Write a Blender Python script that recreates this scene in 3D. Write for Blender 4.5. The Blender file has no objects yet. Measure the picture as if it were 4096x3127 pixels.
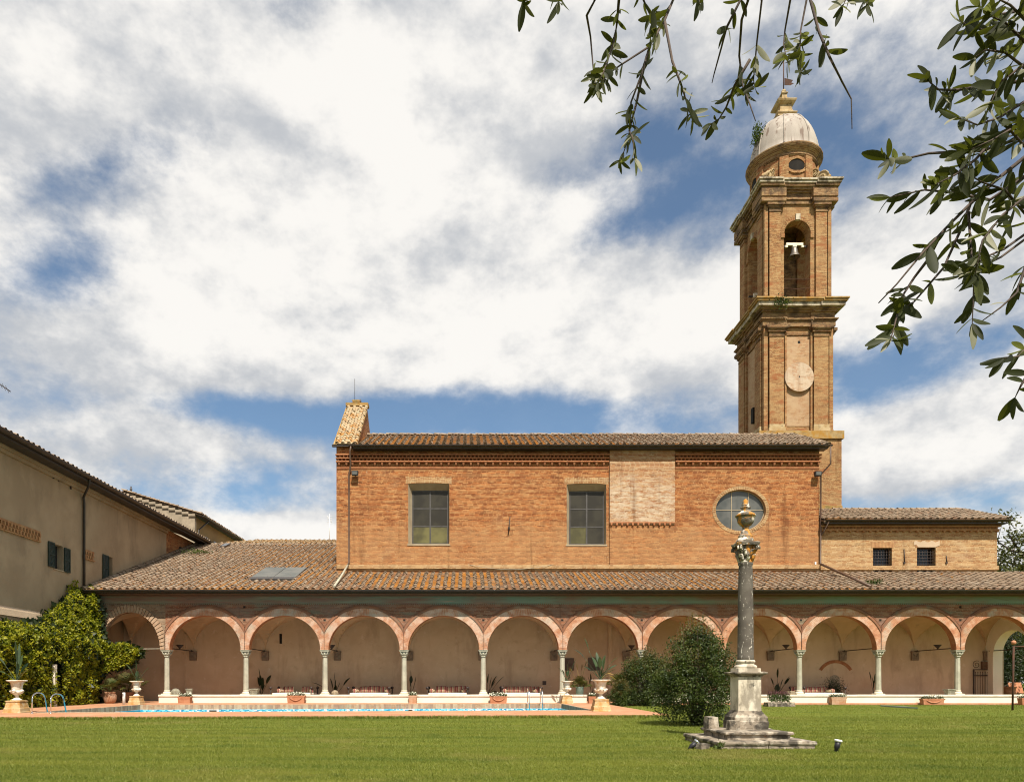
import bpy, math, random
import numpy as np
from mathutils import Vector, Matrix, Quaternion
random.seed(7); RNG = np.random.default_rng(7)
R = math.radians
sc = bpy.context.scene
COL = sc.collection

# ------------------------------------------------------------------ camera
# photograph 4096 x 3127: vanishing point of the depth lines (1867, 2722), focal length 2950 px
F, CU, CV, EYE = 2950.0, 1867.0, 2722.0, 1.25
cam = bpy.data.cameras.new('camera'); camo = bpy.data.objects.new('camera', cam); COL.objects.link(camo)
camo.location = (0, 0, EYE); camo.rotation_euler = (R(90), 0, 0)
cam.sensor_width = 36; cam.sensor_fit = 'HORIZONTAL'; cam.lens = 36*F/4096
cam.shift_x = (2048-CU)/4096; cam.shift_y = (CV-1563.5)/4096
cam.clip_start = 0.05; cam.clip_end = 2000
sc.camera = camo
def PX(u, Y): return (u-CU)*Y/F
def PZ(v, Y): return EYE+(CV-v)*Y/F
def PT(u, v, Y): return Vector((PX(u, Y), Y, PZ(v, Y)))

# ------------------------------------------------------------------ light
SUN = Vector((0.19, -1.0, 1.36)).normalized()          # towards the sun
sun = bpy.data.lights.new('sun', 'SUN'); suno = bpy.data.objects.new('sun', sun); COL.objects.link(suno)
sun.energy = 5.0; sun.angle = R(0.53); sun.color = (1.0, 0.92, 0.80)
suno.rotation_euler = SUN.to_track_quat('Z', 'Y').to_euler(); suno.location = (0, -20, 60)
sc.view_settings.view_transform = 'Standard'; sc.view_settings.look = 'None'
sc.view_settings.gamma = 1; sc.view_settings.exposure = 0.6
try: sc.view_settings.use_curve_mapping = False
except Exception: pass
sc.cycles.use_denoising = True; sc.cycles.denoiser = 'OPENIMAGEDENOISE'; sc.cycles.filter_width = 1.1
sc.cycles.max_bounces = 6; sc.cycles.diffuse_bounces = 3; sc.cycles.glossy_bounces = 3
sc.cycles.transmission_bounces = 4; sc.cycles.transparent_max_bounces = 6
sc.cycles.caustics_reflective = False; sc.cycles.caustics_refractive = False

class NT:
    """short-hand for building node trees"""
    def __init__(s, nt): s.nt = nt; nt.nodes.clear()
    def n(s, t, **k):
        nd = s.nt.nodes.new(t)
        for a, b in k.items():
            if a.startswith('_'): setattr(nd, a[1:], b)
        for a, b in k.items():
            if a.startswith('_'): continue
            key = int(a[1:]) if a[0] == 'i' and a[1:].isdigit() else a.replace('__', ' ')
            s.put(nd.inputs[key], b)
        return nd
    def put(s, sock, b):
        if isinstance(b, bpy.types.NodeSocket): s.nt.links.new(b, sock)
        elif isinstance(b, bpy.types.Node): s.nt.links.new(b.outputs[0], sock)
        else:
            if hasattr(sock.default_value, '__len__') and len(sock.default_value) == 4 and len(b) == 3: b = (*b, 1)
            sock.default_value = b
    def math(s, op, a, b=None, c=None, clamp=False):
        nd = s.nt.nodes.new('ShaderNodeMath'); nd.operation = op; nd.use_clamp = clamp
        s.put(nd.inputs[0], a)
        if b is not None: s.put(nd.inputs[1], b)
        if c is not None: s.put(nd.inputs[2], c)
        return nd.outputs[0]
    def mix(s, f, a, b, mode='MIX'):
        nd = s.nt.nodes.new('ShaderNodeMix'); nd.data_type = 'RGBA'; nd.blend_type = mode
        s.put(nd.inputs[0], f); s.put(nd.inputs[6], a); s.put(nd.inputs[7], b)
        return nd.outputs[2]
    def ramp(s, x, lo, hi, a=0.0, b=1.0):
        nd = s.n('ShaderNodeMapRange', i0=x, i1=lo, i2=hi, i3=a, i4=b); nd.interpolation_type = 'SMOOTHSTEP'
        return nd.outputs[0]
    def noise(s, vec, scale, detail=4, rough=0.55, dist=0.0):
        nd = s.nt.nodes.new('ShaderNodeTexNoise')
        if vec is not None: s.put(nd.inputs['Vector'], vec)
        nd.inputs['Scale'].default_value = scale; nd.inputs['Detail'].default_value = detail
        nd.inputs['Roughness'].default_value = rough; nd.inputs['Distortion'].default_value = dist
        return nd.outputs[0]
    def vmul(s, vec, k):
        return s.n('ShaderNodeVectorMath', _operation='MULTIPLY', i0=vec, i1=k).outputs[0]

# ------------------------------------------------------------------ sky
world = bpy.data.worlds.new('World'); sc.world = world; world.use_nodes = True
T = NT(world.node_tree)
sky = T.n('ShaderNodeTexSky', _sky_type='NISHITA', _sun_disc=False)
sky.sun_elevation = math.asin(SUN.z); sky.sun_rotation = math.atan2(SUN.x, SUN.y)
sky.air_density = 1.0; sky.dust_density = 0.6; sky.ozone_density = 1.6
d = T.n('ShaderNodeTexCoord').outputs['Generated']
sp = T.n('ShaderNodeSeparateXYZ', i0=d)
yy = T.math('MAXIMUM', T.math('ABSOLUTE', sp.outputs[1]), 0.22)
sa = T.math('DIVIDE', sp.outputs[0], yy); sb = T.math('DIVIDE', sp.outputs[2], yy)
# cloud deck seen in perspective
zz = T.math('ADD', T.math('MAXIMUM', sp.outputs[2], 0.0), 0.10)
cx = T.math('DIVIDE', sp.outputs[0], zz); cy = T.math('DIVIDE', sp.outputs[1], zz)
cp = T.n('ShaderNodeCombineXYZ', i0=cx, i1=cy, i2=0.0).outputs[0]
dq = T.vmul(d, (1.0, 1.0, 1.5))
n1 = T.noise(dq, 3.6, 9, 0.60, 0.0)
n2 = T.noise(T.n('ShaderNodeVectorMath', _operation='ADD', i0=dq, i1=(3.1, 1.7, 5.2)).outputs[0], 9.5, 8, 0.61, 0.0)
n3 = T.noise(T.n('ShaderNodeVectorMath', _operation='ADD', i0=dq, i1=(7.7, 4.1, 1.2)).outputs[0], 5.5, 6, 0.64, 0.0)
n4 = T.noise(T.vmul(cp, (1.0, 0.5, 1.0)), 3.0, 5, 0.62, 0.0)
cov = T.math('ADD', T.math('MULTIPLY_ADD', n1, 1.0, -0.5), T.math('MULTIPLY_ADD', n2, 0.62, -0.31))
cov = T.math('ADD', cov, T.math('MULTIPLY_ADD', n4, 0.36, -0.18))
def blob(u, v, ru, rv, amp, rot=0.0):
    a0, b0 = (u-CU)/F, (CV-v)/F
    c, s_ = math.cos(R(rot)), math.sin(R(rot))
    da = T.math('SUBTRACT', sa, a0); db = T.math('SUBTRACT', sb, b0)
    p = T.math('MULTIPLY', T.math('ADD', T.math('MULTIPLY', da, c), T.math('MULTIPLY', db, s_)), F/ru)
    q = T.math('MULTIPLY', T.math('SUBTRACT', T.math('MULTIPLY', db, c), T.math('MULTIPLY', da, s_)), F/rv)
    e = T.math('EXPONENT', T.math('MULTIPLY', T.math('ADD', T.math('MULTIPLY', p, p), T.math('MULTIPLY', q, q)), -1.0))
    return T.math('MULTIPLY', e, amp)
SKY = [(1950, 1660, 900, 125, -0.52, 0), (1000, 1640, 420, 90, -0.40, -8), (200, 1090, 330, 140, -0.26, 10),
       (420, 660, 420, 130, -0.16, 20), (3500, 480, 800, 420, -0.36, 25), (2450, 600, 380, 160, -0.20, 20),
       (3560, 1480, 420, 150, -0.50, 12), (3480, 2010, 620, 120, -0.34, 5), (950, 1930, 500, 110, -0.20, 0),
       (2560, 870, 420, 90, -0.26, 25),
       (1750, 380, 620, 380, 0.55, 0), (1300, 1050, 700, 330, 0.36, 10), (2500, 1300, 620, 240, 0.42, 5), (3600, 1020, 420, 220, 0.5, 10),
       (3950, 1720, 480, 170, 0.62, 22), (3500, 1880, 380, 70, 0.25, 8), (400, 1800, 520, 150, 0.22, 0), (300, 300, 600, 300, 0.34, 0),
       (1150, 2130, 420, 60, 0.55, 0), (1720, 1490, 140, 40, 0.35, 10), (700, 1420, 500, 150, 0.30, 0)]
for b_ in SKY: cov = T.math('ADD', cov, blob(*b_))
mask = T.ramp(T.math('ADD', cov, 0.17), -0.16, 0.22, 0.05, 1.0)
n5 = T.noise(T.n('ShaderNodeVectorMath', _operation='ADD', i0=dq, i1=(0.012, 0.0, 0.05)).outputs[0], 3.6, 6, 0.60, 0.0)
relief = T.math('MULTIPLY', T.math('SUBTRACT', n1, n5), 2.6)
shade = T.math('ADD', T.math('ADD', T.math('MULTIPLY_ADD', cov, 0.60, 0.14), relief), T.math('ADD', T.math('MULTIPLY_ADD', n3, 1.5, -0.75), T.math('MULTIPLY_ADD', n2, 0.9, -0.45)))
thick = T.ramp(shade, -0.28, 0.56)
ccol = T.mix(thick, (0.60, 0.62, 0.65), (1.06, 1.03, 0.98))
bg1 = T.n('ShaderNodeBackground', Color=T.mix(1.0, sky.outputs[0], (0.90, 1.03, 1.06), 'MULTIPLY'), Strength=0.076)
bg2 = T.n('ShaderNodeBackground', Color=ccol, Strength=0.62)
ms = T.n('ShaderNodeMixShader', i0=T.math('MULTIPLY', mask, 0.97), i1=bg1, i2=bg2)
T.n('ShaderNodeOutputWorld', Surface=ms)

# ------------------------------------------------------------------ materials
def newmat(name):
    m = bpy.data.materials.new(name); m.use_nodes = True
    return m, NT(m.node_tree)
def finish(m, t, col, rough=0.85, bump=None, bstr=0.3, bdist=0.02, spec=0.3, metal=0.0):
    p = t.n('ShaderNodeBsdfPrincipled', Roughness=rough, Metallic=metal)
    t.put(p.inputs['Base Color'], col); p.inputs['Specular IOR Level'].default_value = spec
    if bump is not None:
        b = t.n('ShaderNodeBump', Strength=bstr, Distance=bdist, Height=bump); t.put(p.inputs['Normal'], b.outputs[0])
    t.n('ShaderNodeOutputMaterial', Surface=p); return m
def pos(t, obj=False):
    return t.n('ShaderNodeTexCoord').outputs['Object'] if obj else t.n('ShaderNodeNewGeometry').outputs['Position']
def mat(name, a, b=None, scale=3.0, rough=0.85, bump=0.25, bscale=None, lay=(), spec=0.3, metal=0.0, obj=False, stretch=None, detail=5, lo=0.35, hi=0.65, k=1.0):
    """two-tone noise with optional layers (colour, scale, lo, hi, strength, stretch)"""
    m, t = newmat(name); p = pos(t, obj)
    g = lambda c: tuple(k*x for x in c)
    a = g(a); b = g(b) if b else None; lay = [(g(l[0]), *l[1:]) for l in lay]
    q = t.vmul(p, stretch) if stretch else p
    nz = t.noise(q, scale, detail, 0.6)
    col = t.mix(t.ramp(nz, lo, hi), a, b if b else tuple(c*0.8 for c in a))
    for i, l in enumerate(lay):
        c, s_, l0, h0, st = l[:5]
        v = t.vmul(p, l[5]) if len(l) > 5 else p
        v = t.n('ShaderNodeVectorMath', _operation='ADD', i0=v, i1=(i*7.3+3, i*3.1, i*5.7)).outputs[0]
        f = t.math('MULTIPLY', t.ramp(t.noise(v, s_, 6, 0.62, 0.2), l0, h0), st)
        col = t.mix(f, col, c)
    bh = t.noise(p, bscale or scale*6, 4, 0.6) if bump else None
    return finish(m, t, col, rough, bh, bump, 0.03, spec, metal)
def brick(name, a, b, mortar, bw=0.28, bh=0.060, mo=0.012, lay=(), rough=0.9, vary=0.95, streak=0.5, k=0.64):
    g_ = lambda c: tuple(k*x for x in c)
    a, b, mortar = g_(a), g_(b), g_(mortar); lay = [(g_(l[0]), *l[1:]) for l in lay]
    m, t = newmat(name); p = pos(t); s = t.n('ShaderNodeSeparateXYZ', i0=p)
    x = t.math('ADD', s.outputs[0], t.math('MULTIPLY', s.outputs[1], 1.0))
    wob = t.math('MULTIPLY_ADD', t.noise(p, 0.9, 2), 0.03, -0.015)
    z = t.math('ADD', s.outputs[2], wob)
    rowi = t.math('FLOOR', t.math('DIVIDE', z, bh+mo))
    wn = t.nt.nodes.new('ShaderNodeTexWhiteNoise'); wn.noise_dimensions = '1D'; t.put(wn.inputs['W'], rowi)
    x = t.math('MULTIPLY_ADD', wn.outputs[0], bw, x)
    v = t.n('ShaderNodeCombineXYZ', i0=x, i1=z, i2=0.0).outputs[0]
    br = t.n('ShaderNodeTexBrick', Vector=v, Color1=(0, 0, 0), Color2=(1, 1, 1), Mortar=(0.5, 0.5, 0.5), Scale=1.0)
    br.inputs['Mortar Size'].default_value = mo; br.inputs['Mortar Smooth'].default_value = 0.2
    br.inputs['Brick Width'].default_value = bw; br.inputs['Row Height'].default_value = bh+mo
    br.offset = 0.0
    big = t.noise(p, 0.55, 6, 0.62)
    fine = t.noise(t.vmul(v, (3.0, 14.0, 1)), 1.0, 3, 0.6)
    mid = t.noise(t.vmul(v, (0.7, 4.5, 1)), 1.0, 4, 0.65)
    bv = t.n('ShaderNodeVectorMath', _operation='SNAP', i0=v, i1=(bw*1.1, (bh+mo), 1.0)).outputs[0]
    bw_ = t.nt.nodes.new('ShaderNodeTexWhiteNoise'); bw_.noise_dimensions = '3D'; t.put(bw_.inputs['Vector'], bv)
    f = t.math('ADD', t.math('MULTIPLY', br.outputs[0], vary), t.math('ADD', t.math('MULTIPLY_ADD', big, 1.2, -0.80), t.math('ADD', t.math('MULTIPLY_ADD', mid, 1.3, -0.62), t.math('MULTIPLY_ADD', fine, 1.5, -0.70))), clamp=True)
    col = t.mix(f, a, b)
    col = t.mix(t.ramp(bw_.outputs[0], 0.84, 0.92, 0.0, 0.55), col, tuple(0.5*c for c in a))
    col = t.mix(t.ramp(bw_.outputs[0], 0.16, 0.08, 0.0, 0.5), col, mortar)
    col = t.mix(t.math('MULTIPLY', br.outputs[1], t.ramp(t.noise(p, 1.7, 4), 0.35, 0.6, 0.5, 1.0)), col, mortar)
    for i, l in enumerate(lay):
        c, s_, l0, h0, st = l[:5]
        w = t.vmul(p, l[5]) if len(l) > 5 else p
        w = t.n('ShaderNodeVectorMath', _operation='ADD', i0=w, i1=(i*7.3+3, i*3.1, i*5.7)).outputs[0]
        g = t.math('MULTIPLY', t.ramp(t.noise(w, s_, 7, 0.65, 0.3), l0, h0), st)
        if len(l) > 6:   # patch with a place of its own on the wall: (x0, x1, z0, z1) with soft ragged edges
            x0, x1, z0, z1, so = l[6]
            jx = t.math('MULTIPLY_ADD', t.noise(w, 1.3, 5), so*2, -so); zx = t.math('ADD', s.outputs[2], jx); xx = t.math('ADD', s.outputs[0], jx)
            for q_, lo_, hi_ in ((xx, x0, x1), (zx, z0, z1)):
                g = t.math('MULTIPLY', g, t.math('MULTIPLY', t.ramp(q_, lo_-so*.5, lo_+so*.5), t.ramp(q_, hi_-so*.5, hi_+so*.5, 1.0, 0.0)))
        col = t.mix(g, col, c)
    stk = t.ramp(t.noise(t.vmul(p, (2.2, 2.2, 0.16)), 1.0, 6, 0.65), 0.56, 0.74)
    col = t.mix(t.math('MULTIPLY', stk, streak), col, tuple(0.45*c for c in a))
    bmp = t.math('ADD', t.math('MULTIPLY', br.outputs[1], -1.0), t.math('MULTIPLY', fine, 0.8))
    return finish(m, t, col, rough, bmp, 0.55, 0.02, 0.2)

M = {}
PALE = (0.60, 0.42, 0.24)
M['church'] = brick('church_brick', (0.26, 0.070, 0.022), (0.61, 0.222, 0.070), (0.74, 0.42, 0.18), k=0.62,
    lay=((PALE, 0.5, 0.56, 0.74, 0.3), ((0.24, 0.075, 0.03), 1.3, 0.52, 0.68, 0.6), ((0.66, 0.46, 0.27), 2.3, 0.66, 0.74, 0.6),
         ((0.60, 0.36, 0.17), 0.7, 0.25, 0.5, 0.40, (1, 1, 1), (-9, 22, 7, 10.2, 1.2)), ((0.70, 0.55, 0.36), 4.5, 0.66, 0.72, 0.7)))
M['buttress'] = brick('buttress_brick', (0.40, 0.16, 0.065), (0.60, 0.33, 0.15), (0.74, 0.55, 0.34),
    lay=(((0.86, 0.74, 0.56), 3.0, 0.38, 0.60, 0.65, (1, 1, 3), (8.0, 12.3, 10.35, 12.9, 1.3)), ((0.44, 0.20, 0.09), 5.0, 0.56, 0.66, 0.7, (0.6, 1, 2)), ((0.28, 0.15, 0.09), 2.2, 0.56, 0.7, 0.5)))
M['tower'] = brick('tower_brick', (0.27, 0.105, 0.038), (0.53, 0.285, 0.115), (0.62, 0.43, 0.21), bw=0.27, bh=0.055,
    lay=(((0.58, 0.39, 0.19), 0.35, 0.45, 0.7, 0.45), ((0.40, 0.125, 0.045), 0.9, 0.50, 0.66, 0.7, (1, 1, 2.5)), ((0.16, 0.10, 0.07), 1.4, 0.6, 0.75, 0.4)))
M['annex'] = brick('annex_brick', (0.42, 0.20, 0.08), (0.66, 0.42, 0.20), (0.74, 0.55, 0.31),
    lay=(((0.40, 0.19, 0.10), 1.1, 0.55, 0.7, 0.5), ((0.70, 0.53, 0.32), 0.8, 0.5, 0.7, 0.4)))
M['mortar'] = mat('lime_mortar', (0.62, 0.50, 0.37), (0.50, 0.38, 0.27), 3.0, 0.95, 0.2, 30)
M['tower_dark'] = brick('sooty_shaded_tower_brick', (0.24, 0.105, 0.045), (0.46, 0.27, 0.12), (0.52, 0.37, 0.2), bw=0.27, bh=0.055, streak=0.8,
    lay=(((0.085, 0.06, 0.04), 1.1, 0.44, 0.62, 0.75, (1, 1, 1.6)), ((0.50, 0.33, 0.15), 1.9, 0.56, 0.68, 0.6), ((0.36, 0.20, 0.05), 2.6, 0.60, 0.70, 0.5)))  # soot stains, and a darker tone that deepens the shade of the cornices
M['arcade'] = brick('arcade_brick', (0.27, 0.095, 0.05), (0.43, 0.175, 0.09), (0.52, 0.33, 0.21),
    lay=(((0.33, 0.22, 0.17), 0.9, 0.46, 0.64, 0.7), ((0.24, 0.28, 0.20), 0.8, 0.54, 0.68, 0.6, (0.5, 1, 2)), ((0.52, 0.40, 0.30), 2.5, 0.62, 0.75, 0.5)))
M['arcade_old'] = brick('rough_brick', (0.30, 0.16, 0.09), (0.46, 0.30, 0.19), (0.50, 0.40, 0.28), bw=0.24, bh=0.05,
    lay=(((0.24, 0.18, 0.13), 1.5, 0.5, 0.7, 0.6),))
M['stained'] = brick('stained_brick', (0.24, 0.13, 0.08), (0.35, 0.22, 0.14), (0.40, 0.33, 0.22), bw=0.09, bh=0.2, mo=0.012,
    lay=(((0.20, 0.26, 0.19), 0.4, 0.48, 0.68, 0.65, (0.5, 1, 1.5)), ((0.20, 0.16, 0.10), 1.6, 0.5, 0.7, 0.6), ((0.40, 0.44, 0.33), 3.0, 0.6, 0.75, 0.5)))
M['green_band'] = mat('algae_brick_band', (0.23, 0.235, 0.165), (0.25, 0.14, 0.10), 1.1, 0.9, 0.4, 22, stretch=(0.35, 1, 3.5),
    lay=(((0.19, 0.285, 0.21), 0.35, 0.48, 0.64, 0.75, (0.5, 1, 2)), ((0.13, 0.10, 0.075), 2.5, 0.58, 0.75, 0.7, (0.5, 1, 4)), ((0.38, 0.24, 0.17), 1.7, 0.56, 0.7, 0.6, (0.4, 1, 3))))
M['voussoir'] = mat('voussoir_brick', (0.50, 0.26, 0.15), (0.38, 0.155, 0.08), 5.0, 0.9, 0.4, 30,
    lay=(((0.60, 0.46, 0.36), 2.2, 0.44, 0.62, 0.6), ((0.36, 0.36, 0.29), 0.9, 0.50, 0.66, 0.6)))
M['voussoir_old'] = mat('rough_voussoir', (0.46, 0.29, 0.18), (0.56, 0.40, 0.27), 6.0, 0.9, 0.5, 20, k=0.76)
M['mould'] = mat('brick_moulding', (0.34, 0.15, 0.08), (0.26, 0.13, 0.08), 3.0, 0.9, 0.4, 25, lay=(((0.28, 0.27, 0.19), 1.5, 0.55, 0.7, 0.5),), k=0.76)
M['cornice'] = mat('terracotta_cornice', (0.40, 0.15, 0.065), (0.50, 0.23, 0.105), 4.0, 0.9, 0.4, 20, lay=(((0.26, 0.10, 0.05), 2.0, 0.55, 0.7, 0.5),), k=0.76)
M['cornice_pale'] = mat('pale_cornice', (0.52, 0.30, 0.14), (0.40, 0.20, 0.09), 4.0, 0.9, 0.4, 20, k=0.76)
M['tower_stone'] = mat('tower_yellow_stone', (0.54, 0.42, 0.24), (0.42, 0.29, 0.14), 2.0, 0.9, 0.4, 15, lay=(((0.42, 0.22, 0.05), 1.2, 0.54, 0.70, 0.6), ((0.10, 0.075, 0.05), 2.6, 0.52, 0.66, 0.75)), k=0.76)
M['tower_ledge'] = mat('lichen_ledge', (0.40, 0.21, 0.04), (0.42, 0.30, 0.14), 2.6, 0.9, 0.4, 15, lay=(((0.22, 0.15, 0.07), 2.0, 0.5, 0.7, 0.7), ((0.12, 0.16, 0.03), 2.2, 0.62, 0.72, 0.7)), k=0.76)
M['travertine'] = mat('tower_white_stone', (0.62, 0.55, 0.42), (0.46, 0.38, 0.26), 1.6, 0.9, 0.3, 12, lay=(((0.11, 0.085, 0.055), 2.0, 0.46, 0.62, 0.85), ((0.34, 0.20, 0.05), 3.0, 0.58, 0.7, 0.6)), k=0.76)
M['tower_panel'] = brick('tower_panel_brick', (0.46, 0.22, 0.10), (0.64, 0.42, 0.22), (0.66, 0.48, 0.29), bw=0.27, bh=0.055,
    lay=(((0.66, 0.47, 0.29), 0.7, 0.40, 0.62, 0.7), ((0.42, 0.17, 0.08), 1.5, 0.58, 0.7, 0.5)))
M['disc'] = brick('clock_disc_plaster', (0.55, 0.30, 0.16), (0.74, 0.56, 0.38), (0.72, 0.56, 0.40), bw=0.27, bh=0.055, lay=(((0.76, 0.62, 0.46), 1.5, 0.42, 0.6, 0.8),))
M['lead'] = mat('dome_render', (0.50, 0.445, 0.38), (0.38, 0.33, 0.28), 1.0, 0.75, 0.15, 20, stretch=(1, 1, 0.2),
    lay=(((0.18, 0.12, 0.09), 1.7, 0.55, 0.64, 0.85, (1.9, 1.9, 0.10)), ((0.70, 0.63, 0.55), 0.9, 0.55, 0.7, 0.6)), k=0.76)
M['plaster'] = mat('loggia_plaster', (0.545, 0.405, 0.27), (0.48, 0.35, 0.23), 0.6, 0.92, 0.15, 40, lay=(((0.59, 0.45, 0.31), 1.2, 0.52, 0.7, 0.5), ((0.36, 0.25, 0.16), 2.0, 0.56, 0.72, 0.45), ((0.33, 0.23, 0.15), 1.1, 0.52, 0.68, 0.5, (1.2, 1.2, 0.3)), ((0.62, 0.50, 0.37), 2.2, 0.60, 0.70, 0.55), ((0.30, 0.21, 0.14), 5.0, 0.64, 0.72, 0.5)))
M['vault'] = mat('vault_plaster', (0.50, 0.35, 0.215), (0.43, 0.30, 0.18), 0.9, 0.92, 0.15, 40, lay=(((0.30, 0.22, 0.15), 2.2, 0.58, 0.72, 0.45),))
M['house'] = mat('house_plaster', (0.475, 0.365, 0.235), (0.38, 0.285, 0.18), 0.35, 0.92, 0.2, 30, lay=(((0.53, 0.41, 0.265), 0.6, 0.5, 0.7, 0.6), ((0.30, 0.225, 0.145), 0.8, 0.52, 0.70, 0.65, (1, 1, 0.45)), ((0.20, 0.15, 0.11), 4.0, 0.66, 0.76, 0.4)), k=0.76)
M['house2'] = mat('ochre_plaster', (0.44, 0.30, 0.13), (0.36, 0.24, 0.11), 0.5, 0.92, 0.15, 30, lay=(((0.22, 0.16, 0.10), 1.5, 0.56, 0.72, 0.5, (1, 1, 0.4)),), k=0.76)
M['oldstone'] = mat('weathered_render', (0.45, 0.37, 0.27), (0.30, 0.25, 0.18), 1.2, 0.92, 0.3, 20, lay=(((0.12, 0.10, 0.08), 3.0, 0.58, 0.72, 0.6),), k=0.76)
M['ledge'] = mat('plaster_ledge', (0.62, 0.47, 0.32), (0.55, 0.42, 0.29), 1.5, 0.9, 0.2, 20, k=0.76)
M['white'] = mat('whitewashed_wall', (0.74, 0.68, 0.56), (0.68, 0.61, 0.48), 0.8, 0.85, 0.12, 25, lay=(((0.52, 0.47, 0.36), 2.2, 0.60, 0.75, 0.4, (1, 1, 0.5)), ((0.36, 0.33, 0.24), 5.0, 0.68, 0.78, 0.5)))
M['travertine_cap'] = mat('travertine_capping', (0.70, 0.64, 0.52), (0.60, 0.53, 0.41), 2.0, 0.7, 0.2, 20, lay=(((0.40, 0.35, 0.26), 3.0, 0.62, 0.72, 0.5),))
M['serena'] = mat('grey_stone', (0.42, 0.40, 0.31), (0.33, 0.315, 0.24), 3.0, 0.85, 0.3, 25, lay=(((0.42, 0.41, 0.33), 2.0, 0.55, 0.7, 0.5), ((0.15, 0.14, 0.11), 7.0, 0.62, 0.72, 0.5)))
M['corbel'] = mat('corbel_stone', (0.16, 0.12, 0.085), (0.23, 0.17, 0.12), 5.0, 0.9, 0.4, 25)
LICH = (0.46, 0.19, 0.015)
M['tile'] = mat('roof_cover_tile', (0.45, 0.34, 0.235), (0.31, 0.225, 0.15), 1.6, 0.9, 0.4, 14, lo=0.4, hi=0.6,
    lay=(((0.50, 0.43, 0.34), 2.4, 0.52, 0.66, 0.5), ((0.38, 0.20, 0.115), 1.5, 0.54, 0.66, 0.65), ((0.13, 0.10, 0.08), 2.9, 0.55, 0.66, 0.75), (LICH, 1.2, 0.62, 0.70, 0.75)), k=0.63)
M['pan'] = mat('roof_pan_tile', (0.27, 0.135, 0.065), (0.19, 0.11, 0.06), 2.3, 0.9, 0.4, 14,
    lay=(((0.42, 0.17, 0.012), 0.35, 0.40, 0.58, 0.75), ((0.09, 0.06, 0.04), 3.0, 0.52, 0.66, 0.75), ((0.30, 0.23, 0.16), 0.5, 0.56, 0.68, 0.6)), k=0.85)
M['tile_bright'] = mat('roof_tile_lichen', (0.55, 0.44, 0.28), (0.44, 0.32, 0.19), 3.0, 0.9, 0.4, 14, lay=((LICH, 2.0, 0.50, 0.64, 0.8),), k=0.76)
M['roof_bed'] = mat('roof_bed', (0.16, 0.11, 0.07), (0.11, 0.08, 0.05), 3.0, 0.95, 0.2, k=0.76)
M['gutter'] = mat('dark_gutter', (0.028, 0.024, 0.021), (0.045, 0.035, 0.028), 4.0, 0.45, 0.0, spec=0.4)
M['copper'] = mat('brown_downpipe', (0.085, 0.048, 0.032), (0.12, 0.075, 0.05), 2.0, 0.5, 0.0, spec=0.4)
M['iron'] = mat('wrought_iron', (0.022, 0.018, 0.016), (0.05, 0.03, 0.022), 8.0, 0.6, 0.0, spec=0.4)
M['rust'] = mat('rusty_iron', (0.09, 0.038, 0.02), (0.05, 0.028, 0.02), 8.0, 0.8, 0.1)
M['winframe'] = mat('steel_window_frame', (0.055, 0.052, 0.05), (0.075, 0.07, 0.066), 4.0, 0.5, 0.0)
M['reveal'] = mat('window_reveal_plaster', (0.46, 0.38, 0.26), (0.38, 0.30, 0.20), 1.5, 0.9, 0.2, k=0.76)
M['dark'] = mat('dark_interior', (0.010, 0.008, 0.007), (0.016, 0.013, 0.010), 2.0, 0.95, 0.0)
M['shutter'] = mat('green_shutter', (0.012, 0.026, 0.02), (0.018, 0.034, 0.026), 3.0, 0.6, 0.0)
M['wood'] = mat('brown_wood', (0.10, 0.055, 0.03), (0.14, 0.08, 0.045), 6.0, 0.7, 0.1)
def glass(name, a, b, rough, spec=0.5, scale=1.0):
    m, t = newmat(name); p = pos(t)
    return finish(m, t, t.mix(t.ramp(t.noise(p, scale, 3), 0.38, 0.62), a, b), rough, t.noise(p, 9.0, 2), 0.05, 0.02, spec)
M['glass'] = glass('textured_window_glass', (0.022, 0.019, 0.013), (0.034, 0.03, 0.02), 0.4, 0.3)
M['glass_green'] = glass('olive_window_glass', (0.13, 0.118, 0.045), (0.06, 0.055, 0.024), 0.4, 0.3, scale=0.7)
M['glass_grey'] = glass('round_window_glass', (0.06, 0.065, 0.06), (0.11, 0.11, 0.10), 0.2, 0.5, 0.8)
M['glass_black'] = glass('black_window_glass', (0.008, 0.011, 0.016), (0.012, 0.014, 0.02), 0.15)
M['marble'] = mat('weathered_marble', (0.62, 0.56, 0.45), (0.48, 0.42, 0.32), 2.5, 0.8, 0.3, 20, lay=(((0.20, 0.17, 0.125), 4.2, 0.46, 0.62, 0.8, (1, 1, 0.35)), ((0.05, 0.045, 0.035), 4.5, 0.60, 0.70, 0.8, (1, 1, 0.6))))
M['step'] = mat('lichened_step_stone', (0.40, 0.33, 0.25), (0.24, 0.20, 0.15), 3.0, 0.9, 0.5, 18, lay=(((0.62, 0.55, 0.44), 5.0, 0.50, 0.62, 0.8), ((0.04, 0.035, 0.028), 3.4, 0.46, 0.60, 0.85), ((0.42, 0.18, 0.03), 5.0, 0.68, 0.75, 0.7)), k=0.76)
M['shaft'] = mat('grey_column_shaft', (0.082, 0.070, 0.057), (0.120, 0.105, 0.086), 3.0, 0.85, 0.35, 30, lay=(((0.55, 0.51, 0.44), 22.0, 0.60, 0.65, 0.85, (1, 1, 0.5)), ((0.40, 0.15, 0.02), 5.0, 0.66, 0.71, 0.9), ((0.045, 0.04, 0.035), 4.0, 0.6, 0.7, 0.6)))
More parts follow.
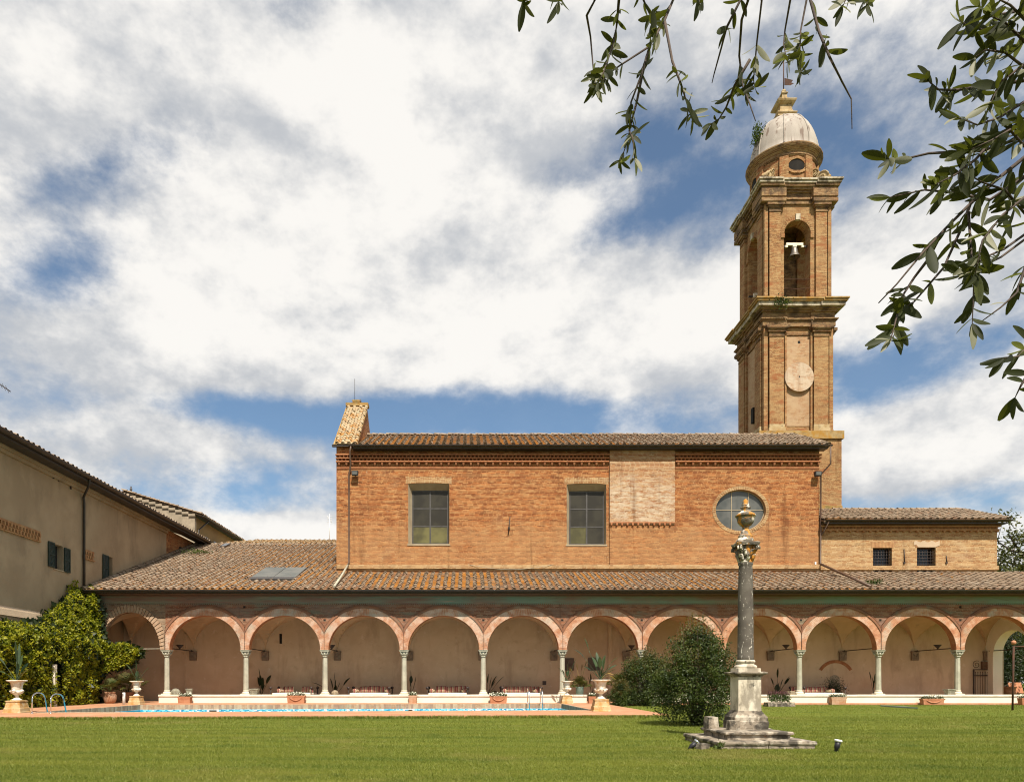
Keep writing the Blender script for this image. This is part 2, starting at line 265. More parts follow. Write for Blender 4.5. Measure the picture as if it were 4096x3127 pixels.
M['capital'] = mat('lichened_capital', (0.10, 0.085, 0.068), (0.21, 0.18, 0.14), 6.0, 0.9, 0.5, 25, lay=(((0.76, 0.70, 0.60), 6.0, 0.50, 0.58, 0.9), ((0.48, 0.20, 0.02), 5.0, 0.50, 0.58, 0.9), ((0.04, 0.035, 0.03), 5.0, 0.58, 0.68, 0.7)))
M['urn'] = mat('white_urn_paint', (0.70, 0.68, 0.60), (0.62, 0.56, 0.44), 6.0, 0.6, 0.2, 30, obj=True, lay=(((0.46, 0.26, 0.09), 5.0, 0.52, 0.66, 0.75), ((0.55, 0.64, 0.60), 3.0, 0.56, 0.7, 0.5)))
M['urnbase'] = mat('rust_stained_pedestal', (0.50, 0.27, 0.08), (0.62, 0.47, 0.26), 4.0, 0.85, 0.2, 30, obj=True, lay=(((0.26, 0.13, 0.045), 5.0, 0.58, 0.72, 0.7), ((0.70, 0.60, 0.42), 3.0, 0.56, 0.7, 0.7)), k=0.76)
M['terra'] = mat('terracotta', (0.46, 0.185, 0.09), (0.55, 0.26, 0.14), 4.0, 0.85, 0.2, 30, obj=True, lay=(((0.55, 0.42, 0.31), 3.0, 0.60, 0.75, 0.6),), k=0.76)
M['terra_pale'] = mat('bleached_terracotta', (0.58, 0.38, 0.25), (0.50, 0.25, 0.13), 4.0, 0.85, 0.2, 30, obj=True, k=0.76)
M['teal'] = mat('teal_glazed_pot', (0.17, 0.24, 0.20), (0.13, 0.19, 0.16), 3.0, 0.35, 0.1, obj=True)
M['boulder'] = mat('tan_boulder', (0.40, 0.32, 0.21), (0.28, 0.22, 0.15), 7.0, 0.9, 0.5, 30, obj=True, k=0.76)
M['fragment'] = mat('carved_stone', (0.36, 0.34, 0.25), (0.22, 0.20, 0.15), 6.0, 0.9, 0.5, 30, obj=True, k=0.76)
M['slate'] = mat('dark_slate_plaque', (0.075, 0.056, 0.045), (0.12, 0.09, 0.07), 3.0, 0.7, 0.3, 20)
M['chrome'] = mat('polished_steel', (0.75, 0.77, 0.80), (0.68, 0.7, 0.74), 3.0, 0.12, 0.0, metal=1.0)
M['plastic'] = mat('white_plastic', (0.72, 0.72, 0.70), (0.68, 0.68, 0.66), 3.0, 0.5, 0.0)
M['black_plastic'] = mat('black_plastic', (0.02, 0.02, 0.024), (0.03, 0.03, 0.034), 3.0, 0.45, 0.0)
M['linen'] = mat('white_linen', (0.74, 0.69, 0.58), (0.68, 0.62, 0.50), 5.0, 0.9, 0.2, 30, obj=True)
M['coping'] = mat('pool_coping_brick', (0.58, 0.39, 0.25), (0.46, 0.27, 0.16), 5.0, 0.9, 0.4, 30, lay=(((0.40, 0.36, 0.26), 1.5, 0.5, 0.7, 0.6),), lo=0.4, hi=0.6, k=0.76)
M['coping2'] = mat('pale_coping_brick', (0.64, 0.48, 0.33), (0.54, 0.36, 0.23), 5.0, 0.9, 0.4, 30, lay=(((0.36, 0.33, 0.24), 1.5, 0.5, 0.7, 0.5),), k=0.76)
M['coping3'] = mat('dark_coping_brick', (0.40, 0.24, 0.16), (0.46, 0.32, 0.22), 5.0, 0.9, 0.4, 30, lay=(((0.30, 0.28, 0.2), 1.5, 0.5, 0.7, 0.5),), k=0.76)
M['paving'] = brick('brick_paving', (0.50, 0.22, 0.115), (0.60, 0.34, 0.20), (0.48, 0.33, 0.21), bw=0.26, bh=0.11, mo=0.012, lay=(((0.62, 0.42, 0.28), 1.0, 0.5, 0.7, 0.5), ((0.36, 0.27, 0.17), 2.0, 0.6, 0.75, 0.5)))
def paving_fix():
    m, t = newmat('pool_paving'); p = pos(t)
    br = t.n('ShaderNodeTexBrick', Vector=p, Color1=(0.38, 0.155, 0.075), Color2=(0.47, 0.23, 0.12), Mortar=(0.36, 0.24, 0.15), Scale=1.0)
    br.inputs['Mortar Size'].default_value = 0.012; br.inputs['Brick Width'].default_value = 0.28; br.inputs['Row Height'].default_value = 0.14
    col = t.mix(t.math('MULTIPLY', t.ramp(t.noise(p, 0.8, 6), 0.45, 0.7), 0.55), br.outputs[0], (0.50, 0.31, 0.19))
    col = t.mix(t.math('MULTIPLY', t.ramp(t.noise(p, 2.1, 6), 0.58, 0.75), 0.5), col, (0.34, 0.24, 0.15))
    return finish(m, t, col, 0.9, t.noise(p, 20, 3), 0.3)
M['paving'] = paving_fix()
def mosaic():
    m, t = newmat('pool_mosaic'); p = pos(t)
    q = t.n('ShaderNodeVectorMath', _operation='SNAP', i0=t.n('ShaderNodeVectorMath', _operation='ADD', i0=p, i1=(0.013, 0.013, 0.013)).outputs[0], i1=(0.075, 5.0, 0.05)).outputs[0]
    w = t.n('ShaderNodeTexWhiteNoise', Vector=q); w.noise_dimensions = '3D'
    r = t.n('ShaderNodeValToRGB', Fac=w.outputs[0]); e = r.color_ramp; e.interpolation = 'CONSTANT'
    cs = [(0.0, (0.03, 0.30, 0.46)), (0.25, (0.10, 0.46, 0.60)), (0.5, (0.28, 0.62, 0.70)), (0.72, (0.62, 0.78, 0.78)), (0.88, (0.02, 0.20, 0.36))]
    e.elements[0].color = (*cs[0][1], 1); e.elements[1].position = cs[1][0]; e.elements[1].color = (*cs[1][1], 1)
    for a, c in cs[2:]: x = e.elements.new(a); x.color = (*c, 1)
    return finish(m, t, r.outputs[0], 0.25, None)
M['mosaic'] = mosaic()
def water():
    m, t = newmat('pool_water'); p = pos(t)
    b = t.n('ShaderNodeBump', Strength=0.12, Distance=0.05, Height=t.noise(p, 3.0, 3, 0.5, 0.4))
    pr = t.n('ShaderNodeBsdfPrincipled', Roughness=0.03, IOR=1.33); pr.inputs['Base Color'].default_value = (0.03, 0.33, 0.46, 1)
    pr.inputs['Transmission Weight'].default_value = 0.35; t.put(pr.inputs['Normal'], b.outputs[0])
    t.n('ShaderNodeOutputMaterial', Surface=pr); return m
M['water'] = water()
def stripes():
    m, t = newmat('striped_fabric'); p = pos(t, True); s = t.n('ShaderNodeSeparateXYZ', i0=p)
    fr = t.math('FRACT', t.math('MULTIPLY', s.outputs[0], 5.2))
    r = t.n('ShaderNodeValToRGB', Fac=fr); e = r.color_ramp; e.interpolation = 'CONSTANT'
    cs = [(0.0, (0.22, 0.06, 0.055)), (0.30, (0.52, 0.42, 0.27)), (0.42, (0.07, 0.035, 0.03)), (0.58, (0.52, 0.42, 0.27)), (0.66, (0.24, 0.065, 0.055)), (0.84, (0.40, 0.28, 0.18)), (0.92, (0.06, 0.025, 0.025))]
    e.elements[0].color = (*cs[0][1], 1); e.elements[1].position = cs[1][0]; e.elements[1].color = (*cs[1][1], 1)
    for a, c in cs[2:]: x = e.elements.new(a); x.color = (*c, 1)
    return finish(m, t, r.outputs[0], 0.9, t.noise(p, 60, 2), 0.2)
M['stripes'] = stripes()
M['red_fabric'] = mat('dark_red_fabric', (0.17, 0.045, 0.035), (0.13, 0.03, 0.03), 9.0, 0.95, 0.2, obj=True)
def leafmat(name, a, b, trans=0.35, scale=3.0, rough=0.5, tcol=None, spec=0.35):
    m, t = newmat(name); p = pos(t)
    col = t.mix(t.ramp(t.noise(p, scale, 3, 0.7), 0.36, 0.64), a, b)
    pr = t.n('ShaderNodeBsdfPrincipled', Roughness=rough); t.put(pr.inputs['Base Color'], col); pr.inputs['Specular IOR Level'].default_value = spec
    tr = t.n('ShaderNodeBsdfTranslucent', Color=tcol if tcol else t.mix(1.0, col, (1.3, 1.5, 0.5), 'MULTIPLY'))
    t.n('ShaderNodeOutputMaterial', Surface=t.n('ShaderNodeMixShader', i0=trans, i1=pr, i2=tr)); return m
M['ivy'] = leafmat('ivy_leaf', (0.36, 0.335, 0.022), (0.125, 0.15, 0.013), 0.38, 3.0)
M['rose'] = leafmat('rose_leaf', (0.070, 0.092, 0.018), (0.024, 0.040, 0.011), 0.25, 2.5, 0.5, spec=0.3)
M['rose_tip'] = leafmat('rose_new_leaf', (0.12, 0.085, 0.022), (0.085, 0.09, 0.02), 0.3, 6.0)
M['magnolia'] = leafmat('magnolia_leaf', (0.055, 0.07, 0.014), (0.10, 0.10, 0.025), 0.2, 3.0, 0.3, spec=0.6)
M['treeleaf'] = leafmat('tree_leaf', (0.07, 0.10, 0.014), (0.035, 0.055, 0.012), 0.35, 1.2)
M['darkleaf'] = leafmat('evergreen_and_shaded_leaf', (0.020, 0.032, 0.012), (0.032, 0.045, 0.016), 0.2, 1.5)  # evergreens; also the shade-darkened leaf of the ivy depths and loggia plants
M['olive_top'] = leafmat('olive_leaf', (0.032, 0.040, 0.012), (0.020, 0.024, 0.010), 0.26, 9.0, 0.6, tcol=(0.11, 0.125, 0.012), spec=0.2)
M['olive_pale'] = leafmat('olive_leaf_underside', (0.24, 0.235, 0.17), (0.17, 0.17, 0.11), 0.22, 9.0, 0.6)
M['strel'] = leafmat('strelitzia_leaf', (0.055, 0.085, 0.035), (0.035, 0.06, 0.026), 0.2, 4.0, 0.35, spec=0.5)
M['strel_dry'] = leafmat('dry_leaf', (0.40, 0.26, 0.08), (0.30, 0.22, 0.08), 0.3, 4.0)
M['palm'] = leafmat('palm_leaf', (0.055, 0.075, 0.02), (0.11, 0.10, 0.03), 0.25, 3.0, 0.65, spec=0.15)
M['flower'] = leafmat('white_petal', (0.80, 0.78, 0.68), (0.74, 0.72, 0.58), 0.3, 8.0, 0.7, tcol=(0.5, 0.48, 0.36))
M['flowerleaf'] = leafmat('flower_foliage', (0.06, 0.09, 0.02), (0.035, 0.06, 0.014), 0.25, 8.0)
M['lavender'] = leafmat('purple_spike', (0.14, 0.05, 0.06), (0.10, 0.06, 0.05), 0.2, 8.0)
M['bark'] = mat('bark', (0.085, 0.065, 0.048), (0.05, 0.04, 0.03), 8.0, 0.95, 0.6, 30)
M['twig'] = mat('olive_twig', (0.055, 0.040, 0.034), (0.085, 0.06, 0.045), 12.0, 0.8, 0.2)
def lawnmat(name, blades):
    m, t = newmat(name); p = pos(t)
    s = t.n('ShaderNodeSeparateXYZ', i0=p)
    st = t.math('SINE', t.math('ADD', t.math('MULTIPLY', s.outputs[1], 5.5), t.math('MULTIPLY', t.noise(p, 0.4, 3), 5.0)))
    big = t.noise(t.vmul(p, (0.35, 1.2, 1)), 0.6, 6, 0.6)
    f = t.math('ADD', t.math('MULTIPLY', st, 0.20), t.math('MULTIPLY_ADD', big, 1.6, -0.3), clamp=True)
    col = t.mix(f, (0.090, 0.130, 0.015), (0.215, 0.225, 0.034))
    dry = t.ramp(t.noise(t.n('ShaderNodeVectorMath', _operation='ADD', i0=p, i1=(31, 7, 0)).outputs[0], 0.33, 7, 0.68), 0.53, 0.68, 0.0, 0.7)
    col = t.mix(dry, col, (0.25, 0.215, 0.065))
    clov = t.ramp(t.noise(t.n('ShaderNodeVectorMath', _operation='ADD', i0=p, i1=(11, 17, 0)).outputs[0], 0.55, 6, 0.6), 0.58, 0.68, 0.0, 0.6)
    col = t.mix(clov, col, (0.055, 0.10, 0.014))
    fine = t.noise(p, 22.0 if blades else 9.0, 4, 0.7)
    col = t.mix(t.ramp(fine, 0.42, 0.72), col, (0.235, 0.235, 0.06))
    col = t.mix(t.ramp(fine, 0.30, 0.45, 0.75, 0.0), col, (0.042, 0.070, 0.008))
    if not blades: col = t.mix(1.0, col, (0.72, 0.80, 0.70), 'MULTIPLY')
    if blades:
        pr = t.n('ShaderNodeBsdfPrincipled', Roughness=0.55); t.put(pr.inputs['Base Color'], col); pr.inputs['Specular IOR Level'].default_value = 0.25
        tr = t.n('ShaderNodeBsdfTranslucent', Color=t.mix(1.0, col, (1.1, 1.3, 0.6), 'MULTIPLY'))
        t.n('ShaderNodeOutputMaterial', Surface=t.n('ShaderNodeMixShader', i0=0.3, i1=pr, i2=tr)); return m
    return finish(m, t, col, 0.95, t.noise(p, 14.0, 5, 0.75), 0.8, 0.05, 0.1)
M['lawn'] = lawnmat('lawn_ground', False); M['grass'] = lawnmat('grass_blades', True)
M['metalplate'] = mat('green_metal_plate', (0.28, 0.36, 0.32), (0.22, 0.28, 0.25), 3.0, 0.5, 0.1)
M['bird'] = mat('grey_feather', (0.08, 0.08, 0.09), (0.12, 0.12, 0.13), 20.0, 0.8, 0.0)
M['bronze'] = mat('bell_bronze', (0.20, 0.18, 0.155), (0.14, 0.125, 0.105), 4.0, 0.5, 0.0, metal=0.6, obj=True)
M['skylight'] = glass('skylight_glass', (0.10, 0.105, 0.10), (0.13, 0.13, 0.12), 0.6, 0.1)

# ------------------------------------------------------------------ mesh helpers
class MB:
    def __init__(s): s.v = []; s.f = []; s.sm = []
    def add(s, vs, fs, smooth=False):
        o = len(s.v); s.v += [tuple(p) for p in vs]; s.f += [tuple(i+o for i in f) for f in fs]; s.sm += [smooth]*len(fs); return s
    def hexa(s, p):   # 8 points: bottom 0-3 (ccw), top 4-7
        return s.add(p, [(0, 3, 2, 1), (4, 5, 6, 7), (0, 1, 5, 4), (1, 2, 6, 5), (2, 3, 7, 6), (3, 0, 4, 7)])
    def box(s, x0, x1, y0, y1, z0, z1):
        return s.hexa([(x0, y0, z0), (x1, y0, z0), (x1, y1, z0), (x0, y1, z0), (x0, y0, z1), (x1, y0, z1), (x1, y1, z1), (x0, y1, z1)])
    def frustum(s, cx, cy, z0, z1, a0, b0, a1, b1):
        return s.hexa([(cx-a0, cy-b0, z0), (cx+a0, cy-b0, z0), (cx+a0, cy+b0, z0), (cx-a0, cy+b0, z0), (cx-a1, cy-b1, z1), (cx+a1, cy-b1, z1), (cx+a1, cy+b1, z1), (cx-a1, cy+b1, z1)])
    def sqprofile(s, cx, cy, prof, kx=1.0, ky=1.0):   # square lathe: prof = [(half, z)]
        vs = []; fs = []
        for h, z in prof: vs += [(cx-h*kx, cy-h*ky, z), (cx+h*kx, cy-h*ky, z), (cx+h*kx, cy+h*ky, z), (cx-h*kx, cy+h*ky, z)]
        for i in range(len(prof)-1):
            for k in range(4): a, b = i*4+k, i*4+(k+1) % 4; fs.append((a, b, b+4, a+4))
        n = len(prof)*4
        return s.add(vs, fs+[(3, 2, 1, 0), (n-4, n-3, n-2, n-1)])
    def lathe(s, prof, n=20, cx=0, cy=0, smooth=True, wob=None, a0=0.0, sx=1.0, sy=1.0):
        vs = []; fs = []
        for j, (r, z) in enumerate(prof):
            for k in range(n):
                a = a0+2*math.pi*k/n; rr = r*(1+(wob(a, j) if wob else 0)); vs.append((cx+rr*math.cos(a)*sx, cy+rr*math.sin(a)*sy, z))
        for j in range(len(prof)-1):
            for k in range(n): a, b = j*n+k, j*n+(k+1) % n; fs.append((a, b, b+n, a+n))
        m = (len(prof)-1)*n
        s.add(vs, fs, smooth); o = len(s.v)-len(vs)
        s.f += [tuple(o+i for i in reversed(range(n))), tuple(o+m+i for i in range(n))]; s.sm += [False, False]
        return s
    def tube(s, pts, r, n=6, smooth=True):
        pts = [Vector(p) for p in pts]; rs = r if hasattr(r, '__len__') else [r]*len(pts)
        vs = []; fs = []; ref = Vector((0.0, 0.0, 1.0))
        t0 = (pts[1]-pts[0]).normalized()
        if abs(t0.z) > 0.9: ref = Vector((1.0, 0, 0))
        x = ref.cross(t0).normalized()
        for i, p in enumerate(pts):
            t = (pts[min(i+1, len(pts)-1)]-pts[max(i-1, 0)]).normalized()
            x = (x-t*x.dot(t)).normalized(); y = t.cross(x)
            for k in range(n):
                a = 2*math.pi*k/n; vs.append(p+(x*math.cos(a)+y*math.sin(a))*rs[i])
        for i in range(len(pts)-1):
            for k in range(n): a, b = i*n+k, i*n+(k+1) % n; fs.append((a, b, b+n, a+n))
        m = (len(pts)-1)*n; o = len(s.v)
        s.add(vs, fs, smooth)
        s.f += [tuple(o+i for i in reversed(range(n))), tuple(o+m+i for i in range(n))]; s.sm += [False, False]
        return s
    def ball(s, c, r, n=10, m=6, sz=1.0):
        prof = [(max(r*math.sin(math.pi*j/m), 1e-4), c[2]-r*sz*math.cos(math.pi*j/m)) for j in range(m+1)]
        return s.lathe(prof, n, c[0], c[1])
    def mesh(s, name):
        me = bpy.data.meshes.new(name); me.from_pydata(s.v, [], s.f)
        me.polygons.foreach_set('use_smooth', s.sm); me.update(); return me
    def obj(s, name, m, parent=None, loc=None):
        return link(name, s.mesh(name), m, parent, loc)
def link(name, me, m, parent=None, loc=None):
    """links a mesh; with a parent the mesh is in world coordinates unless loc is given"""
    if m is not None and not me.materials:
        for q in (m if isinstance(m, (list, tuple)) else [m]): me.materials.append(M[q] if isinstance(q, str) else q)
    o = bpy.data.objects.new(name, me); COL.objects.link(o)
    if parent is not None:
        o.parent = parent
        if loc is not None: o.location = loc
        else: o.location = -Vector(parent['base']) if 'base' in parent.keys() else Vector((0, 0, 0))
    elif loc is not None: o.location = loc
    return o
def thing(name, label, cat, loc=(0, 0, 0), rz=0.0, group=None):
    o = bpy.data.objects.new(name, None); COL.objects.link(o); o.location = loc; o.rotation_euler = (0, 0, rz)
    o.empty_display_size = 0.2
    o['base'] = list(loc); o['label'] = label; o['category'] = cat
    if group: o['group'] = group
    return o
def tag(o, label, cat, group=None):
    o['label'] = label; o['category'] = cat
    if group: o['group'] = group
    return o
def structure(o): o['kind'] = 'structure'; return o
def stuff(o): o['kind'] = 'stuff'; return o
def dup(root, loc, rz=0.0, label=None, scale=None):
    r = root.copy(); COL.objects.link(r); r.location = loc; r.rotation_euler = (0, 0, rz)
    if scale: r.scale = (scale,)*3 if not hasattr(scale, '__len__') else scale
    if label: r['label'] = label
    for ch in list(root.children):
        c = ch.copy(); COL.objects.link(c); c.parent = r
        for g in list(ch.children):
            e = g.copy(); COL.objects.link(e); e.parent = c
    return r
LOCAL = (0, 0, 0)
def npmesh(name, V, Fq, m, parent=None, loc=None, smooth=False):
    me = bpy.data.meshes.new(name); V = np.asarray(V, np.float32); Fq = np.asarray(Fq, np.int32)
    k = Fq.shape[1]
    me.vertices.add(len(V)); me.vertices.foreach_set('co', V.ravel())
    me.loops.add(Fq.size); me.loops.foreach_set('vertex_index', Fq.ravel())
    me.polygons.add(len(Fq)); me.polygons.foreach_set('loop_start', np.arange(0, Fq.size, k, dtype=np.int32))
    me.polygons.foreach_set('loop_total', np.full(len(Fq), k, np.int32))
    if smooth: me.polygons.foreach_set('use_smooth', np.ones(len(Fq), bool))
    me.update(calc_edges=True); me.validate()
    return link(name, me, m, parent, loc)
def rand_dirs(n, rng=RNG):
    v = rng.normal(size=(n, 3)); return v/np.linalg.norm(v, axis=1)[:, None]
def leaf_arrays(P, D, L, W, fold=0.25, rng=RNG):
    """each leaf is two triangles folded along the midrib: base, side, tip, side"""
    n = len(P); D = D/np.linalg.norm(D, axis=1)[:, None]
    r = rand_dirs(n, rng); S = np.cross(D, r); S /= np.linalg.norm(S, axis=1)[:, None]+1e-9
    Nn = np.cross(S, D); L = np.broadcast_to(L, n)[:, None]; W = np.broadcast_to(W, n)[:, None]
    V = np.empty((n, 4, 3)); V[:, 0] = P; V[:, 2] = P+D*L
    mid = P+D*L*0.45
    V[:, 1] = mid+S*W*0.5+Nn*W*fold; V[:, 3] = mid-S*W*0.5+Nn*W*fold
    b = np.arange(n)[:, None]*4
    Fq = np.concatenate([b+np.array([0, 1, 2]), b+np.array([0, 2, 3])])
    return V.reshape(-1, 3), Fq
def leaves(name, P, D, L, W, m, parent=None, loc=None, fold=0.25):
    V, Fq = leaf_arrays(np.asarray(P), np.asarray(D), L, W, fold)
    return npmesh(name, V, Fq, m, parent, loc)
def hexstrips(mb, xs, solids, y0, y1):
    """wall between planes y0 and y1, built from strips; solids(x) -> [(z0, z1), ...]"""
    for a, b in zip(xs[:-1], xs[1:]):
        if b-a < 1e-5: continue
        A, B = solids(a+1e-5), solids(b-1e-5)
        if len(A) != len(B): A = B = solids((a+b)/2)
        for (p0, p1), (q0, q1) in zip(A, B):
            if p1-p0 < 1e-4 and q1-q0 < 1e-4: continue
            mb.hexa([(a, y0, p0), (b, y0, q0), (b, y1, q0), (a, y1, p0), (a, y0, p1), (b, y0, q1), (b, y1, q1), (a, y1, p1)])

# ------------------------------------------------------------------ roof tiles
def cover_mesh(name='roof_tile', r0=0.118, r1=0.092, ln=0.46, seg=6):
    mb = MB(); vs = []; fs = []
    for r, y in ((r0, 0.0), (r1, ln)):
        for k in range(seg+1):
            a = math.pi*k/seg; vs.append((r*math.cos(a), y, r*0.92*math.sin(a)))
    for k in range(seg+1):
        a = math.pi*k/seg; vs.append(((r0-0.02)*math.cos(a), 0.004, (r0-0.02)*0.9*math.sin(a)))
    n = seg+1
    for k in range(seg): fs.append((k+1, k, k+n, k+n+1)); fs.append((k, k+1, k+1+2*n, k+2*n))
    mb.add(vs, fs)
    m2 = []
    # dark hollow set back from the rim
    for k in range(seg+1):
        a = math.pi*k/seg; m2.append(((r0-0.022)*math.cos(a), 0.05, (r0-0.022)*0.9*math.sin(a)))
    mb.add(m2, [tuple(range(seg+1))])
    return mb
def tile_field(root, roof_part, O, e, s, width, length, keep=None, cover='tile', pan='pan', pitch=0.40, row=0.37, n_ind=300, jit=1.0, seed=1, first=0.0):
    """cover tiles over pan tiles on a plane: O eave corner, e along the eave, s up the slope (unit vectors)"""
    rnd = random.Random(seed); O, e, s = Vector(O), Vector(e).normalized(), Vector(s).normalized(); n = e.cross(s).normalized()
    cm = cover_mesh(); V0 = np.array(cm.v); F0 = cm.f
    B = Matrix((e, s, n)).transposed()
    ncol, nrow = int(width/pitch)+1, int(length/row)+1
    items = []; pans = MB()
    for j in range(nrow):
        t = j*row
        if t > length-0.1: break
        for i in range(ncol+1):
            q = i*pitch
            if q > width: break
            p = O+e*q+s*t
            if keep is None or keep(p):
                items.append((p, j, i))
            c = O+e*(q+pitch/2)+s*(t-0.05)
            if q+pitch <= width+0.2 and (keep is None or keep(c)):
                w, h = pitch*0.46, 0.03; dz = rnd.uniform(-0.004, 0.006); dy = rnd.uniform(-0.012, 0.012)*jit
                ln = min(row+0.07, length-t+0.05)
                pts = []
                for zz_, up in ((0, 0), (h, 1)):
                    for (qx, qy) in ((-w, dy), (w, dy), (w, ln), (-w, ln)):
                        lift = 0.034*(1-max(0, qy)/(row+0.07))
                        pts.append(c+e*qx+s*qy+n*(zz_+lift+dz-0.012))
                pans.hexa(pts)
    cp_ = np.array(camo.location)
    items.sort(key=lambda it: (np.array(it[0])-cp_).dot(np.array(it[0])-cp_))
    xf = []
    for p, j, i in items:
        yaw = rnd.gauss(0, 0.035)*jit; tilt = -0.055+rnd.gauss(0, 0.012)*jit
        rot = Matrix.Rotation(yaw, 3, 'Z') @ Matrix.Rotation(tilt, 3, 'X')
        k = rnd.uniform(0.93, 1.08)
        m3 = B @ rot @ Matrix.Diagonal((k, rnd.uniform(0.96, 1.05), k*rnd.uniform(0.92, 1.08)))
        o = p+e*rnd.gauss(0, 0.012)*jit+s*rnd.gauss(0, 0.014)*jit+n*(0.045+rnd.uniform(-0.006, 0.008)*jit)
        xf.append((m3, o))
    me = cm.mesh('roof_tile'); me.materials.append(M[cover])
    for m3, o in xf[:n_ind]:
        ob = bpy.data.objects.new('roof_tile', me); COL.objects.link(ob); ob.parent = roof_part
        ob.matrix_basis = Matrix.Translation(o) @ m3.to_4x4()
    rest = xf[n_ind:]
    if rest:
        mb = MB()
        for m3, o in rest:
            A = np.array(m3); mb.add((V0 @ A.T+np.array(o)).tolist(), F0)
        stuff(mb.obj('cover_tiles', cover, roof_part))
    stuff(pans.obj('pan_tiles', pan, roof_part))
def gutter(mb, p, q, r=0.075):
    p, q = Vector(p), Vector(q); d = (q-p).normalized(); side = d.cross(Vector((0, 0, 1))).normalized()
    n = 8; vs = []; fs = []
    for c in (p, q):
        for k in range(n+1):
            a = math.pi+math.pi*k/n; vs.append(c+side*math.cos(a)*r+Vector((0, 0, math.sin(a)*r)))
    for c in (p, q):
        for k in range(n+1):
            a = math.pi+math.pi*k/n; vs.append(c+side*math.cos(a)*(r-0.012)+Vector((0, 0, math.sin(a)*(r-0.012)+0.0)))
    m = n+1
    for k in range(n): fs.append((k, k+1, k+1+m, k+m)); fs.append((2*m+k, 3*m+k, 3*m+k+1, 2*m+k+1))
    fs += [(0, m, 3*m, 2*m), (n, 2*m+n, 3*m+n, m+n)]
    for b in (0, 1): fs.append(tuple(b*m+k for k in range(m)))
    mb.add(vs, fs, False)

# ================================================================== THE SETTING
ZD = 0.087                                            # paving level above the lawn
def deck_edge(x): return 24.0+(x+12.7)*0.0745           # paving / lawn edge
FL, FR, NR, NL = (-15.8, 35.7), (4.82, 37.5), (4.98, 29.2), (-16.0, 27.0)   # pool corners
mb = MB()
mb.add([(-300, -60, -0.012), (300, -60, -0.012), (300, 20, -0.012), (-300, 20, -0.012)], [(0, 1, 2, 3)])
XS = [-300, -60, -30, -21.3]+[7.0, 33, 60, 300]
def gq(pts, z=-0.012): mb.add([(x, y, z) for x, y in pts], [tuple(range(len(pts)))])
gq([(-300, 20), (300, 20), (300, deck_edge(7)), (7.0, deck_edge(7)), (-21.3, deck_edge(-21.3)), (-300, deck_edge(-21.3))])
gq([(7.0, deck_edge(7)), (300, deck_edge(7)), (300, 300), (7.0, 300)])
gq([(-300, deck_edge(-21.3)), (-21.3, deck_edge(-21.3)), (-21.3, 300), (-300, 300)])
gq([(-21.3, 45), (7.0, 45), (7.0, 300), (-21.3, 300)])
structure(mb.obj('lawn', 'lawn'))
# paving around the pool, with the pool left open
mb = MB(); co = 0.13
def off(P, dx, dy): return (P[0]+dx, P[1]+dy)
fl, fr, nr, nl = off(FL, -co, co), off(FR, co, co), off(NR, co, -co), off(NL, -co, -co)
x0, x1 = -21.3, 7.0
e0, e1 = deck_edge(x0), deck_edge(x1)
for pts in ([(x0, e0), (x1, e1), nr, nl], [(x1, e1), (x1, 45.0), fr, nr], [(x1, 45.0), (x0, 45.0), fl, fr], [(x0, 45.0), (x0, e0), nl, fl]):
    mb.add([(x, y, ZD) for x, y in pts], [(0, 1, 2, 3)])
mb.add([(x0, e0, -0.05), (x1, e1, -0.05), (x1, e1, ZD), (x0, e0, ZD)], [(0, 1, 2, 3)])
mb.add([(x1, e1, -0.05), (x1, 39.0, -0.05), (x1, 39.0, ZD), (x1, e1, ZD)], [(0, 1, 2, 3)])
structure(mb.obj('paving', 'paving'))
mb = MB(); mb.box(7.0, 31.5, 38.8, 45, -0.05, ZD-0.004); structure(mb.obj('loggia_floor', 'paving'))

# pool
pool = thing('swimming_pool', 'long swimming pool with upright brick coping and blue mosaic lining', 'pool', (-5.5, 32.3, 0))
mb = MB(); zb, zt = -1.5, -0.145
cs = [FL, FR, NR, NL]
for a, b in zip(cs, cs[1:]+cs[:1]):
    mb.add([(a[0], a[1], zb), (b[0], b[1], zb), (b[0], b[1], zt), (a[0], a[1], zt)], [(0, 1, 2, 3)])
mb.add([(p[0], p[1], zb) for p in cs], [(3, 2, 1, 0)])
mb.obj('mosaic_lining', 'mosaic', pool)
mb = MB(); k = 0.012
mb.add([(FL[0]+k, FL[1]-k, -0.30), (FR[0]-k, FR[1]-k, -0.30), (NR[0]-k, NR[1]+k, -0.30), (NL[0]+k, NL[1]+k, -0.30)], [(3, 2, 1, 0)])
structure(mb.obj('pool_water', 'water'))
bm_ = MB(); bm_.box(-0.05, 0.05, 0, co-0.006, -0.228, 0.004)
bmesh_ = [bm_.mesh('coping_brick') for _ in range(3)]
for me, mm in zip(bmesh_, ('coping', 'coping2', 'coping3')): me.materials.append(M[mm])
def coping(a, b, n, out, zoff, side='brick'):
    a, b = Vector((*a, 0)), Vector((*b, 0)); d = (b-a).normalized()
    ang = math.atan2(d.y, d.x)
    if out < 0: ang += math.pi
    for i in range(n):
        p = a+(b-a)*((i+0.5)/n)
        o = bpy.data.objects.new('coping_brick', random.choice(bmesh_)); COL.objects.link(o); o.parent = pool
        o.location = Vector((p.x, p.y, zoff+random.uniform(-0.004, 0.004)))-Vector(pool['base']); o.rotation_euler = (0, 0, ang)
        o.scale = ((b-a).length/n/0.105, 1, random.uniform(0.95, 1.02))
coping(FL, FR, 168, 1, ZD); coping(NL, FL, 64, 1, ZD); coping(NR, FR, 66, -1, ZD)
mb = MB(); n = 90
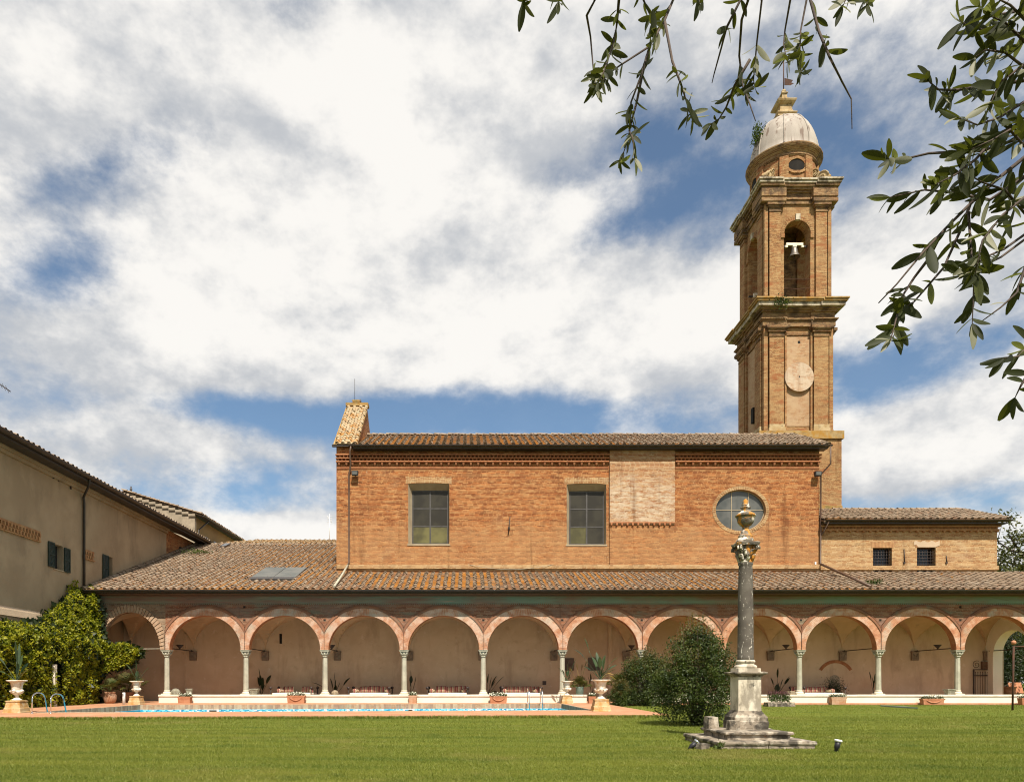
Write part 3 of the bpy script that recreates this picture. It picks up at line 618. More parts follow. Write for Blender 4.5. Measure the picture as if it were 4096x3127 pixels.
for i in range(n):
    for w_ in (0.0,):
        a = Vector((NL[0]+(NR[0]-NL[0])*(i+0.04)/n, NL[1]+(NR[1]-NL[1])*(i+0.04)/n, 0)); b = Vector((NL[0]+(NR[0]-NL[0])*(i+0.96)/n, NL[1]+(NR[1]-NL[1])*(i+0.96)/n, 0))
        mb.hexa([(a.x, a.y-0.24, ZD-0.15), (b.x, b.y-0.24, ZD-0.15), (b.x, b.y, ZD-0.15), (a.x, a.y, ZD-0.15), (a.x, a.y-0.24, ZD+0.012), (b.x, b.y-0.24, ZD+0.012), (b.x, b.y, ZD+0.012), (a.x, a.y, ZD+0.012)])
stuff(mb.obj('kerb_bricks', 'coping2', pool))
for u in (852, 1635):
    t_ = (PX(u, 36.3)-FL[0])/(FR[0]-FL[0]); y_ = FL[1]+(FR[1]-FL[1])*t_; x_ = PX(u, y_)
    mb = MB(); w = 0.29
    mb.box(x_-w, x_+w, y_-0.03, y_+0.02, -0.175, -0.150); mb.box(x_-w, x_+w, y_-0.03, y_+0.02, -0.30, -0.262)
    mb.box(x_-w, x_-w+0.1, y_-0.03, y_+0.02, -0.262, -0.175); mb.box(x_+w-0.1, x_+w, y_-0.03, y_+0.02, -0.262, -0.175)
    sk = mb.obj('skimmer', 'plastic', pool)
    mb = MB(); mb.box(x_-w+0.1, x_+w-0.1, y_-0.005, y_+0.01, -0.262, -0.175); mb.obj('skimmer_mouth', 'dark', sk)

# ================================================================== LOGGIA
YF, YB = 39.0, 43.0
COLX = [PX(662+317.8*k, YF) for k in range(12)]; PIT = COLX[1]-COLX[0]
ZS, ZTOP, ZW = 2.889, 5.72, 0.523
AIN, BIN = 1.90, 1.82
bays = [((COLX[k]+COLX[k+1])/2, AIN, BIN) for k in range(11)]
XL0 = -19.62
bay0 = (-17.80, 1.62, 2.02)
log = thing('loggia', 'long brick loggia of round arches on grey stone columns under a tiled lean-to roof', 'loggia', (5, 41, 0))
def arch_z(x, bay):
    c, a, b = bay; t_ = abs(x-c)/a
    return ZS+b*math.sqrt(max(0.0, 1-t_*t_)) if t_ < 1 else None
mb = MB()
for by in bays:
    c, a, b = by; xs = [c-PIT/2, c-a]+[c-a*math.cos(math.pi*i/28) for i in range(1, 28)]+[c+a, c+PIT/2]
    hexstrips(mb, xs, lambda x: [(arch_z(x, by) or ZS, ZTOP)], YF, YF+0.42)
mb.obj('arcade_wall', 'arcade', log)
mb = MB(); c, a, b = bay0
xs = [XL0, c-a]+[c-a*math.cos(math.pi*i/24) for i in range(1, 24)]+[c+a, COLX[0]]
hexstrips(mb, xs, lambda x: [(arch_z(x, bay0) if arch_z(x, bay0) else (ZS if x > c else ZD-0.1), ZTOP-0.002)], YF+0.03, YF+0.44)
mb.obj('passage_wall', 'arcade_old', log)
# voussoirs: one brick each for the arches seen best, the others as one part per arch
def voussoir(mb, by, i, n, rin, rout, y0, y1, gap=0.12, clampx=PIT/2-0.004, rnd=0.0):
    c, a, b = by
    t0, t1 = math.pi*(i+gap/2)/n, math.pi*(i+1-gap/2)/n
    def pt(t_, r, y):
        x = -(a+r)*math.cos(t_); x = max(-clampx, min(clampx, x)); return (c+x, y, ZS+(b+r)*math.sin(t_))
    d = random.uniform(-rnd, rnd); rout = rout+random.uniform(-rnd, rnd)
    mb.hexa([pt(t0, rin, y0+d), pt(t1, rin, y0+d), pt(t1, rin, y1), pt(t0, rin, y1), pt(t0, rout, y0+d), pt(t1, rout, y0+d), pt(t1, rout, y1), pt(t0, rout, y1)])
NV = 74
for k, by in enumerate(bays):
    if 2 <= k <= 5:
        arch = MB(); arch.tube([(by[0]-0.02, YF+0.2, ZS+BIN+0.2), (by[0]+0.02, YF+0.2, ZS+BIN+0.2)], 0.01, 4)
        for i in range(NV):
            v_ = MB(); voussoir(v_, by, i, NV, -0.012, 0.385, YF-0.045, YF+0.09, 0.15, rnd=0.005); v_.obj('voussoir_brick', 'voussoir', log)
    else:
        v_ = MB()
        for i in range(NV): voussoir(v_, by, i, NV, -0.012, 0.385, YF-0.045, YF+0.09, 0.15, rnd=0.005)
        stuff(v_.obj('arch_bricks', 'voussoir', log))
    mr = MB()
    for i in range(40): voussoir(mr, by, i, 40, -0.008, 0.38, YF-0.034, YF+0.1, 0.0)
    mr.obj('arch_mortar', 'mortar', log)
    mo = MB()
    for i in range(44): voussoir(mo, by, i, 44, 0.387, 0.47, YF-0.085, YF+0.1, 0.0)
    for i in range(44): voussoir(mo, by, i, 44, 0.47, 0.53, YF-0.045, YF+0.1, 0.0)
    for i in range(110): voussoir(mo, by, i, 110, 0.53, 0.56, YF-0.065, YF+0.02, 0.5)
    mo.obj('arch_moulding', 'mould', log)
    r_ = MB()
    for i in range(30): voussoir(r_, by, i, 30, -0.022, 0.03, YF-0.03, YF+0.40, 0.0)
    r_.obj('arch_soffit', 'cornice', log)
v_ = MB()
for i in range(34): voussoir(v_, bay0, i, 34, -0.03, 0.34, YF-0.03, YF+0.1, 0.22, 1.80, rnd=0.035)
stuff(v_.obj('rough_arch_stones', 'voussoir_old', log))
# putlog holes
for k in range(11):
    u = 662+317.8*(k+1)+random.uniform(-4, 4)
    if u > 4000: continue
    for vv in ([2479] if k not in (0, 9) else [2479, 2427]):
        x, z = PX(u, YF), PZ(vv, YF)
        mb = MB(); mb.box(x-0.06, x+0.06, YF-0.004, YF+0.05, z-0.055, z+0.055); mb.obj('putlog_hole', 'dark', log)
# cornice bands under the eaves
XR = 31.2
mb = MB(); mb.box(XL0, XR, YF-0.05, YF+0.3, PZ(2412, YF), PZ(2384, YF)); mb.obj('cornice_band', 'green_band', log)
mb = MB(); x = XL0
while x < XR: mb.box(x, x+0.055, YF-0.035, YF+0.1, PZ(2417, YF), PZ(2412.5, YF)); x += 0.11
stuff(mb.obj('dentil_course', 'green_band', log))
mb = MB(); mb.box(XL0, XR, YF-0.085, YF+0.3, PZ(2384, YF)+0.002, PZ(2379, YF)); mb.box(XL0, XR, YF-0.16, YF+0.3, PZ(2364, YF), PZ(2360, YF)); mb.obj('cornice_fillet', 'mould', log)
mb = MB(); x = XL0; nb = 0
while x < XR: mb.box(x, x+0.092, YF-0.11+random.uniform(-0.006, 0.006), YF+0.3, PZ(2379, YF)+0.002, PZ(2364, YF)-0.002); x += 0.105
stuff(mb.obj('soldier_course', 'stained', log))
# back wall, end wall, vaults
mb = MB(); mb.box(XL0-0.4, 31.3, YB, YB+0.5, -0.05, 7.3); bw = mb.obj('back_wall', 'plaster', log)
mb = MB(); mb.box(PX(2432, YB), PX(2446, YB), YB-0.10, YB, ZD, 4.6); mb.box(PX(738, YB), PX(742, YB)+0.03, YB-0.06, YB, ZD, 4.0); mb.obj('wall_strip', 'plaster', log)
mb = MB()
# end wall with an arched opening, jambs across the loggia
xe0, xe1 = 30.25, 30.80; yc, ra, zs2 = 40.95, 1.45, 2.62
ys = [YF+0.3, yc-ra]+[yc-ra*math.cos(math.pi*i/20) for i in range(1, 20)]+[yc+ra, YB]
tmp = MB(); hexstrips(tmp, ys, lambda y: [((zs2+ra*math.sqrt(max(0, 1-((y-yc)/ra)**2))) if abs(y-yc) < ra else -0.05, 5.9)], xe0, xe1)
mb.add([(q, p, r) for p, q, r in tmp.v], [tuple(reversed(f)) for f in tmp.f]); mb.obj('end_wall', 'white', log)
def vault(bx0, bx1, ax, name):
    n = 22; c = (bx0+bx1)/2; hx = (bx1-bx0)/2; y0, y1 = YF+0.40, YB+0.001; cy_, hy = (y0+y1)/2, (y1-y0)/2
    vs = []; fs = []
    for j in range(n+1):
        for i in range(n+1):
            s_, t_ = -math.cos(math.pi*i/n), -math.cos(math.pi*j/n)
            hA = 1.92*math.sqrt(max(0, 1-s_*s_)); hB = 1.92*math.sqrt(max(0, 1-t_*t_))
            vs.append((c+hx*s_, cy_+hy*t_, 2.96+max(hA, hB)))
    for j in range(n):
        for i in range(n): a = j*(n+1)+i; fs.append((a, a+n+1, a+n+2, a+1))
    m = MB(); m.add(vs, fs, False); return m.obj(name, 'vault', log)
vault(XL0, COLX[0], 0, 'vault')
for k in range(11): vault(COLX[k], COLX[k+1], 0, 'vault')
# columns
def column():
    root = MB()
    b = MB(); zc = ZW
    b.sqprofile(0, 0, [(0.235, 0.0), (0.235, 0.05), (0.21, 0.055)]); b.lathe([(0.215, 0.055), (0.225, 0.085), (0.20, 0.12), (0.165, 0.14), (0.155, 0.16), (0.175, 0.18), (0.175, 0.205), (0.14, 0.225)], 16)
    s_ = MB(); s_.lathe([(0.145, 0.222), (0.135, 1.2), (0.128, 2.005)], 8, smooth=False, a0=math.pi/8)
    c_ = MB(); c_.lathe([(0.15, 1.995), (0.165, 2.01), (0.165, 2.035), (0.14, 2.05)], 12)
    c_.lathe([(0.135, 2.045), (0.15, 2.12), (0.185, 2.20), (0.205, 2.28)], 12)
    for a in range(4):      # corner leaves curling out under the abacus
        t_ = math.pi/4+a*math.pi/2; d_ = Vector((math.cos(t_), math.sin(t_), 0)); sd = Vector((-d_.y, d_.x, 0))
        pts = [d_*0.13+Vector((0, 0, 2.06)), d_*0.18+Vector((0, 0, 2.14)), d_*0.245+Vector((0, 0, 2.23)), d_*0.275+Vector((0, 0, 2.265)), d_*0.265+Vector((0, 0, 2.225))]
        c_.tube(pts, [0.04, 0.05, 0.045, 0.035, 0.02], 6)
        t2 = a*math.pi/2; d2 = Vector((math.cos(t2), math.sin(t2), 0))
        c_.tube([d2*0.13+Vector((0, 0, 2.06)), d2*0.175+Vector((0, 0, 2.15)), d2*0.215+Vector((0, 0, 2.19)), d2*0.20+Vector((0, 0, 2.165))], [0.04, 0.045, 0.03, 0.015], 6)
    c_.sqprofile(0, 0, [(0.20, 2.275), (0.235, 2.285), (0.235, 2.315), (0.215, 2.32), (0.255, 2.345), (0.255, 2.366)])
    return b.mesh('column_base'), s_.mesh('column_shaft'), c_.mesh('capital')
cb, cs_, cc = column(); cb.materials.append(M['travertine_cap']); cs_.materials.append(M['serena']); cc.materials.append(M['serena'])
for k in range(12):
    sh = link('column', cs_, None, log, Vector((COLX[k], YF+0.21, ZW))-Vector(log['base']))
    link('column_base', cb, None, sh, LOCAL); link('capital', cc, None, sh, LOCAL)
mb = MB()
for x in COLX: mb.box(x-0.198, x+0.198, YF+0.002, YF+0.418, ZS-0.003, ZS+0.02)
# corbels and tie rods
for k in range(12):
    x = COLX[k]
    mb = MB(); mb.frustum(x, YB-0.11, 2.46, 2.80, 0.30, 0.11, 0.30, 0.11) if False else None
    mb.sqprofile(x, YB-0.07, [(0.19, 2.44), (0.20, 2.60), (0.20, 2.88), (0.215, 2.89), (0.215, 2.975)], 1.0, 0.4)
    mb.tube([(x-0.13, YB-0.15, 2.82), (x, YB-0.15, 2.58), (x+0.13, YB-0.15, 2.82)], 0.022, 5); cbk = mb.obj('corbel', 'corbel', log)
    mb = MB(); mb.tube([(x, YF+0.42, 3.0), (x, YB-0.05, 2.98)], 0.028, 6); mb.ball((x, YB-0.3, 2.985), 0.05, 8, 5); mb.obj('tie_rod', 'iron', log)
mb = MB(); mb.tube([(XL0, YF+0.55, PZ(2596, YF+0.5)), (COLX[0]-0.15, YF+0.3, PZ(2594, YF+0.5))], 0.02, 6); mb.obj('tie_bar', 'serena', log)
# low wall with its capping (open at the passage between two columns)
for ua, ub in ((634, 2348), (2466, 4230)):
    xa, xb = PX(ua, YF), PX(ub, YF)
    mb = MB(); mb.box(xa+0.02, xb-0.02, YF-0.02, YF+0.44, -0.06, ZW-0.085); w_ = mb.obj('low_wall', 'white', log)
    n = max(1, round((xb-xa)/2.1)); 
    for i in range(n):
        mb = MB(); a, b = xa+(xb-xa)*i/n, xa+(xb-xa)*(i+1)/n; dz = random.uniform(-0.004, 0.004)
        mb.hexa([(a+0.003, YF-0.07, ZW-0.085), (b-0.003, YF-0.07, ZW-0.085), (b-0.003, YF+0.47, ZW-0.085), (a+0.003, YF+0.47, ZW-0.085), (a+0.003, YF-0.055, ZW+dz), (b-0.003, YF-0.055, ZW+dz), (b-0.003, YF+0.47, ZW+dz), (a+0.003, YF+0.47, ZW+dz)])
        mb.obj('capping_slab', 'travertine_cap', log)
mb = MB()
for i in range(150):
    x = 9.6+i*0.145
    if x > 31: break
    mb.box(x, x+0.13, YF-0.22, YF-0.025, -0.03, 0.012+random.uniform(-0.006, 0.006))
stuff(mb.obj('edging_bricks', 'coping3', log))
# roof
SL = 0.325; EZ, EY = 5.93, 38.15
sd = Vector((0, 1, SL)).normalized()
mb = MB()
def roofslab(mb, x0, x1, y0, y1, th=0.10, z0=EZ, yb=EY, sl=SL):
    za, zb_ = z0+(y0-yb)*sl-0.03, z0+(y1-yb)*sl-0.03
    mb.hexa([(x0, y0, za-th), (x1, y0, za-th), (x1, y1, zb_-th), (x0, y1, zb_-th), (x0, y0, za), (x1, y0, za), (x1, y1, zb_), (x0, y1, zb_)])
roofslab(mb, -20.0, 33.5, EY+0.05, 43.0); roofslab(mb, -20.0, -7.62, 43.0, 54.8)
roof = mb.obj('roof', 'roof_bed', log)
tile_field(log, roof, (-19.95, EY, EZ), (1, 0, 0), sd, 53.2, 17.6, keep=lambda p: p.y < 42.95 or p.x < -7.75, n_ind=300, seed=3)
mb = MB(); gutter(mb, (-20.2, EY-0.06, EZ+0.02), (33.5, EY-0.06, EZ+0.02), 0.085)
x = -19.9
while x < 33: mb.tube([(x, EY-0.15, EZ+0.0), (x, EY-0.06, EZ-0.078), (x, EY+0.06, EZ-0.03)], 0.012, 4); x += 0.95
mb.obj('gutter', 'gutter', log)
mb = MB(); mb.box(-19.6, 33.3, EY+0.12, YF+0.1, 5.755, 5.80); mb.obj('eave_board', 'wood', log)
# ridge of the tall part and the verge tiles against the plaster house
def ridge(root, a, b, n, matn='tile', name='ridge_tile', r=0.14):
    a, b = Vector(a), Vector(b); d_ = (b-a).normalized(); L = (b-a).length/n
    cm = cover_mesh(name, r, r*0.85, L*1.12); me = cm.mesh(name); me.materials.append(M[matn])
    e_ = d_.cross(Vector((0, 0, 1))).normalized(); n_ = e_.cross(d_)
    B = Matrix((e_, d_, n_)).transposed()
    for i in range(n):
        o = bpy.data.objects.new(name, me); COL.objects.link(o); o.parent = root
        o.matrix_basis = Matrix.Translation(a+d_*L*i+Vector((0, 0, random.uniform(-0.01, 0.015)))) @ (B @ Matrix.Rotation(-0.05+random.gauss(0, 0.02), 3, 'X')).to_4x4()
zr = EZ+(54.8-EY)*SL
ridge(roof, (-7.7, 54.8, zr+0.02), (-20.0, 54.8, zr+0.02), 30)
ridge(roof, (-19.88, EY, EZ+0.06), (-19.88, 54.5, zr+0.06), 42)
# skylights on the roof
for (u0, u1, v0, v1, m_) in ((985, 1205, 2280, 2325, 'skylight'), (870, 930, 2182, 2192, 'glass_black')):
    def onroof(v): # depth where the sight line meets the roof plane
        k = (CV-v)/F; return (EZ-EY*SL-EYE)/(k-SL)
    ya, yb_ = onroof(v1), onroof(v0)
    xa, xb = PX(u0+8, ya), PX(u1-30, ya)
    za, zb_ = EZ+(ya-EY)*SL+0.16, EZ+(yb_-EY)*SL+0.16
    mb = MB(); mb.hexa([(xa, ya, za-0.2), (xb, ya, za-0.2), (xb, yb_, zb_-0.2), (xa, yb_, zb_-0.2), (xa, ya, za), (xb, ya, za), (xb, yb_, zb_), (xa, yb_, zb_)])
    fr_ = mb.obj('skylight', 'gutter', roof)
    n = 2 if m_ == 'skylight' else 1
    for i in range(n):
        a, b = xa+(xb-xa)*i/n+0.02, xa+(xb-xa)*(i+1)/n-0.02
        mb = MB(); mb.add([(a, ya+0.08, za+0.02), (b, ya+0.08, za+0.02), (b, yb_-0.08, zb_+0.012), (a, yb_-0.08, zb_+0.012)], [(0, 1, 2, 3)]); mb.obj('skylight_pane', m_, roof)

# ================================================================== CHURCH
YC = 43.02
church = thing('church', 'tall orange brick church nave with two square windows and an oval window', 'church', (6.5, 47.4, 0))
CX0, CX1 = PX(1352, YC), PX(3277, YC)
ZE = 14.88
def wz(v): return PZ(v, YC)
wins = [(PX(1633, YC), PX(1797, YC), wz(2175), wz(1935)), (PX(2267, YC), PX(2425, YC), wz(2177), wz(1937))]
OVX, OVZ, OVA, OVB = PX(2963, YC), wz(2040), 1.46, 1.2
def solids(x):
    for a, b, z0, z1 in wins:
        if a < x < b:
            t_ = (x-(a+b)/2)/((b-a)/2); return [(7.3, z0), (z1+0.05*(1-t_*t_), ZE)]
    if abs(x-OVX) < OVA:
        h = OVB*math.sqrt(max(0, 1-((x-OVX)/OVA)**2)); return [(7.3, OVZ-h), (OVZ+h, ZE)]
    return [(7.3, ZE)]
xs = [CX0]
for a, b, _, _ in wins: xs += [a+(b-a)*i/8 for i in range(9)]
xs += [OVX-OVA*math.cos(math.pi*i/36) for i in range(37)]+[CX1]
mb = MB(); hexstrips(mb, xs, solids, YC, YC+0.5); mb.obj('nave_wall', 'church', church)
mb = MB(); mb.box(CX0, CX0+0.5, YC+0.501, 51.6, 7.3, ZE); mb.box(CX1-0.5, CX1, YC+0.501, 51.6, 0, ZE); mb.box(CX0, CX1, 51.6, 52, 7.3, ZE)
def gable(mb, x0, x1, y0, y1, z0, zr_):
    ym = (y0+y1)/2; mb.add([(x0, y0, z0), (x0, y1, z0), (x0, ym, zr_), (x1, y0, z0), (x1, y1, z0), (x1, ym, zr_)], [(0, 2, 1), (3, 4, 5), (0, 1, 4, 3), (1, 2, 5, 4), (0, 3, 5, 2)])
gable(mb, CX1-0.5, CX1, YC, 52, ZE+0.003, ZE+0.44*4.4)
mb.obj('side_wall', 'church', church)
# brick string course at the foot
mb = MB(); mb.box(CX0-0.06, CX1+0.03, YC-0.13, YC, wz(2275), wz(2259)); mb.box(CX0-0.02, CX1, YC-0.035, YC+0.01, wz(2282), wz(2276)-0.002); mb.obj('string_course', 'annex', church)
# windows
def grid_window(root, x0, x1, z0, z1, y, nx, nz, mats, name='window', bar=0.045):
    fr_ = MB(); 
    fr_.box(x0, x0+0.06, y, y+0.06, z0, z1); fr_.box(x1-0.06, x1, y, y+0.06, z0, z1); fr_.box(x0+0.06, x1-0.06, y, y+0.06, z0, z0+0.06); fr_.box(x0+0.06, x1-0.06, y, y+0.06, z1-0.06, z1)
    for i in range(1, nx): xm = x0+(x1-x0)*i/nx; fr_.box(xm-bar, xm+bar, y-0.005, y+0.05, z0+0.06, z1-0.06)
    for j in range(1, nz): zm = z0+(z1-z0)*j/nz; fr_.box(x0+0.06, x1-0.06, y+0.004, y+0.046, zm-bar*0.7, zm+bar*0.7)
    w = fr_.obj(name, 'winframe', root)
    for j in range(nz):
        for i in range(nx):
            a, b, c, d_ = x0+(x1-x0)*i/nx, x0+(x1-x0)*(i+1)/nx, z0+(z1-z0)*j/nz, z0+(z1-z0)*(j+1)/nz
            p = MB(); p.box(a+0.02, b-0.02, y+0.02, y+0.03, c+0.02, d_-0.02); p.obj('pane', mats[j*nx+i], w)
    return w
for wi, (a, b, z0, z1) in enumerate(wins):
    yd = YC+0.42; i0, i1, it = a+0.20, b-0.06, z1-0.30
    mb = MB()
    mb.add([(a, YC+0.01, z0), (i0, yd, z0+0.02), (i0, yd, it), (a, YC+0.01, z1+0.02)], [(0, 1, 2, 3)])
    mb.add([(b, YC+0.01, z0), (i1, yd, z0+0.02), (i1, yd, it), (b, YC+0.01, z1+0.02)], [(3, 2, 1, 0)])
    n = 8; vs = []
    for i in range(n+1):
        t_ = i/n; x = a+(b-a)*t_; vs += [(x, YC+0.01, z1-0.012+0.05*(1-(2*t_-1)**2)), (i0+(i1-i0)*t_, yd, it+0.02*(1-(2*t_-1)**2))]
    mb.add(vs, [(2*i, 2*i+1, 2*i+3, 2*i+2) for i in range(n)])
    mb.add([(a, YC-0.03, z0+0.0), (b, YC-0.03, z0+0.0), (i1, yd, z0+0.05), (i0, yd, z0+0.05)], [(0, 1, 2, 3)])
    mb.box(a-0.05, b+0.05, YC-0.035, YC+0.002, z0-0.09, z0-0.002)
    mb.obj('window_reveal', 'reveal', church)
    mats = ['glass_green', 'glass_green', 'glass', 'glass', 'glass', 'glass'] if wi == 0 else ['glass_green', 'glass', 'glass', 'glass', 'glass', 'glass']
    grid_window(church, i0+0.01, i1-0.01, z0+0.06, it, yd-0.02, 2, 3, mats)
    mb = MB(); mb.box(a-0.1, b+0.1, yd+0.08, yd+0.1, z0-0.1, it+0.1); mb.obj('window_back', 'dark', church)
    n = 26; lm = MB()
    for i in range(n):
        t0, t1 = (i+0.06)/n, (i+0.94)/n; xa, xb = a-0.14+(b-a+0.28)*t0, a-0.14+(b-a+0.28)*t1
        ka, kb = z1+0.06*(1-(2*t0-1)**2), z1+0.06*(1-(2*t1-1)**2); zt_ = z1+0.38+random.uniform(-0.02, 0.05)
        lm.hexa([(xa, YC-0.012, ka), (xb, YC-0.012, kb), (xb, YC+0.1, kb), (xa, YC+0.1, ka), (xa, YC-0.012, zt_), (xb, YC-0.012, zt_), (xb, YC+0.1, zt_), (xa, YC+0.1, zt_)])
    stuff(lm.obj('lintel_bricks', 'annex', church))
# oval window
mb = MB(); n = 40; ring = []
def el(r, t_, y): return (OVX+(OVA+r)*math.cos(t_), y, OVZ+(OVB+r)*math.sin(t_))
n = 72; vb = MB()
for i in range(n):
    t0, t1 = 2*math.pi*(i+0.07)/n, 2*math.pi*(i+0.93)/n
    vb.hexa([el(0.0, t0, YC-0.02), el(0.0, t1, YC-0.02), el(0.0, t1, YC+0.2), el(0.0, t0, YC+0.2), el(0.2, t0, YC-0.02), el(0.2, t1, YC-0.02), el(0.2, t1, YC+0.2), el(0.2, t0, YC+0.2)])
stuff(vb.obj('oval_surround', 'annex', church))
vs = []; fs = []
for i in range(n): t_ = 2*math.pi*i/n; vs += [el(-0.005, t_, YC), el(-0.005, t_, YC+0.24)]
for i in range(n): a, b = 2*i, 2*((i+1) % n); fs.append((a, b, b+1, a+1))
mb.add(vs, fs); mb.obj('oval_reveal', 'cornice_pale', church)
fr_ = MB(); vs = []; fs = []
for i in range(n):
    t_ = 2*math.pi*i/n; vs += [el(0, t_, YC+0.20), el(-0.05, t_, YC+0.20)]
for i in range(n): a, b = 2*i, 2*((i+1) % n); fs.append((a, b, b+1, a+1))
fr_.add(vs, fs)
mx = [PX(2300+1245/1.976, YC), PX(2300+1380/1.976, YC)]; mz = wz(1550+962/1.976)
for x in mx:
    h = OVB*math.sqrt(1-((x-OVX)/OVA)**2); fr_.box(x-0.018, x+0.018, YC+0.18, YC+0.22, OVZ-h, OVZ+h)
fr_.box(OVX-OVA, OVX+OVA, YC+0.185, YC+0.215, mz-0.016, mz+0.016)
ow = fr_.obj('oval_window', 'reveal', church)
edges = [OVX-OVA]+mx+[OVX+OVA]
for i in range(3):
    for up in (0, 1):
        pts = []
        a, b = edges[i], edges[i+1]; top = []; bot = []
        for j in range(13):
            x = a+(b-a)*j/12; h = OVB*math.sqrt(max(0, 1-((x-OVX)/OVA)**2))
            if up: top.append((x, YC+0.215, max(mz, OVZ+h))); bot.append((x, YC+0.215, max(mz, OVZ-h)))
            else: top.append((x, YC+0.215, min(mz, OVZ+h))); bot.append((x, YC+0.215, min(mz, OVZ-h)))
        p = MB(); p.add(bot+top, [(j, j+1, j+14, j+13) for j in range(12)]); p.obj('pane', 'glass_grey', ow)
# flat buttress
bx0, bx1 = PX(2437, YC), PX(2697, YC)
mb = MB(); mb.box(bx0, bx1, YC-0.16, YC+0.01, wz(2097), ZE-0.1); mb.obj('buttress', 'buttress', church)
mb = MB(); mb.box(bx0+0.02, bx1-0.02, YC-0.085, YC+0.01, wz(2262), wz(2097)-0.002); mb.obj('buttress_foot', 'church', church)
mb = MB(); x = bx0+0.05
while x < bx1-0.05: mb.box(x, x+0.1, YC-0.20, YC, wz(2102), wz(2094)); x += 0.31
mb.box(bx0-0.01, bx1+0.01, YC-0.19, YC, wz(2094)+0.001, wz(2090)); mb.obj('buttress_corbels', 'cornice', church)
# cornice of dog-tooth bricks
def dogtooth(x0, x1, y, zs_, pitch, proj, root, mname='cornice', brk=0.43, side=None, name='cornice'):
    c = MB(); z = zs_
    c.box(x0, x1, y-0.06, y, z, z+0.07); c.box(x0, x1, y-0.03, y, z-0.05, z-0.002); c.obj(name, mname, root)
    b_ = MB(); x = x0+0.1
    while x < x1-0.1:
        b_.box(x, x+0.11, y-0.15, y, z+0.215, z+0.33); b_.box(x+0.015, x+0.095, y-0.10, y, z+0.14, z+0.213); x += brk
    stuff(b_.obj('cornice_brackets', mname, root))
    f_ = MB(); f_.box(x0-0.02, x1+0.02, y-0.20, y, z+0.332, z+0.40); f_.box(x0-0.03, x1+0.03, y-0.24, y, z+0.53, z+0.58); f_.box(x0-0.04, x1+0.04, y-0.27, y, z+0.71, z+0.76); f_.obj('cornice_fillets', mname, root)
    s_ = MB()
    for r_, (za, zb_, yo) in enumerate(((z+0.402, z+0.528, 0.20), (z+0.582, z+0.708, 0.24))):
        x = x0+(0.11 if r_ else 0)
        while x+pitch <= x1+0.02:
            s_.add([(x+0.02, y, za), (x+pitch/2, y-yo-0.03, za), (x+pitch-0.02, y, za), (x+0.02, y, zb_), (x+pitch/2, y-yo-0.03, zb_), (x+pitch-0.02, y, zb_)], [(0, 1, 2), (5, 4, 3), (0, 3, 4, 1), (1, 4, 5, 2)])
            x += pitch
    stuff(s_.obj('dogtooth_bricks', mname, root))
zc0 = wz(1873)
dogtooth(PX(1401, YC), bx0-0.06, YC, zc0, 0.22, 0.2, church); dogtooth(bx1+0.05, CX1, YC, zc0, 0.22, 0.2, church)
# roof
CS = 0.44; cy0 = 42.45; cz0 = 14.80; cs_d = Vector((0, 1, CS)).normalized(); crl = (47.5-cy0)*math.sqrt(1+CS*CS)
mb = MB()
xr0, xr1 = CX0+0.95, CX1+0.32
for sg in (1, -1):
    ya, yb_ = (cy0+0.05, 47.5) if sg > 0 else (47.5, 52.6)
    za, zb_ = (cz0-0.03, cz0+(47.5-cy0)*CS-0.03) if sg > 0 else (cz0+(47.5-cy0)*CS-0.03, cz0-0.05)
    mb.hexa([(xr0, ya, za-0.1), (xr1, ya, za-0.1), (xr1, yb_, zb_-0.1), (xr0, yb_, zb_-0.1), (xr0, ya, za), (xr1, ya, za), (xr1, yb_, zb_), (xr0, yb_, zb_)])
croof = mb.obj('roof', 'roof_bed', church)
tile_field(church, croof, (CX0+1.0, cy0, cz0), (1, 0, 0), cs_d, CX1-CX0-0.75, crl, n_ind=300, seed=5)
zr = cz0+(47.5-cy0)*CS
ridge(croof, (CX0+1.0, 47.5, zr+0.05), (xr1, 47.5, zr+0.05), 62)
ridge(croof, (xr1-0.02, cy0, cz0+0.06), (xr1-0.02, 47.4, zr+0.06), 13)
mb = MB(); gutter(mb, (PX(1395, cy0), cy0-0.08, cz0+0.0), (xr1+0.12, cy0-0.08, cz0+0.0), 0.085); mb.box(CX0+0.9, xr1-0.05, cy0+0.06, YC, cz0-0.17, cz0-0.13); mb.obj('gutter', 'gutter', church)
# front gable wall seen from the side, with tiled coping
gx0, gx1 = PX(1338, YC), PX(1404, YC); gy, gz = 47.4, 18.95; g0 = 15.0
mb = MB(); gyb = 51.8
mb.box(gx0+0.12, gx1, YC-0.05, gyb, 7.3, g0)
mb.add([(gx0+0.12, YC-0.05, g0), (gx0+0.12, gyb, g0), (gx0+0.12, gy, gz-0.12), (gx1+0.35, YC-0.05, g0), (gx1+0.35, gyb, g0), (gx1+0.35, gy, gz-0.12)], [(0, 2, 1), (3, 4, 5), (0, 3, 5, 2), (1, 2, 5, 4), (0, 1, 4, 3)])
mb.obj('gable_wall', 'church', church)
gs = Vector((0, gy-YC+0.25, gz-g0)).normalized(); 
cop = MB(); o1, o2 = (YC-0.3, g0-0.04), (gy, gz-0.06)
cop.hexa([(gx0-0.02, o1[0], o1[1]-0.06), (gx1+0.42, o1[0], o1[1]-0.06), (gx1+0.42, o2[0], o2[1]-0.06), (gx0-0.02, o2[0], o2[1]-0.06), (gx0-0.02, o1[0], o1[1]), (gx1+0.42, o1[0], o1[1]), (gx1+0.42, o2[0], o2[1]), (gx0-0.02, o2[0], o2[1])])
cp_o = cop.obj('gable_coping', 'tower_ledge', church)
gs = Vector((0, o2[0]-o1[0], o2[1]-o1[1])).normalized()
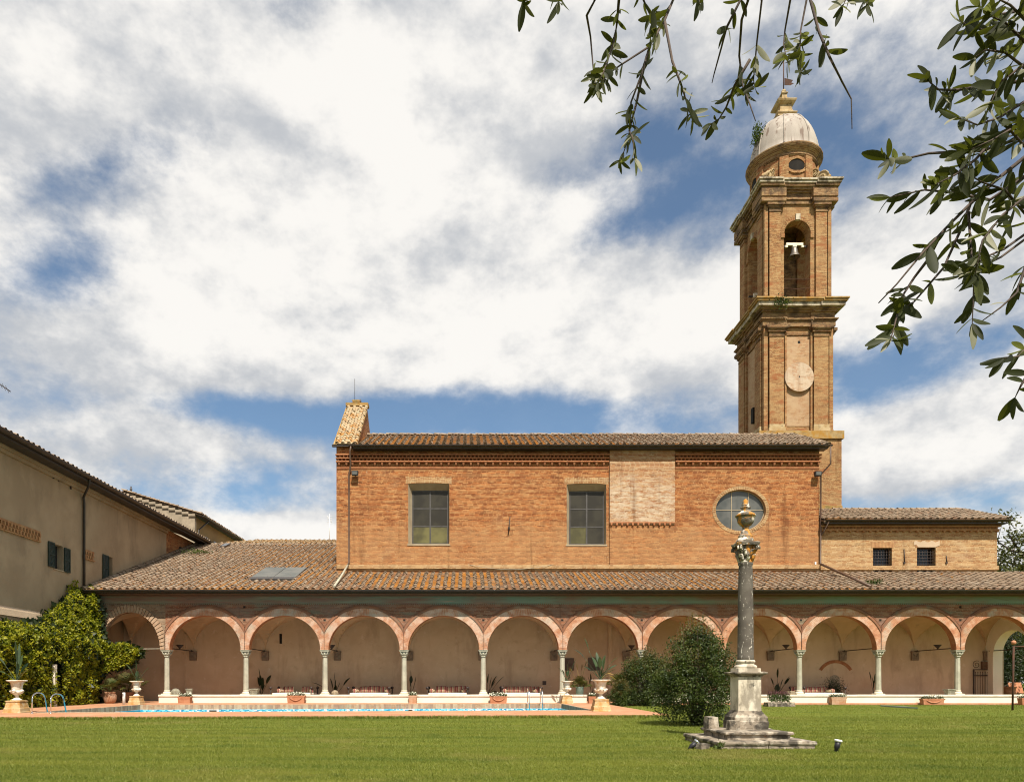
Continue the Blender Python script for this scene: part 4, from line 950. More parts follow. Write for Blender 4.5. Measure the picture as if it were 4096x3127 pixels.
tile_field(church, cp_o, (gx0+0.18, o1[0], o1[1]+0.0), (1, 0, 0), gs, gx1-gx0+0.2, (Vector((0, *o2))-Vector((0, *o1))).length-0.1, cover='tile_bright', pan='tile_bright', pitch=0.36, row=0.33, n_ind=300, seed=8)
mb = MB(); mb.box(gx0-0.04, gx1+0.44, gy-0.2, gy+0.4, gz-0.1, gz+0.10); mb.sqprofile((gx0+gx1)/2+0.15, gy, [(0.22, gz+0.10), (0.26, gz+0.24), (0.16, gz+0.3)]); mb.obj('gable_cap', 'tower_ledge', church)
mb = MB(); mb.box(gx0-0.1, gx1+0.1, YC-0.3, YC-0.1, g0-0.17, g0-0.06); mb.obj('gable_eave', 'gutter', church)
dogtooth(gx0+0.14, gx1-0.02, YC-0.05, zc0-0.02, 0.22, 0.2, church)
def pipe(pts, name, m_, root, r=0.05):
    p = MB(); p.tube(pts, r, 8); return p.obj(name, m_, root)
yp = YC-0.11
pipe([(PX(1404, 42.4), cy0-0.08, cz0-0.08), (PX(1405, yp), cy0-0.02, cz0-0.35), (PX(1405, yp), yp-0.2, wz(1865)), (PX(1396, yp), yp, wz(1900)), (PX(1396, yp), yp, wz(2248)), (PX(1392, yp), yp-0.1, wz(2262))], 'downpipe', 'copper', church)
pipe([(PX(1392, yp), yp-0.1, wz(2262)), (PX(1365, 40.5), 40.4, EZ+(40.4-EY)*SL+0.28), (PX(1338, 38.4), 38.3, EZ+0.22)], 'roof_pipe', 'serena', log, 0.06)
rx = PX(3282, yp)
pipe([(xr1+0.02, cy0-0.08, cz0-0.06), (xr1+0.02, cy0-0.08, wz(1868)), (rx+0.02, yp, wz(1900)), (rx, yp, wz(2252)), (rx, yp-0.08, wz(2258))], 'downpipe', 'copper', church)
pipe([(rx, yp-0.08, wz(2258)), (PX(3400, 40.5), 40.5, EZ+(40.5-EY)*SL+0.26), (PX(3484, 38.5), 38.5, EZ+0.24)], 'roof_pipe', 'copper', log, 0.07)
# tie-rod anchor and sagging cable
mb = MB(); x = PX(2036, YC); mb.tube([(x+0.06, YC-0.05, wz(2066)), (x, YC-0.09, wz(2104)), (x-0.05, YC-0.05, wz(2140))], 0.03, 6); mb.box(x-0.06, x+0.06, YC-0.08, YC, wz(2116), wz(2108)); mb.obj('wall_anchor', 'iron', church)
mb = MB(); xa, xb = PX(1872, YC), PX(2212, YC)
mb.tube([(xa+(xb-xa)*i/16, YC-0.12-0.25*math.sin(math.pi*i/16), wz(2258)-0.33*math.sin(math.pi*i/16)) for i in range(17)], 0.010, 5); mb.obj('cable', 'serena', church)
mb = MB(); x = PX(1419, gy); mb.tube([(x, gy, gz+0.3), (x, gy, PZ(1515, gy))], 0.014, 5); tag(mb.obj('lightning_rod', 'iron'), 'thin lightning rod on the tip of the church gable', 'rod')
mb = MB(); mb.box(PX(3258, YC), PX(3264, YC), YC-0.05, YC, wz(2257), wz(2247)); mb.obj('junction_box', 'plastic', church)
def floodlight(u, v, label, tilt):
    x, z = PX(u, YC-0.2), PZ(v, YC-0.2)
    t = thing('floodlight', label, 'floodlight', (x, YC-0.3, z), 0, 'floodlights on the church wall')
    b = MB(); b.frustum(0, 0, -0.13, 0.13, 0.18, 0.08, 0.19, 0.13); b.obj('housing', 'black_plastic', t, LOCAL)
    b = MB(); b.add([(-0.14, -0.115, -0.09), (0.14, -0.115, -0.09), (0.15, -0.135, 0.10), (-0.15, -0.135, 0.10)], [(0, 1, 2, 3)]); b.obj('lens', 'skylight', t, LOCAL)
    b = MB(); b.tube([(0, 0.05, 0), (0.0, 0.29, 0.0)], 0.03, 6); b.obj('bracket', 'iron', t, LOCAL)
floodlight(1421, 1895, 'small black floodlight on the church wall beside the gable end', 0); floodlight(3268, 1897, 'small black floodlight on the church wall beside the bell tower', 0)

# ================================================================== BELL TOWER
YT = 49.0; TX = 22.08; TYC = YT+2.39
tower = thing('bell_tower', 'tall square brick bell tower with moulded cornices and a pale dome', 'bell tower', (TX, TYC, 0))
def tz(v): return PZ(v, YT)
def sq(mb, half, z0, z1, cx=TX, cy=TYC): mb.box(cx-half, cx+half, cy-half, cy+half, z0, z1)
mb = MB(); sq(mb, 2.68, 0, tz(1761)); mb.obj('base_block', 'tower', tower)
mb = MB(); sq(mb, 2.80, tz(1761)+0.002, tz(1730)); mb.obj('lichened_ledge', 'tower_ledge', tower)
mb = MB(); sq(mb, 2.72, PZ(2036, YT-.3), PZ(2022, YT-.3)); mb.obj('foot_ledge', 'tower_ledge', tower)
def four(fn):
    for k in range(4):
        c, s_ = [(1, 0), (0, 1), (-1, 0), (0, -1)][k]
        yield lambda x, y, z, c=c, s_=s_: (TX+c*x-s_*y, TYC+s_*x+c*y, z)
def fbox(mb, T_, x0, x1, y0, y1, z0, z1):
    P = [(x0, y0, z0), (x1, y0, z0), (x1, y1, z0), (x0, y1, z0), (x0, y0, z1), (x1, y0, z1), (x1, y1, z1), (x0, y1, z1)]
    mb.hexa([T_(*p) for p in P])
zA, zB = tz(1730), tz(1190)            # lower stage
zC, zD = tz(1184)+0.1, tz(800)         # upper stage
body = MB(); sq(body, 2.16, zA, zB); body.obj('lower_stage', 'tower', tower)
pil = MB(); pan_ = MB(); stone = MB(); cap = MB(); ups = MB(); keym = MB(); imp = MB()
zc1, zc2 = tz(1345), tz(1304)
for T_ in four(None):
    for s_ in (-1, 1):
        a, b = (0.93, 2.12)
        x0_, x1_ = (s_*1.96, s_*1.0) if s_ < 0 else (1.0, 1.96)
        fbox(pil, T_, min(x0_, x1_), max(x0_, x1_), -2.39, -2.155, tz(1703), zc1)
        fbox(pil, T_, min(s_*0.80, s_*0.92), max(s_*0.80, s_*0.92), -2.33, -2.155, tz(1728), zc1+0.3)
        stone = MB()
        fbox(stone, T_, min(x0_, x1_)-0.07, max(x0_, x1_)+0.07, -2.50, -2.15, tz(1728), tz(1712))
        fbox(stone, T_, min(x0_, x1_)-0.03, max(x0_, x1_)+0.03, -2.46, -2.15, tz(1712), tz(1703)+0.1); stone.obj('pilaster_plinth', 'tower_stone', tower)
        for (p, za, zb_) in ((0.05, zc1, zc1+0.06), (0.02, zc1+0.06, zc1+0.28), (0.12, zc1+0.28, zc1+0.42), (0.2, zc1+0.42, zc1+0.5), (0.26, zc1+0.5, zc2)):
            fbox(cap, T_, min(x0_, x1_)-p, max(x0_, x1_)+p, -2.39-p, -2.15, za, zb_)
        # corner strips
        fbox(pil, T_, min(s_*2.05, s_*2.30), max(s_*2.05, s_*2.30), -2.31, -2.05, tz(1728), zc2)
    fbox(pan_, T_, -0.78, 0.78, -2.19, -2.155, tz(1700), zc1+0.1)
    fbox(cap, T_, -0.80, 0.80, -2.26, -2.16, zc1+0.15, zc1+0.3)
pil.obj('lower_pilasters', 'tower', tower); pan_.obj('recessed_panel', 'tower_panel', tower); cap.obj('pilaster_capitals', 'tower_dark', tower)
# entablature helpers: list of (half width, z0, z1)
def ent(levels, name, m_, brk=True):
    e_ = MB()
    for h, za, zb_ in levels:
        sq(e_, h, za, zb_)
        if brk:
            for sx in (-1, 1):
                for sy in (-1, 1): e_.box(TX+sx*1.72-0.82, TX+sx*1.72+0.82, TYC+sy*1.72-0.82, TYC+sy*1.72+0.82, za+0.002, zb_-0.002) if h < 2.3 else e_.box(TX+sx*(h-0.72)-0.8, TX+sx*(h-0.72)+0.8, TYC+sy*(h-0.72)-0.8, TYC+sy*(h-0.72)+0.8, za+0.003, zb_-0.003)
    e_.obj(name, m_, tower)
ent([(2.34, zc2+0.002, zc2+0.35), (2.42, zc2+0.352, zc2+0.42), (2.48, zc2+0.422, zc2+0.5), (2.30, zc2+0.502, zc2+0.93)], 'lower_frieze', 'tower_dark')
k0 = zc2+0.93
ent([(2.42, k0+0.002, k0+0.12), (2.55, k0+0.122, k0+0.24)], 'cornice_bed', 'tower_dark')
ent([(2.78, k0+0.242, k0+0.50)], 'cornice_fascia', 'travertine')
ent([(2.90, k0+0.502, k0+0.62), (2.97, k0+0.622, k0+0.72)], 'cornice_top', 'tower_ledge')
zU = k0+0.722
# upper stage: hollow, with an arch on each face
H2 = 2.10; zsil, zspr, ra2 = zU+0.25, tz(924), 0.88
for T_ in four(None):
    n = 16; xs = [-H2, -ra2]+[-ra2*math.cos(math.pi*i/n) for i in range(1, n)]+[ra2, H2]
    t_ = MB(); hexstrips(t_, xs, lambda x: [(zU, zsil), (zspr+ra2*math.sqrt(max(0, 1-(x/ra2)**2)), zD+1.0)] if abs(x) < ra2 else [(zU, zsil+0.0), (zsil, zD+1.0)], -H2, -H2+0.75)
    ups.add([T_(*p) for p in t_.v], t_.f)
    for s_ in (-1, 1):
        x0_, x1_ = sorted((s_*1.92, s_*1.18))
        fbox(pil2 := MB(), T_, x0_, x1_, -2.29, -2.095, zU+0.3, tz(843)); pil2.obj('upper_pilaster', 'tower', tower)
        q = MB()
        for (p, za, zb_) in ((0.10, zU+0.002, zU+0.22), (0.05, zU+0.222, zU+0.32)): fbox(q, T_, x0_-p, x1_+p, -2.29-p, -2.09, za, zb_)
        q.obj('upper_plinth', 'tower_stone', tower)
        q = MB()
        for (p, za, zb_) in ((0.04, tz(843), tz(843)+0.06), (0.02, tz(843)+0.06, tz(843)+0.26), (0.10, tz(843)+0.26, tz(843)+0.38), (0.2, tz(843)+0.38, tz(809))): fbox(q, T_, x0_-p, x1_+p, -2.29-p, -2.09, za, zb_)
        q.obj('upper_capital', 'tower_dark', tower)
        fbox(imp, T_, min(s_*0.86, s_*1.10), max(s_*0.86, s_*1.10), -2.19, -2.02, zspr-0.30, zspr-0.02)
        fbox(imp, T_, min(s_*2.0, s_*2.22), max(s_*2.0, s_*2.22), -2.235, -2.0, zU+0.05, tz(809))
    for i in range(22):
        a0_, a1_ = math.pi*(i+0.06)/22, math.pi*(i+0.94)/22
        P = []
        for r, a in ((ra2+0.0, a0_), (ra2, a1_), (ra2+0.24, a0_), (ra2+0.24, a1_)): P.append((-r*math.cos(a), zspr+r*math.sin(a)))
        imp.hexa([T_(P[0][0], -2.17, P[0][1]), T_(P[1][0], -2.17, P[1][1]), T_(P[1][0], -2.05, P[1][1]), T_(P[0][0], -2.05, P[0][1]), T_(P[2][0], -2.17, P[2][1]), T_(P[3][0], -2.17, P[3][1]), T_(P[3][0], -2.05, P[3][1]), T_(P[2][0], -2.05, P[2][1])])
    fbox(keym, T_, -0.15, 0.15, -2.27, -2.06, zspr+ra2-0.03, zspr+ra2+0.36)
ups.obj('belfry_wall', 'tower', tower); imp.obj('arch_surround', 'tower', tower); keym.obj('keystone', 'travertine', tower)
mb = MB(); mb.box(TX-1.3, TX+1.3, TYC+1.0, TYC+1.3, zU, zD+0.4); mb.obj('belfry_light_block', 'tower_dark', tower)  # added panel behind the rear arch, blocks its light to keep the belfry dark
mb = MB(); sq(mb, 2.05, zU-0.05, zU+0.01); sq(mb, 2.05, zD+0.3, zD+0.4); mb.obj('belfry_floor', 'dark', tower)
z0 = tz(809)
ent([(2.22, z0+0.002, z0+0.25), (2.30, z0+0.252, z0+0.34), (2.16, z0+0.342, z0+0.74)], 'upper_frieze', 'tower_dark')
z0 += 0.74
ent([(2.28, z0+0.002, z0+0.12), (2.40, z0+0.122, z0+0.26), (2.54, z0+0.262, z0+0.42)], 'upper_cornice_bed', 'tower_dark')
ent([(2.62, z0+0.422, z0+0.58), (2.70, z0+0.582, z0+0.70)], 'upper_cornice_top', 'travertine')
zE = z0+0.70
# drum, dome, lantern
zM = 36.90
dr = MB(); NS = 32
dr.lathe([(2.12, zE-0.05), (2.12, zE+0.25), (2.06, zE+0.3), (2.06, zM-0.55)], NS, TX, TYC, smooth=False)
dr.obj('drum', 'tower', tower)
dc = MB(); dc.lathe([(2.10, zM-0.56), (2.18, zM-0.45), (2.16, zM-0.3), (2.26, zM-0.2), (2.42, zM-0.05), (2.50, zM+0.08), (2.50, zM+0.16), (2.3, zM+0.24)], NS, TX, TYC, smooth=False); dc.obj('drum_cornice', 'tower_dark', tower)
for k in range(8):
    a = math.pi/8+k*math.pi/4; q = MB(); c_, s_ = math.cos(a), math.sin(a)
    def TT(x, y, z): return (TX+c_*y-s_*x, TYC+s_*y+c_*x, z)
    q.hexa([TT(*p) for p in ((-0.28, 1.95, zE), (0.28, 1.95, zE), (0.28, 2.20, zE), (-0.28, 2.20, zE), (-0.28, 1.95, zM-0.54), (0.28, 1.95, zM-0.54), (0.28, 2.20, zM-0.54), (-0.28, 2.20, zM-0.54))]); q.obj('drum_pilaster', 'tower', tower)
for k in range(4):
    a = -math.pi/2+k*math.pi/2; c_, s_ = math.cos(a), math.sin(a); q = MB(); dk = MB(); n = 24; vs = []
    def TT(x, y, z): return (TX+c_*y-s_*x, TYC+s_*y+c_*x, z)
    zo = PZ(655, 49.2)
    for i in range(n):
        t_ = 2*math.pi*i/n
        for r, y in ((0.0, 2.16), (0.17, 2.16), (0.17, 1.98), (0.0, 1.98)): vs.append(TT((0.56+r)*math.cos(t_), y-0.12*abs(math.cos(t_)), zo+(0.40+r)*math.sin(t_)))
    fs = []
    for i in range(n):
        for j in range(4): a_, b_ = i*4+j, ((i+1) % n)*4+j; fs.append((a_, b_, ((i+1) % n)*4+(j+1) % 4, i*4+(j+1) % 4))
    q.add(vs, fs); q.obj('oculus_surround', 'tower', tower)
    dk.add([TT(0.57*math.cos(2*math.pi*i/n), 2.10-0.09*abs(math.cos(2*math.pi*i/n)), zo+0.41*math.sin(2*math.pi*i/n)) for i in range(n)]+[TT(0, 2.10, zo)], [(i, (i+1) % n, n) for i in range(n)]); dk.obj('oculus_opening', 'dark', tower)
    arc = MB(); arc.tube([TT(0.95*math.sin(t_), 2.12-0.22*math.sin(t_)**2, zo+0.62+0.2*math.cos(t_)) for t_ in [(-1+0.2*i) for i in range(11)]], 0.05, 5); arc.obj('hood_mould', 'tower', tower)
# scrolls at the four corners
for sx in (-1, 1):
    for sy in (-1, 1):
        q = MB(); d_ = Vector((sx, sy, 0)).normalized(); o_ = Vector((TX, TYC, 0))
        sd_ = Vector((-d_.y, d_.x, 0)); up_ = Vector((0, 0, 1))
        for (cr, cz, rr_, th) in ((2.62, zE+0.50, 0.44, 0.22), (2.12, zE+1.05, 0.26, 0.19)):
            c0 = o_+d_*cr+up_*cz; n = 20; vs = []
            for s2 in (-1, 1): vs += [c0+sd_*th*s2+(d_*math.cos(2*math.pi*k/n)+up_*math.sin(2*math.pi*k/n))*rr_*0.94 for k in range(n)]
            q.add(vs, [tuple(reversed(range(n))), tuple(range(n, 2*n))]+[(k, (k+1) % n, n+(k+1) % n, n+k) for k in range(n)])
            for s2 in (-1, 1): q.tube([c0+sd_*th*s2+(d_*math.cos(0.42*k)+up_*math.sin(0.42*k))*rr_*(0.95-0.036*k) for k in range(24)], [0.055-0.0012*k for k in range(24)], 5)
        q.tube([o_+d_*1.95+up_*(zE+1.35), o_+d_*2.15+up_*(zE+1.0), o_+d_*2.4+up_*(zE+0.85), o_+d_*2.7+up_*(zE+0.92)], [0.12, 0.17, 0.16, 0.1], 7)
        q.box(TX+sx*1.85-0.36, TX+sx*1.85+0.36, TYC+sy*1.85-0.36, TYC+sy*1.85+0.36, zE-0.02, zE+0.14); q.obj('corner_scroll', 'tower_stone', tower)
dm = MB(); zd0 = zM+0.22; prof = [(2.20, zd0), (2.22, zd0+0.12)]
for i in range(13):
    t_ = math.pi/2*i/13; prof.append((2.2*math.cos(t_)**0.92, zd0+0.15+3.0*math.sin(t_)))
dm.lathe(prof, 48, TX, TYC); dome = dm.obj('dome', 'lead', tower)
for k in range(8):
    a = k*math.pi/4+math.pi/8; q = MB()
    q.tube([(TX+(r+0.015)*math.cos(a), TYC+(r+0.015)*math.sin(a), z) for r, z in prof[1:]], 0.045, 5); q.obj('dome_rib', 'lead', dome)
rg = MB()
for k in range(9):
    t_ = 0.12+k*0.10; r, z = 2.2*math.cos(t_)**0.92, zd0+0.15+3.0*math.sin(t_); a = math.pi*1.08
    c_ = Vector((TX+r*math.cos(a), TYC+r*math.sin(a), z)); o_ = Vector((math.cos(a), math.sin(a), 0)); s_ = Vector((-o_.y, o_.x, 0))
    rg.tube([c_-s_*0.2, c_-s_*0.2+o_*0.16, c_+s_*0.2+o_*0.16, c_+s_*0.2], 0.015, 4)
rg.obj('climbing_rungs', 'rust', dome)
zl = zd0+3.0
lt = MB(); lt.sqprofile(TX, TYC, [(0.66, zl), (0.66, zl+0.10), (0.60, zl+0.12), (0.60, zl+0.18), (0.68, zl+0.24), (0.68, zl+0.30), (0.52, zl+0.36), (0.42, zl+0.6), (0.40, zl+0.95), (0.50, zl+1.0), (0.62, zl+1.1), (0.66, zl+1.2), (0.60, zl+1.26), (0.30, zl+1.38), (0.26, zl+1.5), (0.18, zl+1.62), (0.16, zl+1.85), (0.22, zl+1.92), (0.20, zl+2.0)])
lt.ball((TX, TYC, zl+2.12), 0.17, 10, 6); lant = lt.obj('lantern', 'tower_stone', tower)
vn = MB(); vn.tube([(TX, TYC, zl+2.2), (TX, TYC, zl+4.3)], 0.035, 6)
vn.add([(TX+0.06, TYC, zl+3.1), (TX+0.55, TYC-0.25, zl+2.75), (TX+0.45, TYC-0.2, zl+2.62), (TX+0.6, TYC-0.28, zl+2.5), (TX+0.4, TYC-0.18, zl+2.45), (TX+0.06, TYC, zl+2.6), (TX+0.06, TYC+0.015, zl+3.1), (TX+0.55, TYC-0.235, zl+2.75), (TX+0.45, TYC-0.185, zl+2.62), (TX+0.6, TYC-0.265, zl+2.5), (TX+0.4, TYC-0.165, zl+2.45), (TX+0.06, TYC+0.015, zl+2.6)], [(0, 1, 2, 3, 4, 5), (11, 10, 9, 8, 7, 6)])
tag(vn.obj('weather_vane', 'rust'), 'rusty weather vane with a small pennant on top of the tower lantern', 'weather vane')
# blank clock disc
q = MB(); n = 40; xd, zd_ = PX(2850+1060/3.053, YT), PZ(1250+785/3.053, YT); rd = 0.965; yd = YT-0.02
vs = [(xd+rd*math.cos(2*math.pi*i/n), yd, zd_+rd*math.sin(2*math.pi*i/n)) for i in range(n)]+[(xd+rd*math.cos(2*math.pi*i/n), TYC-2.15, zd_+rd*math.sin(2*math.pi*i/n)) for i in range(n)]
q.add(vs, [tuple(range(n))]+[(i, (i+1) % n, n+(i+1) % n, n+i) for i in range(n)])
dsc = q.obj('blank_clock_disc', 'disc', tower)
q = MB(); q.box(xd-0.03, xd+0.03, yd-0.006, yd+0.02, zd_-0.06, zd_+0.06); q.box(xd-0.01, xd+0.15, TYC-2.197, TYC-2.15, PZ(1368, YT), PZ(1358, YT)); q.obj('wall_hole', 'dark', dsc)
q = MB(); q.box(TX-2.40, TX-2.15, YT+1.7, YT+2.1, tz(1640)-0.2, tz(1590)); q.obj('slit_window', 'dark', tower)
q = MB(); q.box(PX(3200, 46.5)-0.0, PX(3200, 46.5)+0.1, 46, 46.1, 1, 1.1)
# bells
def bell(x, y, z, s, label):
    t = thing('bell', label, 'bell', (x, y, z), 0, 'bells in the tower')
    b = MB(); b.lathe([(0.05*s, 0), (0.16*s, -0.03*s), (0.20*s, -0.15*s), (0.24*s, -0.42*s), (0.33*s, -0.62*s), (0.42*s, -0.72*s), (0.40*s, -0.74*s), (0.3*s, -0.6*s)], 20); b.obj('bell_body', 'bronze', t, LOCAL)
    b = MB(); b.tube([(0, 0, -0.3*s), (0, 0, -0.75*s)], 0.03*s, 6); b.ball((0, 0, -0.78*s), 0.07*s, 8, 5); b.obj('clapper', 'iron', t, LOCAL)
    b = MB(); b.box(-0.62*s, 0.62*s, -0.07, 0.07, 0.12*s, 0.30*s); b.box(-0.68*s, -0.5*s, -0.06, 0.06, -0.02*s, 0.119*s); b.box(0.5*s, 0.68*s, -0.06, 0.06, -0.02*s, 0.119*s); b.box(-0.15*s, 0.15*s, -0.09, 0.09, 0.0, 0.118*s); b.obj('yoke', 'travertine_cap', t, LOCAL)
    b = MB(); b.box(-1.0*s, -0.62*s, -0.05, 0.05, 0.0, 0.1); b.box(0.62*s, 1.0*s, -0.05, 0.05, 0.0, 0.1); b.obj('bearing', 'iron', t, LOCAL)
bell(TX+0.02, YT+0.75, tz(963), 0.92, 'bronze bell on a white yoke in the open front arch of the tower')
bell(TX-1.5, TYC+0.1, tz(985)-2.1, 0.9, 'dark bell in the shaded side arch of the tower')
q = MB(); q.tube([(TX-0.9, YT+0.32, tz(1107)), (TX+0.9, YT+0.32, tz(1107))], 0.02, 5); q.tube([(TX-0.9, YT+0.32, tz(1142)), (TX, YT+0.32, tz(1146)), (TX+0.9, YT+0.32, tz(1142))], 0.02, 5); q.obj('safety_rail', 'rust', tower)
# weeds rooted on the cornice and the dome
def weeds(name, c, r, n, label, L=0.16, m_='treeleaf'):
    P = np.array(c)+RNG.normal(size=(n, 3))*np.array(r); D = rand_dirs(n)+np.array((0, -0.3, 0.3))
    o = leaves(name, P-np.array(c), D, RNG.uniform(0.6, 1.2, n)*L, L*0.5, m_, None, tuple(c)); return tag(o, label, 'weeds')
weeds('weeds', (PX(3193, 46.1)*1.0, 46.15+2.2-0.0, PZ(1208, 48.3)), (0.3, 0.08, 0.2), 260, 'green weeds growing out of the lower tower cornice', 0.14)
weeds('shrub', (TX-2.05, TYC-0.5, zd0+1.75), (0.16, 0.2, 0.38), 300, 'small green shrub sprouting from the side of the tower dome', 0.2)

# ================================================================== ANNEX beside the tower
annex = thing('annex', 'low yellowish brick annex with two barred windows beside the bell tower', 'building', (26, 46, 0))
AX0, AX1 = CX1+0.02, PX(3990, YC); ZAE = 10.56
aw = [(PX(3493, YC), PX(3569, YC), wz(2285), wz(2190)), (PX(3669, YC), PX(3744, YC), wz(2285), wz(2188))]
xs = [AX0]+[q_ for a, b, _, _ in aw for q_ in (a, b)]+[AX1]
def asol(x):
    for a, b, z0_, z1_ in aw:
        if a < x < b: return [(7.2, z0_), (z1_, ZAE)]
    return [(7.2, ZAE)]
mb = MB(); hexstrips(mb, xs, asol, YC+0.03, YC+0.53); mb.box(AX1-0.5, AX1-0.002, YC+0.531, 49, 0, ZAE); mb.obj('annex_wall', 'annex', annex)
mb = MB(); mb.box(AX0, AX1+0.05, YC-0.06, YC+0.029, wz(2279), wz(2262)); mb.obj('string_course', 'annex', annex)
for a, b, z0_, z1_ in aw:
    g = MB(); g.box(a-0.02, b+0.02, YC+0.40, YC+0.42, z0_-0.02, z1_+0.02); w_ = g.obj('window', 'glass_black', annex)
    g = MB()
    for i in range(7): x = a+(b-a)*(i+0.5)/7; g.tube([(x, YC+0.16, z0_), (x, YC+0.16, z1_)], 0.014, 5)
    for j in range(8): z = z0_+(z1_-z0_)*(j+0.5)/8; g.tube([(a, YC+0.135, z), (b, YC+0.135, z)], 0.014, 5)
    g.obj('window_grate', 'iron', w_)
    l = MB(); n = 16
    for i in range(n): xa, xb = a-0.1+(b-a+0.2)*(i+0.06)/n, a-0.1+(b-a+0.2)*(i+0.94)/n; l.box(xa, xb, YC+0.012, YC+0.2, z1_+0.004, z1_+0.34+random.uniform(-0.03, 0.03))
    stuff(l.obj('lintel_bricks', 'cornice_pale', annex))
a, b, z0_, z1_ = aw[1]
l = MB(); n = 12; top = [(a-0.18+(b-a+0.4)*i/n, YC+0.006, z1_+0.34+0.05*math.sin(i*1.7)) for i in range(n+1)]; bot = [(x, y, z1_+0.005 if 2 <= i <= n-2 else z1_+0.12+0.05*math.sin(i)) for i, (x, y, _) in enumerate(top)]
l.add(bot+top, [(i, i+1, i+n+2, i+n+1) for i in range(n)]); l.obj('plaster_patch', 'ledge', annex)
for u, v0, v1 in ((3617, 2195, 2250), (3786, 2222, 2250)):
    x = PX(u, YC); l = MB(); l.tube([(x-0.01, YC, wz(v0)), (x+0.02, YC-0.02, wz(v1))], 0.025, 5); l.box(x-0.05, x+0.05, YC-0.04, YC+0.02, wz(v1)-0.05, wz(v1)+0.05); l.obj('wall_anchor', 'iron', annex)
f_ = MB(); f_.box(AX0, AX1+0.06, YC-0.10, YC+0.029, wz(2122), wz(2116)); f_.box(AX0, AX1+0.1, YC-0.16, YC+0.029, wz(2108), wz(2102)); f_.obj('cornice', 'cornice_pale', annex)
b_ = MB(); x = AX0+0.15
while x < AX1: b_.box(x, x+0.11, YC-0.12, YC+0.029, wz(2128), wz(2122)-0.002); x += 0.39
stuff(b_.obj('cornice_brackets', 'cornice_pale', annex))
s_ = MB(); x = AX0
while x < AX1: s_.add([(x, YC+0.02, wz(2116)), (x+0.1, YC-0.14, wz(2116)), (x+0.2, YC+0.02, wz(2116)), (x, YC+0.02, wz(2108)), (x+0.1, YC-0.14, wz(2108)), (x+0.2, YC+0.02, wz(2108))], [(0, 1, 2), (5, 4, 3), (0, 3, 4, 1), (1, 4, 5, 2)]); x += 0.2
stuff(s_.obj('dogtooth_bricks', 'cornice_pale', annex))
ay, az, asl = 42.45, 10.52, 0.36; sda = Vector((0, 1, asl)).normalized()
mb = MB(); yr = 46.6; zr_ = az+(yr-ay)*asl
mb.hexa([(AX0, ay+0.05, az-0.13), (AX1+0.3, ay+0.05, az-0.13), (AX1+0.3, yr, zr_-0.13), (AX0, yr, zr_-0.13-0.0), (AX0, ay+0.05, az-0.03), (AX1+0.3, ay+0.05, az-0.03), (AX1+0.3, yr, zr_-0.03), (AX0, yr, zr_-0.03)])
mb.hexa([(AX0, yr, zr_-0.13), (AX1+0.3, yr, zr_-0.13), (AX1+0.3, 50, az-0.0), (AX0, 50, az-0.0), (AX0, yr, zr_-0.031), (AX1+0.3, yr, zr_-0.031), (AX1+0.3, 50, az+0.1), (AX0, 50, az+0.1)])
ar = mb.obj('roof', 'roof_bed', annex)
def akeep(p):    # the ridge sags towards the tower
    return p.y < 45.4+1.1*max(0, min(1, (p.x-24.5)/6))
tile_field(annex, ar, (AX0+0.1, ay, az), (1, 0, 0), sda, AX1-AX0+0.2, 4.4, keep=None, n_ind=300, seed=11)
ridge(ar, (AX0+2.5, yr, zr_+0.05), (AX1+0.3, yr, zr_+0.05), 20); ridge(ar, (AX1+0.28, ay, az+0.06), (AX1+0.28, yr, zr_+0.06), 11)
sd2 = Vector((-0.32, 1, 0.36)).normalized()
mb = MB(); gutter(mb, (AX0+0.1, ay-0.07, az+0.0), (AX1+0.42, ay-0.07, az+0.0), 0.085); mb.box(AX0+0.05, AX1+0.25, ay+0.06, YC+0.03, az-0.2, az-0.15); mb.obj('gutter', 'gutter', annex)
# tiled shoulder between tower foot and annex ridge
mb = MB(); xa, xb, ya, yb_ = AX0+0.05, AX0+3.6, 43.6, 48.2
mb.add([(xa, ya, PZ(2083, ya)), (xb, ya, PZ(2083, ya)), (xa, yb_, PZ(2034, yb_)), (xa+1.2, yb_, PZ(2034, yb_)), (xb, yr, zr_)], [(0, 1, 4, 3, 2)]); sh = mb.obj('roof_shoulder', 'roof_bed', annex)
sdir = Vector((0, yb_-ya, PZ(2034, yb_)-PZ(2083, ya))); 
tile_field(annex, sh, (xa+0.1, ya, PZ(2083, ya)+0.02), (1, 0, 0), sdir.normalized(), 3.4, sdir.length, keep=lambda p: p.x < xb-(p.y-ya)*0.52, cover='tile_bright', pan='pan', n_ind=60, seed=12)
pipe([(AX0+0.25, ay-0.05, az-0.08), (AX0+0.22, YC-0.1, az-0.55), (rx+0.05, YC-0.16, az-0.8)], 'downpipe', 'copper', annex, 0.045)

# ================================================================== PLASTER HOUSE on the courtyard's side
XH = -20.0
house = thing('plaster_house', 'long tan plastered house with green shutters and a dark gutter along its eave', 'house', (-23, 40, 0))
def hy(u): return XH*F/(u-CU)
def hz(v, Y): return PZ(v, Y)
HY0, HY1, HY2, HZ = 12.0, 49.1, 54.4, 11.35
hw = [(hy(216), hy(252), 6.70, 7.90), (hy(433), hy(450), 6.75, 8.20)]
ys = [HY0]+[q_ for a, b, _, _ in hw for q_ in (a, b)]+[HY1]
tmp = MB()
def hsol(y):
    for a, b, z0_, z1_ in hw:
        if a < y < b: return [(-0.1, z0_), (z1_, HZ)]
    return [(-0.1, HZ)]
hexstrips(tmp, ys, hsol, XH-0.5, XH)
mb = MB(); mb.add([(q_, p, r) for p, q_, r in tmp.v], [tuple(reversed(f)) for f in tmp.f]); mb.box(XH-9, XH-0.502, HY0, HY0+0.4, -0.1, HZ); mb.obj('house_wall', 'house', house)
